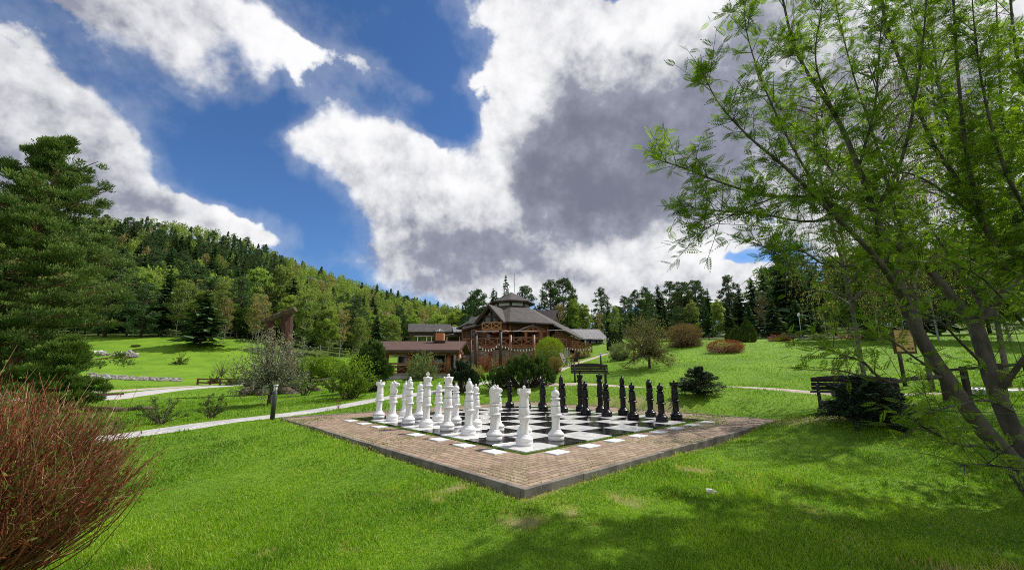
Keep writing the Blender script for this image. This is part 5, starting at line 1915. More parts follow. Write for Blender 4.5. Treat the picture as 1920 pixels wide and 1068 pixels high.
for (px, x, Y, ridge), z, zo in zip(acc, az, zone):
    rel = (Y - 90) / (ridge - 90)
    dark = zo - .06 + (.75 if .55 < rel < .85 and px < 520 else 0) + (-.25 if rel < .45 else 0) + (.35 if px < 330 and rel > .6 else 0) - (.35 if px > 520 else 0) + .4 * rt.normal()
    if dark > .42:
        kind = 'spruce' if rt.random() < .72 else 'cedar'
    elif dark > -.05 and rt.random() < .55:
        kind = rt.choice(['cedar', 'spruce', 'olive_birch'])
    else:
        kind = rt.choice(['birch', 'olive_birch', 'brown'], p=[.52, .33, .15])
    h = (8.5 + 5.5 * rt.random() ** 1.3) * (.9 if rel < .2 else 1.05) * (1.12 if kind == 'spruce' else 1.0)
    where = 'at the foot of the wooded hillside' if rel < .22 else 'halfway up the wooded hillside' if rel < .62 else 'on the upper slope of the wooded hillside'
    kn = KNAME[kind][1]
    if counts[kn] < CAP[kn]:
        counts[kn] += 1
        plant(kind, x, Y, h, f'{KIND_LOOK[kind]} {where}', f'{kn} trees on the hillside', 1.3, z=z)
    else:
        q = rest[kind]
        if kind in ('spruce', 'cedar'):
            n = 190
            t = rt.random(n) ** .8
            r = h * (.20 if kind == 'cedar' else .16) * ((1 - t) ** .75 + .04) * (.55 + .5 * rt.random(n))
            a = rt.random(n) * 6.283
            c = np.stack([x + r * np.cos(a), Y + r * np.sin(a), z + h * (.08 + .92 * t)], 1)
            ax = np.stack([np.cos(a), np.sin(a), -.55 + .4 * rt.normal(size=n)], 1)
            ln = h * (.035 + .035 * rt.random(n))
        else:
            n = 210
            d = rvec(rt, n)
            rr2 = rt.random(n) ** .4
            c = np.stack([x + d[:, 0] * rr2 * h * .24, Y + d[:, 1] * rr2 * h * .24, z + h * (.58 + .42 * d[:, 2] * rr2)], 1)
            ax = rvec(rt, n)
            ln = h * (.03 + .028 * rt.random(n))
            t = (d[:, 2] + 1) / 2
        ax /= np.linalg.norm(ax, axis=1)[:, None]
        b = np.cross(ax, rvec(rt, n)); b /= np.linalg.norm(b, axis=1)[:, None] + 1e-6
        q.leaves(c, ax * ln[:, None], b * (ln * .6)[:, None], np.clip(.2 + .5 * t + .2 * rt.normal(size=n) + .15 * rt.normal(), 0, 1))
mbs = MB()
for i, (k, f) in enumerate((('spruce', f_spruce), ('cedar', f_cedar), ('birch', f_birch), ('olive_birch', f_birch2), ('brown', f_brown))):
    for (V, t), (Fc, mi, s) in zip(rest[k].v, rest[k].f):
        pass
    off = mbs.n
    mbs.v += rest[k].v
    mbs.f += [(Fc + off, i, s) for Fc, mi, s in rest[k].f]
    mbs.n += rest[k].n
if mbs.n:
    tag(mbs.build('hill_forest', [f_spruce, f_cedar, f_birch, f_birch2, f_brown]), 'mixed far forest covering the upper hillside up to the ridge', 'forest', kind='stuff')
print('hill trees', len(acc), counts)
# distant hill trees
mb = MB()
n = 5000
x = rt.uniform(-330, 60, n); tt = rt.random(n)
zt = 20 + (np.interp(x, [-420, -190, -160, -130, -100, -60, 300], [120, 150, 158, 160, 158, 150, 90]) - 20) * np.sin(tt * math.pi / 2)
hh = 9 + 8 * rt.random(n)
mb.leaves(np.stack([x, 1080 + 150 * tt, zt + hh * .4], 1), np.stack([0 * x, 0 * x, hh * .6], 1), np.stack([hh * .22, 0 * x, 0 * x], 1), rt.random(n))
mb.leaves(np.stack([x, 1080 + 150 * tt, zt + hh * .4], 1), np.stack([0 * x, 0 * x, hh * .6], 1), np.stack([0 * x, hh * .22, 0 * x], 1), rt.random(n))
tag(mb.build('far_forest', fol('far_needles', (.018, .034, .026), (.035, .058, .045), 0, 0)), 'dark far forest on the distant hill in the valley gap', 'forest', kind='stuff')


# ---- shrubs
def shrub_mb(seed, h, r, stems, leaf, nleaf, stem_r=.012, base_r=.08, trunk=0.0, cup=.35, flat=1.0, upright=.5, twigs=3, tipbias=.55, fork=True, leafw=.5):
    """many-stemmed shrub: stems fanning from the base to an uneven dome, twigs, leaves along the outer halves"""
    g = np.random.default_rng(seed)
    tw = MB()
    ends = []
    z0 = trunk
    if trunk:
        tw.tube([(0, 0, -.1), (.01, .0, trunk * .5), (0, 0, trunk * 1.05)], [stem_r * 4.2, stem_r * 3.6, stem_r * 3.2], 9)
    for s in range(stems):
        a = g.random() * 6.283
        el = math.acos(1 - (1 - cup) * g.random() ** upright)
        rad = .82 + .3 * g.random()
        e = np.array([math.cos(a) * math.sin(el) * r, math.sin(a) * math.sin(el) * r, z0 + (h - z0) * math.cos(el) ** flat]) * np.array([rad, rad, 1]) * np.array([1, 1, .9 + .16 * g.random()])
        b0 = np.array([math.cos(a), math.sin(a), 0]) * base_r * g.random() + np.array([0, 0, z0 * .96])
        mid = b0 * .45 + e * .55 + np.array([0, 0, (h - z0) * .06]) + g.normal(size=3) * .05 * r
        c = catmull([b0 - np.array([0, 0, .04]), b0 * .8 + mid * .2 + np.array([0, 0, .03 * h]), mid, e], 3)
        tw.tube(c, np.linspace(stem_r, stem_r * .25, len(c)), 4, cap=False)
        ends.append(c)
        for t in range(twigs):
            k = int(len(c) * (.35 + .6 * g.random()))
            k = min(k, len(c) - 1)
            d = rvec(g, 1)[0] * .6 + (e - b0) / (np.linalg.norm(e - b0) + 1e-6)
            te = c[k] + d * r * (.12 + .2 * g.random())
            tw.tube([c[k], (c[k] + te) / 2 + g.normal(size=3) * .02 * r, te], [stem_r * .4, stem_r * .3, stem_r * .15], 3, cap=False)
            ends.append(np.array([c[k], (c[k] + te) / 2, te]))
    lm = None
    if nleaf:
        idx = g.integers(0, len(ends), nleaf)
        tt = 1 - (1 - tipbias) * g.random(nleaf)
        pos = np.array([ends[i][0] if t <= 0 else ends[i][min(len(ends[i]) - 1, int(t * (len(ends[i]) - 1)))] * 1.0 for i, t in zip(idx, tt)])
        pos = pos + rvec(g, nleaf) * (g.random(nleaf) ** .6)[:, None] * r * .11
        pos[:, 2] = np.maximum(pos[:, 2], .02)
        ax = rvec(g, nleaf) + np.array([0, 0, .35]); ax /= np.linalg.norm(ax, axis=1)[:, None]
        b = np.cross(ax, rvec(g, nleaf)); b /= np.linalg.norm(b, axis=1)[:, None] + 1e-6
        ln = leaf * (.55 + .7 * g.random(nleaf))
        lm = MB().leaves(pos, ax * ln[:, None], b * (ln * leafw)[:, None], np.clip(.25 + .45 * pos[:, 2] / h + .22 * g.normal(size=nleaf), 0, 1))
    return lm, tw


def ball_leaves(seed, h, r, n, leaf, zlo=.0, lump=.10, shell=.30, flat=1.0):
    g = np.random.default_rng(seed + 500)
    d = rvec(g, n)
    rad = (1 - shell * g.random(n) ** 1.6) * (1 + lump * np.sin(d[:, 0] * 5 + seed) * np.sin(d[:, 1] * 6 + 2 * seed) + lump * .7 * np.sin(d[:, 2] * 9 + d[:, 0] * 7)) * (1 + .05 * g.normal(size=n))
    hz = (h - zlo) / 2
    c = d * rad[:, None] * np.array([r, r, hz]) + np.array([0, 0, zlo + hz])
    c[:, 2] = np.maximum(c[:, 2], .03)
    ax = rvec(g, n) + d * .8 + np.array([0, 0, .4]); ax /= np.linalg.norm(ax, axis=1)[:, None]
    b = np.cross(ax, rvec(g, n)); b /= np.linalg.norm(b, axis=1)[:, None] + 1e-6
    ln = leaf * (.55 + .7 * g.random(n))
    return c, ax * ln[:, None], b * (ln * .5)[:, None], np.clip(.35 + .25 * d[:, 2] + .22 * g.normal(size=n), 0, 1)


def shrub(name, loc, label, cat, args, fm, bm=twig_bark, group=None, ball=None):
    r = empty(name, loc, label, cat, group)
    lm, tw = shrub_mb(**args)
    if ball:
        lm = lm or MB()
        lm.leaves(*ball_leaves(args['seed'], args['h'], args['r'], *ball))
    tw.build('stems', bm, r)
    if lm:
        lm.build('foliage', fm, r)
    return r


f_green = fol('shrub_leaves', (0.075, 0.143, 0.014), (0.224, 0.338, 0.035), .35, 0)
f_dark = fol('dark_shrub_leaves', (0.040, 0.077, 0.015), (0.121, 0.182, 0.038), .3, 0)
f_silver = fol('silver_leaves', (.12, .135, .085), (.33, .35, .26), .25, 0)
f_sage = fol('sage_leaves', (0.094, 0.131, 0.051), (0.237, 0.300, 0.135), .3, 0)
f_bronze = fol('bronze_buds', (.12, .085, .035), (.27, .21, .085), .3, 0)
f_yellow = fol('yellow_green_leaves', (0.095, 0.150, 0.009), (0.266, 0.340, 0.027), .4, 0)
f_red = fol('red_twig_tips', (0.120, 0.032, 0.017), (0.320, 0.104, 0.050), .2, 0)
red_stem = mat('red_stems', (.135, .027, .014), (.38, .105, .046), scale=3, rough=.5)
tan_stem = mat('tan_stems', (.24, .15, .065), (.50, .36, .19), scale=3, rough=.6)
brown_stem = mat('brown_stems', (.05, .030, .020), (.13, .085, .055), scale=4, rough=.7)


def gh(px, py, Y, top):
    g = G(px, py, Y)
    return g, P(px, top, Y).z - g.z


g, h = gh(302, 793, 11.2, 735)
shrub('shrub', g, 'small spreading shrub with sparse green leaves, left of a pair on the lawn', 'shrub', dict(seed=1, h=h, r=.60, stems=26, leaf=.020, nleaf=2400, stem_r=.016, base_r=.12, cup=.22, upright=.7), f_dark, group='two small shrubs on the left lawn')
g, h = gh(395, 785, 12.2, 732)
shrub('shrub', g, 'small upright shrub with sparse green leaves, right of a pair on the lawn', 'shrub', dict(seed=2, h=h, r=.42, stems=18, leaf=.022, nleaf=1700, stem_r=.014, base_r=.08, cup=.3, upright=.7), f_dark, group='two small shrubs on the left lawn')
g, h = gh(504, 758, 16.8, 624)
shrub('silver_tree', g, 'round-headed small tree with grey silvery leaves standing before the gate sculpture', 'small tree', dict(seed=3, h=h, r=1.35, stems=110, leaf=.040, nleaf=8500, stem_r=.020, trunk=.62, cup=-.15, upright=.8, tipbias=.25, twigs=4), f_silver, trunk_bark, ball=(2200, .042, .45, .16, .7))
g, h = gh(655, 747, 18, 660)
shrub('leafy_shrub', g, 'tall many-stemmed shrub with fresh green leaves left of the young pine', 'shrub', dict(seed=4, h=h, r=1.05, stems=34, leaf=.045, nleaf=4800, stem_r=.03, base_r=.3, cup=.25, tipbias=.4), f_green, brown_stem, ball=(1500, .045, .55, .22, .8))
g, h = gh(572, 743, 21, 680)
shrub('leafy_shrub', g, 'thin green shrub beside the gate roots', 'shrub', dict(seed=5, h=h, r=.75, stems=18, leaf=.045, nleaf=1700, stem_r=.025, base_r=.2, cup=.3), f_green, brown_stem)
g, h = gh(625, 738, 22, 690)
shrub('leafy_shrub', g, 'thin low green shrub right of the gate roots', 'shrub', dict(seed=6, h=h, r=.7, stems=16, leaf=.04, nleaf=1300, stem_r=.02, base_r=.2, cup=.3), f_green, brown_stem)
g, h = gh(634, 770, 14.2, 738)
shrub('bare_sapling', g, 'tiny bare red-twigged sapling at the path edge by the brick square', 'sapling', dict(seed=7, h=h * .95, r=.16, stems=9, leaf=.01, nleaf=0, stem_r=.006, base_r=.03, cup=.6), f_red, red_stem)
for (px, py, Y, top, r, sd, lab) in ((612, 700, 42, 667, 1.7, 8, 'round bright green bush behind the shrubs left of the pavilion'), (577, 702, 42, 668, 1.5, 9, 'round yellow-green bush partly behind the silver tree')):
    g, h = gh(px, py, Y, top)
    shrub('round_bush', g, lab, 'bush', dict(seed=sd, h=h, r=r, stems=60, leaf=.08, nleaf=5200, stem_r=.03, base_r=.4, cup=-.05, tipbias=.3), f_green, brown_stem, ball=(6500, .075, .1))
g, h = gh(790, 714, 33, 655)
shrub('silver_shrub', g, 'airy silvery green shrub in front of the pavilion', 'shrub', dict(seed=10, h=h, r=1.28, stems=46, leaf=.06, nleaf=4600, stem_r=.022, base_r=.3, cup=-.05, tipbias=.3), f_sage, brown_stem, ball=(1600, .055, .15, .18, .8))
g, h = gh(1032, 689, 33, 627)
shrub('clipped_bush', g, 'clipped globe bush, lime green on top and brown twigs inside', 'bush', dict(seed=11, h=h * .93, r=1.15, stems=260, leaf=.035, nleaf=9000, stem_r=.012, base_r=.35, cup=-.2, tipbias=.86, twigs=2, upright=.8), f_yellow, brown_stem, ball=(9000, .035, .10, .04, .18))
g, h = gh(1041, 701, 26, 668)
shrub('clipped_bush', g, 'small yellowish ball bush on twiggy stems beside the mountain pine', 'bush', dict(seed=12, h=h, r=.42, stems=70, leaf=.03, nleaf=2600, stem_r=.01, base_r=.1, cup=.1, tipbias=.6), f_bronze, red_stem, ball=(2600, .025, .35, .06, .3))
g, h = gh(1092, 686, 42, 655)
shrub('twiggy_shrub', g, 'brown twiggy shrub below the stair rails', 'shrub', dict(seed=13, h=h, r=1.0, stems=110, leaf=.03, nleaf=2200, stem_r=.014, base_r=.3, cup=.2), f_bronze, brown_stem)
g, h = gh(1080, 684, 43, 658)
shrub('twiggy_shrub', g, 'dark reddish twiggy shrub left of the brown one below the stair', 'shrub', dict(seed=14, h=h, r=.75, stems=90, leaf=.03, nleaf=900, stem_r=.014, base_r=.3, cup=.2), f_red, red_stem)
for (px, py, Y, top, r, sd, m_, f_, lab) in ((906, 695, 40, 658, .9, 15, red_stem, f_red, 'red-stemmed shrubs left of the veranda posts'), (922, 693, 41, 664, .9, 16, tan_stem, f_bronze, 'tan twiggy shrub in the bed before the lower rails'), (957, 690, 41, 647, 1.6, 17, brown_stem, f_bronze, 'large bare grey-brown shrub before the stone base'), (945, 692, 39, 662, .9, 18, red_stem, f_red, 'red-stemmed shrub under the large bare shrub'), (972, 690, 39.5, 655, 1.1, 19, brown_stem, f_bronze, 'bare brown shrub left of the round clipped bush'), (870, 700, 36, 672, .7, 20, tan_stem, f_bronze, 'tan shrub at the right corner of the pavilion'),
                                             (893, 703, 32, 682, .7, 21, tan_stem, f_yellow, 'yellow-green perennials beside the thick light post')):
    g, h = gh(px, py, Y, top)
    shrub('twiggy_shrub', g, lab, 'shrub', dict(seed=sd, h=h, r=r, stems=130, leaf=.035, nleaf=1500, stem_r=.014, base_r=.5, cup=.35), f_, m_)
for (px, py, Y, top, r, sd, lab) in ((1165, 677, 31, 641, .85, 22, 'small rounded olive shrub left of the trimmed brown tree'),):
    g, h = gh(px, py, Y, top)
    shrub('clipped_bush', g, lab, 'bush', dict(seed=sd, h=h, r=r, stems=80, leaf=.045, nleaf=3300, stem_r=.018, base_r=.15, cup=.0, tipbias=.5), f_sage, brown_stem, ball=(2600, .04, .2, .10, .4))
g, h = gh(1218, 691, 25, 589)
shrub('trimmed_tree', g, 'small round-trimmed brownish tree on a short trunk on the right lawn', 'small tree', dict(seed=23, h=h, r=1.52, stems=150, leaf=.040, nleaf=9500, stem_r=.02, trunk=.75, cup=-.3, upright=.85, tipbias=.45, twigs=4), fol('mixed_buds', (.12, .085, .045), (.22, .24, .09), .3, 0), trunk_bark, ball=(2200, .035, .55, .10, .6))
g, h = gh(1190, 686, 29, 620)
shrub('thin_tree', g, 'thin bare young tree between the olive shrub and the trimmed tree', 'small tree', dict(seed=24, h=h, r=.8, stems=40, leaf=.03, nleaf=900, stem_r=.014, trunk=.8, cup=.2), f_bronze, trunk_bark)
g, h = gh(1284, 652, 38, 606)
shrub('round_bush', g, 'large rounded brown budding bush behind the trimmed tree', 'bush', dict(seed=25, h=h, r=1.55, stems=190, leaf=.05, nleaf=6500, stem_r=.022, base_r=.25, cup=-.1, tipbias=.5), fol('brown_buds', (.11, .065, .035), (.21, .14, .075), .3, 0), trunk_bark, ball=(5200, .05, .15, .06, .4))
g, h = gh(1361, 662, 32, 635)
shrub('red_hedge_shrub', g, 'low clipped oval shrub of red-brown twigs on the right lawn', 'shrub', dict(seed=26, h=h * .96, r=1.3, stems=420, leaf=.03, nleaf=4200, stem_r=.012, base_r=.75, cup=.1, tipbias=.75, twigs=1), f_red, tan_stem, ball=(5200, .035, .0, .03, .25))
for (px, py, Y, top, r, sd, lab) in ((1458, 638, 40, 622, .85, 27, 'small rounded red-brown shrub under the great spruces'), (1474, 639, 39.5, 628, .5, 28, 'tiny orange-brown shrub right of the rounded red-brown one'), (1612, 637, 36, 612, 1.6, 29, 'wide red-stemmed shrub bed beyond the right lawn')):
    g, h = gh(px, py, Y, top)
    shrub('red_shrub', g, lab, 'shrub', dict(seed=sd, h=h, r=r, stems=170, leaf=.03, nleaf=1800, stem_r=.014, base_r=.5 * r, cup=.1), f_red, red_stem)
g, h = gh(1490, 657, 33, 615)
shrub('bare_tree', g, 'little bare dark tree on the far right lawn', 'small tree', dict(seed=30, h=h, r=.72, stems=34, leaf=.03, nleaf=400, stem_r=.016, trunk=.55, cup=.1, twigs=5), f_dark, trunk_bark)
g, h = gh(1535, 631, 38, 622)
shrub('mound_plant', g, 'low grey-green mound plant in the rockery', 'plant', dict(seed=31, h=h, r=.75, stems=150, leaf=.04, nleaf=2600, stem_r=.008, base_r=.5, cup=.0), f_sage, brown_stem)
g, h = gh(1595, 716, 13, 640)
shrub('leafy_shrub', g, 'sparse leafy shrub behind the right-hand bench and low spruce', 'shrub', dict(seed=32, h=h, r=.58, stems=26, leaf=.028, nleaf=1700, stem_r=.012, base_r=.16, cup=.3), f_sage, brown_stem)
g, h = gh(415, 706, 43, 664)
shrub('bare_tree', g, 'thin leafless young tree beside the low red fence', 'small tree', dict(seed=33, h=h, r=1.05, stems=60, leaf=.03, nleaf=900, stem_r=.012, trunk=.9, cup=.15, twigs=4), f_sage, trunk_bark)
for (px, py, Y, top, r, sd, lab) in ((401, 705, 45, 696, .5, 34, 'small dark ball shrub at the foot of the meadow'), (339, 668, 60, 653, 1.05, 35, 'little dark bush alone in the middle of the meadow'), (255, 649, 70, 644, .7, 36, 'tiny dark bush below the meadow pines'), (443, 690, 42, 673, 1.3, 37, 'dark bush left behind the silver tree')):
    g, h = gh(px, py, Y, top)
    shrub('dark_bush', g, lab, 'bush', dict(seed=sd, h=h, r=r, stems=50, leaf=.07, nleaf=1500, stem_r=.02, base_r=.2, cup=-.1, tipbias=.3), f_dark, brown_stem)
g, h = gh(205, 800, 9.6, 748)
shrub('leafy_shrub', g, 'low green shrub rising behind the red-stemmed bush', 'shrub', dict(seed=38, h=h, r=.45, stems=30, leaf=.016, nleaf=1500, stem_r=.008, base_r=.12, cup=.2), f_dark, brown_stem)


# ---- low conifers, cones, young pines
def cone_mb(seed, h, r, n, ln, egg=.35):
    g = np.random.default_rng(seed)
    t = g.random(n)
    prof = np.interp(t, [0, .12, egg, .75, 1], [.75, .95, 1, .58, .03]) * r * (.72 + .3 * g.random(n))
    a = g.random(n) * 6.283
    c = np.stack([prof * np.cos(a), prof * np.sin(a), h * t * .97 + .02], 1)
    ax = np.stack([np.cos(a) * .5, np.sin(a) * .5, .8 + .3 * g.normal(size=n)], 1) + .3 * rvec(g, n)
    ax /= np.linalg.norm(ax, axis=1)[:, None]
    b = np.cross(ax, rvec(g, n)); b /= np.linalg.norm(b, axis=1)[:, None] + 1e-6
    l = ln * (.6 + .7 * g.random(n))
    return MB().leaves(c, ax * l[:, None], b * (l * .4)[:, None], np.clip(.4 + .25 * g.normal(size=n), 0, 1)), MB().tube([(0, 0, -.1), (0, 0, h * .8)], [.05 * r + .02, .01], 6)


f_thuja = fol('thuja_leaves', (0.034, 0.063, 0.013), (0.092, 0.140, 0.028), .15, 0)
f_bspruce = fol('blue_spruce_needles', (0.015, 0.033, 0.016), (0.060, 0.098, 0.049), .08, 0)
f_mpine = fol('mountain_pine_needles', (0.030, 0.072, 0.016), (0.124, 0.195, 0.043), .15, 0)
for (px, py, Y, top, r, sd, lab) in ((1385, 642, 40, 612, .85, 41, 'clipped egg-shaped thuja, broader of the two beside the forest'), (1404, 643, 40, 598, .8, 42, 'taller pointed thuja right of the egg-shaped one'), (1155, 668, 44, 620, .9, 43, 'dark pointed conifer at the right end of the lodge'), (1372, 641, 42, 615, .6, 44, 'slim dark conifer behind the egg-shaped thuja')):
    g, h = gh(px, py, Y, top)
    c, t = cone_mb(sd, h, r, 2600, .10)
    tree_thing('conifer_shrub', g, lab, 'conifer', c, t, f_thuja if sd != 43 else f_bspruce, trunk_bark)
# low dark spruces
def low_spruce(seed, h, r, n, layers=9):
    g = np.random.default_rng(seed)
    Cn, A, B, T = [], [], [], []
    tw = MB().tube([(0, 0, -.1), (0, 0, h * .8)], [.04, .012], 7)
    for l in range(layers):
        tl = l / (layers - 1)
        z = h * (.10 + .80 * tl)
        for k in range(int(10 - 3 * tl)):
            a = g.random() * 6.283
            L = r * np.interp(tl, [0, .25, .6, 1], [.92, 1.0, .72, .25]) * (.72 + .4 * g.random())
            d = np.array([math.cos(a), math.sin(a), .12 * g.normal() + .10])
            side = np.array([-d[1], d[0], 0])
            tw.tube([(0, 0, z * .9), np.array([0, 0, z]) + d * L * .9], [.010, .004], 4, cap=False)
            m = n
            s = g.random(m) ** .75
            c = np.array([0, 0, z]) + d * (s * L)[:, None] + side * ((g.random(m) - .5) * .75 * L * (1.08 - s))[:, None] + np.array([0, 0, 1.]) * (.03 * g.normal(size=m) * 1.0 - .08 * L * s ** 2)[:, None]
            ax = d * .8 + side * (g.normal(size=m) * .6)[:, None] + np.array([0, 0, .15]) + .25 * rvec(g, m)
            ax /= np.linalg.norm(ax, axis=1)[:, None]
            b = np.cross(ax, rvec(g, m) * .6 + np.array([0, 0, 1.])); b /= np.linalg.norm(b, axis=1)[:, None]
            ln = r * (.035 + .03 * g.random(m))
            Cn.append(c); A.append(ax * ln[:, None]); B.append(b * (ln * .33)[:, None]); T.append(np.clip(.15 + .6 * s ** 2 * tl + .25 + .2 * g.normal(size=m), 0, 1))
    return MB().leaves(np.concatenate(Cn), np.concatenate(A), np.concatenate(B), np.concatenate(T)), tw


f_lowsp = fol('dark_spruce_needles', (0.021, 0.039, 0.024), (0.098, 0.135, 0.087), .05, 0)
g, h = gh(1311, 736, 14.2, 686)
c, t = low_spruce(51, h, .78, 190)
tree_thing('dwarf_spruce', g, 'low dark dome-shaped spruce at the path behind the right black rook', 'dwarf spruce', c, t, f_lowsp, trunk_bark)
g, h = gh(1628, 792, 8.3, 704)
c, t = low_spruce(52, h, .88, 260, 10)
tree_thing('dwarf_spruce', g, 'spreading dark low spruce in front of the right-hand bench', 'dwarf spruce', c, t, f_lowsp, trunk_bark)


def pine_bush(seed, h, r, ncl, quads, cr0=.16):
    """mountain pine: upright candles, each a brush of needles"""
    g = np.random.default_rng(seed)
    Cn, A, B, T = [], [], [], []
    tw = MB()
    for i in range(ncl):
        a = g.random() * 6.283
        rr = math.sqrt(g.random())
        e = np.array([math.cos(a) * rr * r, math.sin(a) * rr * r * .8, 0])
        top_ = h * (1 - .62 * rr ** 2.2) * (.55 + .5 * g.random())
        e[2] = max(.12, top_)
        b0 = e * np.array([.3, .3, 0])
        tw.tube([b0, e * np.array([.8, .8, .4]), e], [.02, .016, .008], 4, cap=False)
        dirn = np.array([math.cos(a) * rr * .5, math.sin(a) * rr * .5, 1.0]); dirn /= np.linalg.norm(dirn)
        L = h * cr0 * (1 + .6 * g.random())
        s = g.random(quads)
        rad = rvec(g, quads); rad -= dirn * (rad @ dirn)[:, None]; rad /= np.linalg.norm(rad, axis=1)[:, None]
        ax = rad * .75 + dirn * (.35 + .75 * s)[:, None]
        ax /= np.linalg.norm(ax, axis=1)[:, None]
        ln = h * .055 * (.7 + .5 * g.random(quads)) * (1.15 - .4 * s)
        c = e + dirn * ((s - .6) * L)[:, None] + ax * ln[:, None]
        b = np.cross(ax, rvec(g, quads)); b /= np.linalg.norm(b, axis=1)[:, None] + 1e-6
        Cn.append(c); A.append(ax * ln[:, None]); B.append(b * (ln * .16)[:, None])
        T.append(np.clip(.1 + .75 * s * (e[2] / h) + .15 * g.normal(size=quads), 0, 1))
    return MB().leaves(np.concatenate(Cn), np.concatenate(A), np.concatenate(B), np.concatenate(T)), tw


g, h = gh(985, 733, 20.0, 668)
c, t = pine_bush(61, h, 1.42, 190, 130)
tree_thing('mountain_pine', g, 'wide bushy mountain pine behind the chessboard', 'mountain pine', c, t, f_mpine, trunk_bark)
g, h = gh(931, 730, 20.5, 690)
c, t = pine_bush(62, h, .85, 60, 120)
tree_thing('mountain_pine', g, 'smaller mountain pine joined to the left of the wide one', 'mountain pine', c, t, f_mpine, trunk_bark)
g, h = gh(866, 735, 19.5, 676)
c, t = pine_bush(63, h, .75, 85, 130, .13)
tree_thing('young_spruce', g, 'bluish bushy young conifer behind the white queen', 'young conifer', c, t, f_bspruce, trunk_bark)
g, h = gh(693, 735, 20.5, 643)
c, t = pine_bush(64, h, .95, 120, 130, .12)
tree_thing('young_pine', g, 'bushy young pine at the left end of the pavilion', 'young pine', c, t, f_mpine, trunk_bark)
# ---- the big pine at the left edge
f_pine = fol('pine_needles', (0.048, 0.094, 0.022), (0.204, 0.282, 0.078), .18, 0)
pine_wood = mat('orange_pine_bark', (.07, .035, .02), (.22, .11, .055), scale=5, stretch=(1, 1, .3), rough=.85, bump=.015)


def big_pine(seed, h, r, nb, k_=1.0):
    g = np.random.default_rng(seed)
    tw = MB().tube(catmull([(0, 0, -.3), (.1, .05, h * .3), (-.05, 0, h * .65), (0, .05, h * .98)], 6), np.linspace(.24 * k_, .03 * k_, 18), 12)
    Cn, A, B, T = [], [], [], []
    for i in range(nb):
        t = (i + g.random()) / nb
        z = h * (.06 + .90 * t)
        a = g.random() * 6.283
        L = r * np.interp(t, [0, .15, .45, .8, 1], [.8, 1.0, .95, .52, .10]) * (.55 + .6 * g.random())
        d = np.array([math.cos(a), math.sin(a), 0]); side = np.array([-d[1], d[0], 0])
        rise = np.interp(t, [0, .5, 1], [-.10, .14, .55])
        c = catmull([np.array([0, 0, z]), np.array([0, 0, z + L * rise * .35]) + d * L * .4, np.array([0, 0, z + L * rise + .08 * L]) + d * L], 5)
        tw.tube(c, np.linspace(.05 * k_, .012 * k_, len(c)), 5, cap=False)
        for k in range(int(9 + 9 * L / r)):
            s = .3 + .7 * g.random() ** .8
            p = c[min(len(c) - 1, int(s * (len(c) - 1)))] + side * (g.normal() * .24 * L * (1.15 - s * .6)) + np.array([0, 0, .10 * g.normal() * L * .4 + .06])
            if g.random() < .5:
                tw.tube([c[min(len(c) - 1, int(s * .85 * (len(c) - 1)))], p], [.014, .006], 4, cap=False)
            m = 95
            cr = (.22 + .20 * g.random()) * (.4 + .6 * k_)
            q = rvec(g, m) * (g.random(m) ** .5)[:, None] * np.array([1, 1, .55]) * cr
            ax = q / (np.linalg.norm(q, axis=1)[:, None] + 1e-6) * .6 + np.array([0, 0, .8]) + .5 * rvec(g, m) + d * .3
            ax /= np.linalg.norm(ax, axis=1)[:, None]
            ln = (.055 + .04 * g.random(m)) * (.4 + .6 * k_)
            b = np.cross(ax, rvec(g, m)); b /= np.linalg.norm(b, axis=1)[:, None] + 1e-6
            Cn.append(p + q); A.append(ax * ln[:, None]); B.append(b * (ln * .24)[:, None])
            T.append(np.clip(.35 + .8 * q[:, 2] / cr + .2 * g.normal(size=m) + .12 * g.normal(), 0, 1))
    return MB().leaves(np.concatenate(Cn), np.concatenate(A), np.concatenate(B), np.concatenate(T)), tw


g, h = gh(5, 750, 18, 250)
c, t = big_pine(71, h, 3.75, 140)
tree_thing('pine_tree', g, 'great spreading pine filling the left edge of the view', 'pine', c, t, f_pine, pine_wood)

g, h = gh(105, 752, 16, 632)
c, t = big_pine(65, h, 1.35, 50, .5)
tree_thing('young_pine', g, 'bushy light green young pine under the great pine at the left', 'young pine', c, t, fol('light_pine_needles', (0.043, 0.091, 0.014), (0.143, 0.221, 0.041), .2, 0), trunk_bark)

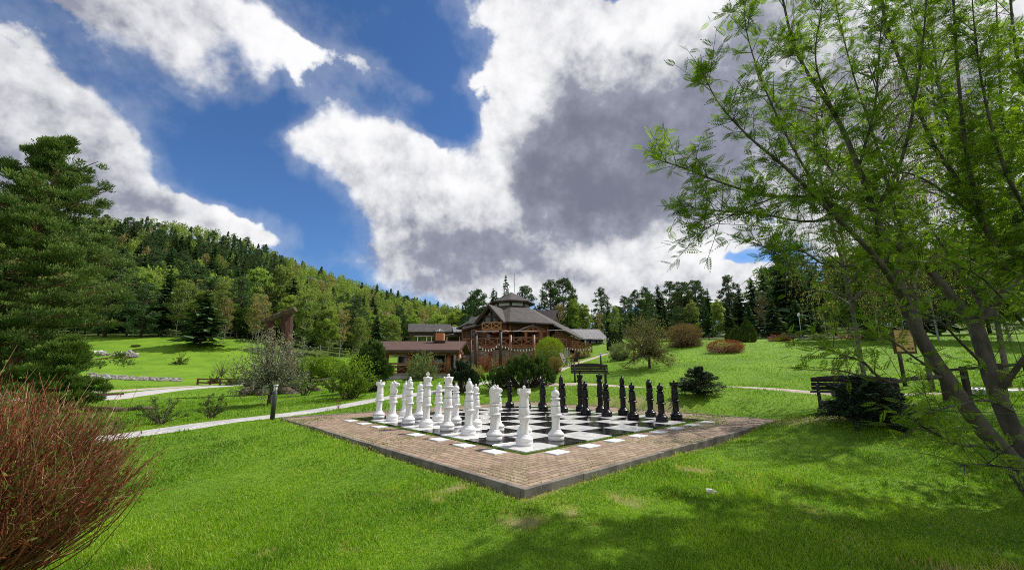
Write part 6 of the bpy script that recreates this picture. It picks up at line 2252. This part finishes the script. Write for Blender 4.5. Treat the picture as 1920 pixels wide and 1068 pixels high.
# ---- red-stemmed dogwood bush, lower left
g = G(-135, 1000, 2.75)
r = empty('dogwood_bush', g, 'dense red-stemmed bush with budding twigs in the lower left corner', 'bush')
gd = np.random.default_rng(81)
mb = [MB(), MB(), MB()]
tipsC, tipsA = [], []
for s in range(4600):
    a = gd.random() * 6.283
    el = .98 * math.sqrt(gd.random()) * 1.02
    L = 1.17 + .32 * gd.random()
    b0 = np.array([gd.normal() * .12, gd.normal() * .12, 0])
    d = np.array([math.sin(el) * math.cos(a), math.sin(el) * math.sin(a), math.cos(el)])
    sq = np.array([.72, .72, 1.0])
    e = b0 + d * L * sq
    e[2] = max(e[2], .08)
    st = .28 + .35 * gd.random()
    p0 = b0 + d * L * st * sq * .9
    if gd.random() < .25:
        p0 = b0
    mid = (p0 + e) / 2 + gd.normal(size=3) * .05 + np.array([d[0], d[1], -.4]) * .05
    r0 = .0024 + .0018 * gd.random()
    e = e + gd.normal(size=3) * .05
    mb[int(gd.choice([0, 0, 0, 1, 2, 2]))].tube(catmull([p0, mid, e], 2), [r0 * 1.3, r0, r0 * .45], 4, cap=False)
    for t in range(3):
        f = .35 + .5 * gd.random()
        q = p0 + (e - p0) * f
        dd = (e - p0) / np.linalg.norm(e - p0) + gd.normal(size=3) * .42 + np.array([0, 0, .2])
        q2 = q + dd * (.08 + .12 * gd.random())
        mb[int(gd.choice([0, 0, 0, 1]))].tube([q, q2], [r0 * .7, r0 * .3], 3, cap=False)
        tipsC.append(q2); tipsA.append(dd / np.linalg.norm(dd))
    tipsC.append(e); tipsA.append(d)
for m_, mt, nm in zip(mb, (red_stem, tan_stem, mat('olive_stems', (.11, .062, .022), (.27, .17, .07), scale=3, rough=.6)), ('red_stems', 'tan_stems', 'olive_stems')):
    m_.build('stems', mt, r)
tipsC, tipsA = np.array(tipsC), np.array(tipsA)
for (n, ln, f_, nm) in ((22000, .015, fol('bud_leaves', (.06, .11, .02), (.17, .24, .05), .35, 0), 'leaves'), (7000, .014, f_red, 'buds')):
    i = gd.integers(0, len(tipsC), n)
    ax = tipsA[i] + gd.normal(size=(n, 3)) * .35
    ax /= np.linalg.norm(ax, axis=1)[:, None]
    b = np.cross(ax, rvec(gd, n)); b /= np.linalg.norm(b, axis=1)[:, None]
    l = ln * (.5 + gd.random(n))
    MB().leaves(tipsC[i] - tipsA[i] * (gd.random(n) ** 2 * .22)[:, None] + gd.normal(size=(n, 3)) * .008, ax * l[:, None], b * (l * .32)[:, None], gd.random(n)).build(nm, f_, r)

# ---- the rowan on the right, limbs traced from where they stand
rowan_g = G(1965, 960, 3.35 * 1.36)
rowan = empty('rowan_tree', rowan_g, 'leaning rowan with feathered leaves filling the right side of the view', 'rowan')
rowan_bark = mat('rowan_bark', (.030, .024, .019), (.095, .078, .064), scale=9, stretch=(1, 1, .4), rough=.75, bump=.006, bscale=30)
go = np.random.default_rng(91)
tr = MB()
LIMBS = []
RK = 1.36


def limb(pts, rads, n=10, main=True):
    q = [np.array(P(p[0], p[1], p[2] * RK)) for p in pts]
    c = catmull(q, 6)
    rr = np.interp(np.linspace(0, 1, len(c)), np.linspace(0, 1, len(rads)), rads) * RK * .80
    tr.tube(c, rr, n, wob=.06, rng=go)
    LIMBS.append((c, rr))


limb([(1975, 985, 3.36), (1960, 955, 3.36), (1900, 868, 3.4), (1840, 800, 3.45), (1790, 730, 3.5), (1742, 660, 3.55), (1705, 590, 3.6), (1690, 545, 3.65), (1672, 500, 3.7)], [.10, .085, .078, .07, .064, .058, .052, .045])
limb([(2010, 985, 3.5), (1990, 940, 3.55), (1920, 845, 3.65), (1870, 740, 3.7), (1842, 650, 3.75), (1826, 600, 3.8)], [.11, .09, .078, .072, .07])
limb([(1828, 612, 3.8), (1780, 550, 3.85), (1722, 488, 3.9), (1626, 430, 3.8), (1547, 375, 3.65), (1442, 367, 3.5), (1363, 346, 3.4), (1290, 318, 3.35), (1228, 298, 3.3)], [.055, .046, .040, .030, .022, .016, .011, .007, .004])
limb([(1826, 605, 3.8), (1850, 588, 3.8), (1885, 545, 3.8), (1915, 505, 3.8), (1950, 440, 3.8), (1985, 340, 3.8), (2020, 100, 3.6), (2060, -200, 3.5), (2080, -420, 3.4)], [.05, .045, .042, .038, .03, .022, .012])
limb([(1672, 500, 3.7), (1640, 400, 3.8), (1610, 315, 3.85), (1568, 220, 3.9), (1497, 105, 3.9), (1468, 0, 3.9), (1440, -150, 3.8), (1420, -330, 3.7)], [.042, .034, .028, .022, .015, .010, .006])
limb([(1700, 570, 3.6), (1640, 480, 3.4), (1560, 400, 3.3), (1474, 315, 3.25), (1405, 257, 3.2), (1348, 194, 3.2), (1312, 125, 3.2)], [.035, .028, .022, .016, .011, .007, .004])
limb([(1900, 530, 3.8), (1870, 470, 3.9), (1836, 409, 3.9), (1790, 330, 3.9), (1746, 262, 3.9), (1678, 89, 3.9), (1650, -20, 3.9), (1640, -250, 3.8), (1650, -420, 3.7)], [.036, .03, .026, .022, .018, .012, .008])
limb([(1560, 390, 3.3), (1500, 300, 3.3), (1440, 180, 3.3), (1400, 60, 3.3), (1395, -40, 3.3)], [.016, .012, .009, .006, .003])
limb([(1860, 460, 3.9), (1820, 330, 3.7), (1800, 180, 3.6), (1790, 40, 3.6), (1780, -180, 3.5), (1790, -400, 3.4)], [.024, .02, .015, .010, .006])
limb([(1640, 400, 3.8), (1690, 300, 3.6), (1720, 160, 3.5), (1735, 30, 3.5), (1740, -80, 3.5)], [.022, .017, .012, .008, .004])
limb([(1590, 405, 3.7), (1510, 415, 3.4), (1420, 400, 3.3), (1340, 395, 3.3), (1270, 385, 3.3)], [.016, .012, .009, .006, .003])
limb([(1460, 368, 3.5), (1400, 390, 3.3), (1350, 415, 3.2), (1305, 440, 3.2)], [.010, .008, .005, .003])
limb([(1730, 495, 3.9), (1650, 490, 3.5), (1560, 500, 3.3), (1500, 470, 3.2), (1445, 478, 3.2)], [.02, .014, .010, .007, .003])
limb([(1762, 706, 3.5), (1705, 710, 3.3), (1670, 716, 3.2), (1640, 700, 3.1), (1617, 677, 3.1), (1575, 664, 3.05), (1535, 650, 3.0)], [.024, .018, .016, .012, .009, .007, .003])
limb([(1670, 716, 3.2), (1620, 705, 3.2), (1560, 690, 3.2)], [.010, .007, .003])
limb([(1762, 700, 3.5), (1715, 670, 3.3), (1675, 640, 3.2), (1640, 625, 3.2)], [.014, .010, .007, .003])
limb([(1878, 850, 3.4), (1840, 836, 3.2), (1802, 834, 3.05), (1762, 816, 2.95), (1723, 795, 2.9)], [.018, .014, .011, .008, .004])
limb([(1870, 740, 3.7), (1930, 660, 3.4), (1990, 600, 3.2)], [.03, .024, .014])
limb([(1850, 690, 3.7), (1800, 640, 3.4), (1760, 600, 3.3), (1720, 585, 3.2)], [.016, .012, .008, .004])
limb([(1900, 770, 3.6), (1850, 750, 3.3), (1790, 760, 3.1), (1740, 775, 3.0)], [.016, .012, .008, .004])
limb([(1940, 880, 3.4), (1900, 880, 3.1), (1850, 870, 2.95), (1800, 872, 2.9)], [.012, .009, .006, .003])
limb([(1930, 620, 3.6), (1880, 560, 3.3), (1840, 520, 3.2), (1800, 500, 3.1)], [.016, .012, .008, .004])
limb([(1950, 440, 3.8), (1890, 330, 3.4), (1850, 200, 3.3), (1830, 80, 3.3), (1820, -40, 3.3)], [.022, .017, .012, .008, .004])
limb([(1985, 300, 3.8), (1930, 180, 3.4), (1900, 60, 3.4), (1890, -160, 3.3), (1900, -380, 3.2)], [.018, .014, .010, .005])
limb([(1610, 315, 3.85), (1640, 200, 3.7), (1650, 80, 3.6), (1660, -40, 3.6)], [.016, .012, .008, .004])
limb([(1568, 220, 3.9), (1530, 120, 3.6), (1540, 20, 3.5), (1550, -60, 3.5)], [.012, .009, .006, .003])
for pts, rads in (([(1900, 530, 3.8), (1850, 420, 4.3), (1800, 300, 4.7), (1760, 150, 5.0), (1740, 0, 5.1), (1730, -120, 5.1)], [.034, .027, .021, .014, .009, .005]),
                  ([(1915, 505, 3.8), (1900, 380, 4.4), (1880, 220, 4.8), (1870, 60, 5.0), (1865, -120, 5.0)], [.034, .026, .019, .012, .006]),
                  ([(1722, 488, 3.9), (1680, 400, 4.4), (1640, 260, 4.8), (1600, 140, 5.0), (1570, 20, 5.1), (1555, -80, 5.1)], [.030, .024, .018, .012, .008, .004]),
                  ([(1640, 400, 3.8), (1560, 320, 4.3), (1500, 240, 4.6), (1450, 190, 4.8)], [.018, .012, .008, .004]),
                  ([(1836, 409, 3.9), (1720, 330, 4.5), (1640, 320, 4.9), (1560, 300, 5.1)], [.020, .014, .009, .004]),
                  ([(1890, 330, 3.4), (1800, 250, 4.4), (1720, 60, 5.0), (1690, -80, 5.2)], [.016, .013, .009, .004]),
                  ([(1850, 588, 3.8), (1780, 480, 4.4), (1720, 400, 4.9), (1660, 380, 5.2)], [.024, .017, .010, .004])):
    limb(pts, rads)
# twigs
twigs = []
for li, (c, rr) in enumerate(LIMBS):
    thin = rr < .034
    L = np.linalg.norm(np.diff(c, axis=0), axis=1).sum()
    nt_ = int(L * (18 if rr[0] < .06 else 11))
    for k in range(nt_):
        t = 1 - go.random() ** 1.25
        i = int(t * (len(c) - 1))
        if rr[i] > .055 or (c[i][2] < 2.3 and go.random() < .5):
            continue
        tg = c[min(i + 1, len(c) - 1)] - c[max(i - 1, 0)]
        tg = tg / (np.linalg.norm(tg) + 1e-9)
        d = tg * .6 + rvec(go, 1)[0] * .85 + np.array([0, 0, .30]); d /= np.linalg.norm(d)
        ln = .2 + .45 * go.random()
        if c[i][1] + d[1] * ln < 2.7:
            d[1] = abs(d[1])
        p1 = c[i] + d * ln * .5 + go.normal(size=3) * .015
        p2 = c[i] + d * ln + np.array([0, 0, -.02])
        tr.tube([c[i], p1, p2], [min(rr[i] * .7, .005), .003, .0016], 4, cap=False)
        twigs.append((c[i], p1, p2))
    twigs.append((c[-3], c[-2], c[-1]))
trunk_o = tr.build('trunk', rowan_bark, rowan, rowan_g)
# pinnate leaf template: rachis along x, leaflet pairs
LC, LA, LB = [], [], []
npair = 7
for k in range(npair):
    x = .22 + .90 * k / npair
    ll = .125 * math.sin(math.pi * (.25 + .6 * (k + .5) / npair)) + .035
    for s in (-1, 1):
        d = np.array([.42, s * .9, .02]); d /= np.linalg.norm(d)
        LC.append(np.array([x, 0, -.10 * x * x]) + d * ll); LA.append(d * ll); LB.append(np.array([.9, -s * .42, 0]) * ll * .36)
LC.append(np.array([1.22, 0, -.15])); LA.append(np.array([.13, 0, -.03])); LB.append(np.array([0, .045, 0]))
LC, LA, LB = np.array(LC), np.array(LA), np.array(LB)
rach = np.array([[.0, 0, 0], [.5, 0, -.05], [1.05, 0, -.11]])
lvC, lvA, lvB, lvT = [], [], [], []
lr_ = MB()
nleaf = 0
for (p0, p1, p2) in twigs:
    for k in range(int(go.integers(6, 12)) if p1[2] > 2.4 else int(go.integers(4, 8))):
        t = .2 + .8 * go.random()
        p = (1 - t) ** 2 * p0 + 2 * t * (1 - t) * p1 + t * t * p2
        tg = (p2 - p0); tg /= np.linalg.norm(tg) + 1e-9
        x = tg * .25 + rvec(go, 1)[0] * np.array([1, 1, .6]) + np.array([0, 0, .12]); x /= np.linalg.norm(x)
        zz = np.array([0, 0, 1.]) + rvec(go, 1)[0] * .75
        y = np.cross(zz, x); y /= np.linalg.norm(y) + 1e-9
        z = np.cross(x, y)
        R = np.stack([x, y, z]) * (.088 + .066 * go.random())
        lvC.append(p + LC @ R); lvA.append(LA @ R); lvB.append(LB @ R)
        lvT.append(np.full(len(LC), np.clip(.45 + .28 * go.normal(), 0, 1)))
        q = p + rach @ R
        lr_.tube(q, [.0012, .001, .0006], 3, cap=False)
        nleaf += 1
f_rowan = fol('rowan_leaves', (0.062, 0.129, 0.011), (0.258, 0.375, 0.034), .42, 0, .75)
MB().leaves(np.concatenate(lvC), np.concatenate(lvA), np.concatenate(lvB), np.concatenate(lvT)).build('leaves', f_rowan, rowan, rowan_g)
lr_.build('leaf_stalks', fol('leaf_stalk', (.05, .09, .015), (.10, .16, .03), .1, 0), rowan, rowan_g)
print('rowan leaves', nleaf)
for (x, y, h, sd, lab) in ((8.7, 5.6, 6.6, 131, 'unseen leafy young tree just beyond the right border, added to shade the lawn'), (10.6, 7.6, 6.0, 132, 'second unseen leafy young tree beyond the right border, added for its shade')):  # out-of-view trees put in to throw dappled shade on the lawn
    c, t = broad_mb(sd, h, 1.75, .28, 60, 95, .055, .07, .7, .6)
    tree_thing('unseen_shade_tree', (x, y, Hz(x, y)), lab, 'tree', c, t, f_rowan, rowan_bark)

# ---- weeping birches behind the rowan
catkin = fol('bronze_catkins', (.13, .075, .035), (.33, .20, .10), .3, 0)


grey_birch = mat('grey_birch_bark', (.04, .032, .027), (.15, .13, .115), scale=4, rough=.8)


def weeping_birch(seed, loc, top, label, r=2.4):
    g = np.random.default_rng(seed)
    root = empty('weeping_birch', loc, label, 'birch', 'weeping birches behind the rowan')
    h = top
    tb = MB().tube(catmull([(0, 0, -.2), (g.normal() * .1, 0, h * .35), (g.normal() * .15, .1, h * .7), (0, 0, h)], 6), np.linspace(.065, .015, 18), 10)
    tw = MB()
    lc, la, lb, lt = [], [], [], []
    cc, ca, cb = [], [], []
    for k in range(64):
        z = h * (.25 + .73 * g.random())
        a = g.random() * 6.283
        L = r * (.4 + .6 * g.random()) * (1.15 - .6 * z / h)
        d = np.array([math.cos(a), math.sin(a), 0])
        c = catmull([np.array([0, 0, z]), np.array([0, 0, z + .45 * L]) + d * L * .5, np.array([0, 0, z + .5 * L]) + d * L], 4)
        tb.tube(c, np.linspace(.03, .006, len(c)), 5, cap=False)
        for j in range(15):
            p = c[int(g.integers(2, len(c)))]
            dl = .5 + 1.3 * g.random()
            q = np.array([p, p + d * .12 + g.normal(size=3) * .08 + [0, 0, -.3 * dl], p + d * .15 + g.normal(size=3) * .10 + [0, 0, -dl]])
            tw.tube(q, [.004, .003, .0015], 3, cap=False)
            n = 16
            t = g.random(n)
            pos = q[0] * ((1 - t) ** 2)[:, None] + q[1] * (2 * t * (1 - t))[:, None] + q[2] * (t * t)[:, None] + g.normal(size=(n, 3)) * .03
            ax = np.array([0, 0, -1.]) + .35 * rvec(g, n); ax /= np.linalg.norm(ax, axis=1)[:, None]
            b = np.cross(ax, rvec(g, n)); b /= np.linalg.norm(b, axis=1)[:, None]
            m = g.random(n) < .45
            cc.append(pos[m]); ca.append(ax[m] * .04); cb.append(b[m] * .007)
            m = ~m
            lc.append(pos[m]); la.append(ax[m] * .02); lb.append(b[m] * .013)
    tb.build('trunk', grey_birch, root)
    tw.build('twigs', twig_bark, root)
    MB().leaves(np.concatenate(cc), np.concatenate(ca), np.concatenate(cb), g.random(sum(map(len, cc)))).build('catkins', catkin, root)
    MB().leaves(np.concatenate(lc), np.concatenate(la), np.concatenate(lb), g.random(sum(map(len, lc)))).build('leaves', f_birch, root)
    return root


for (px, Y, hh, sd, lab) in ((1620, 13, 10.5, 101, 'weeping birch with hanging bronze catkins, leftmost behind the rowan'), (1742, 12, 10.5, 102, 'weeping birch with hanging bronze catkins, in the middle behind the rowan'), (1886, 11, 10.5, 103, 'weeping birch with hanging bronze catkins and the whitest trunk, rightmost behind the rowan')):
    weeping_birch(sd, G(px, 700, Y), hh, lab)
# bright birches and dark cover further right
for (px, Y, top, kind, wd, pl) in ((1600, 36, 470, 'birch', 1.2, 'above the red shrub bed'), (1650, 33, 455, 'birch', 1.3, 'left of the yellow sign board'), (1700, 34, 440, 'birch', 1.3, 'above the yellow sign board'), (1760, 30, 450, 'olive_birch', 1.3, 'between the rowan trunks'), (1830, 30, 430, 'birch', 1.3, 'behind the fork of the rowan'), (1900, 28, 440, 'birch', 1.3, 'at the right border behind the rowan'), (1570, 44, 480, 'spruce', 1.4, 'left of the bright birches behind the rowan'), (1640, 42, 560, 'spruce', 1.3, 'low behind the sign board'), (1730, 40, 470, 'spruce', 1.4, 'between the bright birches on the right'), (1860, 40, 430, 'spruce', 1.4, 'behind the right border birches'), (1985, 24, 420, 'birch', 1.3, 'just past the right border'), (1560, 40, 560, 'olive_birch', 1.0, 'drooping beside the globe lamp')):
    p = P(px, 640, Y)
    z = Hz(p.x, p.y)
    plant(kind, p.x, p.y, P(px, top, Y).z - z, f'{KIND_LOOK[kind]} {pl}', None, wd)
for (px, py, Y, top, r, sd, lab) in ((1650, 637, 33, 605, 1.0, 111, 'dark evergreen shrub above the sign board'), (1530, 640, 41, 628, .6, 112, 'little green shrub at the foot of the globe lamp')):
    g, h = gh(px, py, Y, top)
    shrub('dark_bush', g, lab, 'bush', dict(seed=sd, h=h, r=r, stems=50, leaf=.06, nleaf=2200, stem_r=.02, base_r=.2, cup=-.1, tipbias=.3), f_dark, brown_stem)
g = G(1760, 560, 46)

# ------------------------------------------------------------------ grass
def grass_mat():
    m = bpy.data.materials.new('grass_blades')
    m.use_nodes = True
    nt = m.node_tree
    nt.nodes.clear()
    at = N(nt, 'ShaderNodeAttribute', attribute_name='tint').outputs['Fac']
    rp = N(nt, 'ShaderNodeValToRGB', {0: at})
    cr = rp.color_ramp
    cr.elements[0].position, cr.elements[0].color = 0.0, (.50, .40, .19, 1)
    cr.elements[1].position, cr.elements[1].color = 1.0, (.30, .45, .025, 1)
    for p, c in ((.12, (.40, .37, .12, 1)), (.25, (.055, .135, .008, 1)), (.6, (.150, .285, .012, 1))):
        e = cr.elements.new(p); e.color = c
    bs = N(nt, 'ShaderNodeBsdfPrincipled', {'Base Color': rp.outputs[0], 'Roughness': .5, 'Specular IOR Level': .3})
    tc_ = mixc(nt, 1.0, rp.outputs[0], (1.5, 1.6, .5), 'MULTIPLY')
    tr_ = N(nt, 'ShaderNodeBsdfTranslucent', {'Color': tc_})
    mx = N(nt, 'ShaderNodeMixShader', {0: .38, 1: bs.outputs[0], 2: tr_.outputs[0]})
    N(nt, 'ShaderNodeOutputMaterial', {'Surface': mx.outputs[0]})
    return m


gg = np.random.default_rng(5)
NB = 620000
u = gg.random(NB)
ya, yb_, pw = 1.9, 40.0, .6
Yb = (ya ** -pw + u * (yb_ ** -pw - ya ** -pw)) ** (-1 / pw)
Xb = (gg.random(NB) * 2 - 1) * (1.32 * Yb + .5)
sd, _, _ = rect_sd(Xb, Yb)
sdm = sd * S
keep = sdm > .004
# tufts leaning over the kerb foot and the joint strip round the board
bare_ = bare(Xb, Yb)
keep &= gg.random(NB) > bare_ * .9
keep &= ~on_path(Xb, Yb, .02)
Xb, Yb, bare_, sdm = Xb[keep], Yb[keep], bare_[keep], sdm[keep]
# strip of grass between tiles and paving
ns = 11000
q = gg.integers(0, 4, ns)
along = (-.15 + 8.3 * gg.random(ns))
across = np.where(gg.random(ns) < .5, -.085 + .05 * gg.normal(size=ns), 0)
across = np.clip(-.085 + .045 * gg.normal(size=ns), -.19, -.012)
patch = np.sin(along * 3.1 + q) + np.sin(along * 7.3 + q * 2) + gg.normal(size=ns) * .6 > -.35
su = np.where(q == 0, along, np.where(q == 1, across, np.where(q == 2, along, 8 - across)))
sv = np.where(q == 0, across, np.where(q == 1, along, np.where(q == 2, 8 - across, along)))
SX = BO[0] + (BU[0] * su + BV[0] * sv) * S
SY = BO[1] + (BU[1] * su + BV[1] * sv) * S
SX, SY = SX[patch], SY[patch]
# weeds in the brick joints
nw = 70000
wu = K0 + .1 + (K1 - K0 - .2) * gg.random(nw); wv_ = K0 + .1 + (K1 - K0 - .2) * gg.random(nw)
inside = (wu > -.19) & (wu < 8.19) & (wv_ > -.19) & (wv_ < 8.19)
dn = fbm2(wu, wv_, 14, 4, 1.6) + .5 * (np.minimum(np.minimum(wu - K0, wv_ - K0), np.minimum(K1 - wu, K1 - wv_)) < .35) + .35 * gg.normal(size=nw)
row_v = (np.minimum(wu, wv_) == wv_)
jv = np.where(row_v, np.round(wv_ * S / .1) * .1 / S, wv_)
ju = np.where(row_v, wu, np.round(wu * S / .1) * .1 / S)
sel = (~inside) & (dn > .62)
WX = BO[0] + (BU[0] * ju + BV[0] * jv) * S
WY = BO[1] + (BU[1] * ju + BV[1] * jv) * S
WX, WY = WX[sel], WY[sel]
nl = len(Xb)
zb = H(Xb, Yb)
near = np.exp(-((Xb / 14) ** 2 + (Yb / 20) ** 2))
zb = zb + 0.015 * fbm2(Xb, Yb, 3, 3, 2.0) * np.clip(sdm / S * 2, 0, 1) * near
X = np.concatenate([Xb, SX, WX]); Y = np.concatenate([Yb, SY, WY]); Z = np.concatenate([zb - .004, np.full(len(SX), -.012), np.full(len(WX), -.002)])
n = len(X)
small = np.arange(n) >= nl
ht = .022 + .030 * gg.random(n) ** 1.3
tuft = fbm2(X, Y, 22, 4, 1.1)
tall = (fbm2(X, Y, 40, 3, 2.7) > .85) & ~small
ht *= np.clip(1 + .5 * tuft, .45, 2.0) * np.where(tall, 1.9, 1.0)
ht = np.where(small, .012 + .020 * gg.random(n), ht)
ht *= np.clip(.75 + Y * .032, .8, 1.3)
wd = (.0021 + .0014 * gg.random(n)) * np.clip(Y / 4.2, .8, 11) * np.where(small, .85, 1)
az_ = gg.random(n) * 6.283
lean = (.25 + .55 * gg.random(n)) * ht
dx, dy = np.cos(az_) * lean, np.sin(az_) * lean
fa = gg.random(n) * 6.283
sx, sy = np.cos(fa) * wd, np.sin(fa) * wd
t1 = .55
V = np.empty((n, 5, 3))
V[:, 0] = np.stack([X - sx, Y - sy, Z], 1)
V[:, 1] = np.stack([X + sx, Y + sy, Z], 1)
V[:, 2] = np.stack([X + sx * .8 + dx * .32, Y + sy * .8 + dy * .32, Z + ht * .62], 1)
V[:, 3] = np.stack([X - sx * .8 + dx * .32, Y - sy * .8 + dy * .32, Z + ht * .62], 1)
V[:, 4] = np.stack([X + dx, Y + dy, Z + ht], 1)
tn = .57 + .15 * gg.normal(size=n) + .19 * fbm2(X, Y, 50, 4, .9) + .09 * fbm2(X, Y, 51, 3, .18) + .15 * fbm2(X, Y, 52, 4, 4.0)
bb = np.concatenate([bare_, np.zeros(n - nl)])
far_ = np.clip(1.25 - Y / 22, .35, 1)
tn = .60 + (tn - .60) * far_
tn = np.clip(tn, .27, 1)
strawp = .045 * far_ +   .8 * np.clip(bb * 1.5, 0, 1) + .22 * np.clip(fbm2(X, Y, 60, 4, 1.9) - .55, 0, 1)
tn = np.where(gg.random(n) < strawp, .02 + .12 * gg.random(n), tn)
tn = np.where(small, np.clip(tn - .08, .2, 1), tn)
tv = np.repeat(tn[:, None], 5, 1)
idx = np.arange(n)[:, None] * 5
mb = MB()
mb.v.append((V.reshape(-1, 3), tv.ravel())); mb.n = n * 5
mb.f.append((idx + np.array([[0, 1, 2, 3]]), 0, False))
mb.f.append((idx + np.array([[3, 2, 4]]), 0, False))
tag(mb.build('grass', grass_mat()), 'short green lawn grass', 'grass', kind='stuff')
print('blades', n)
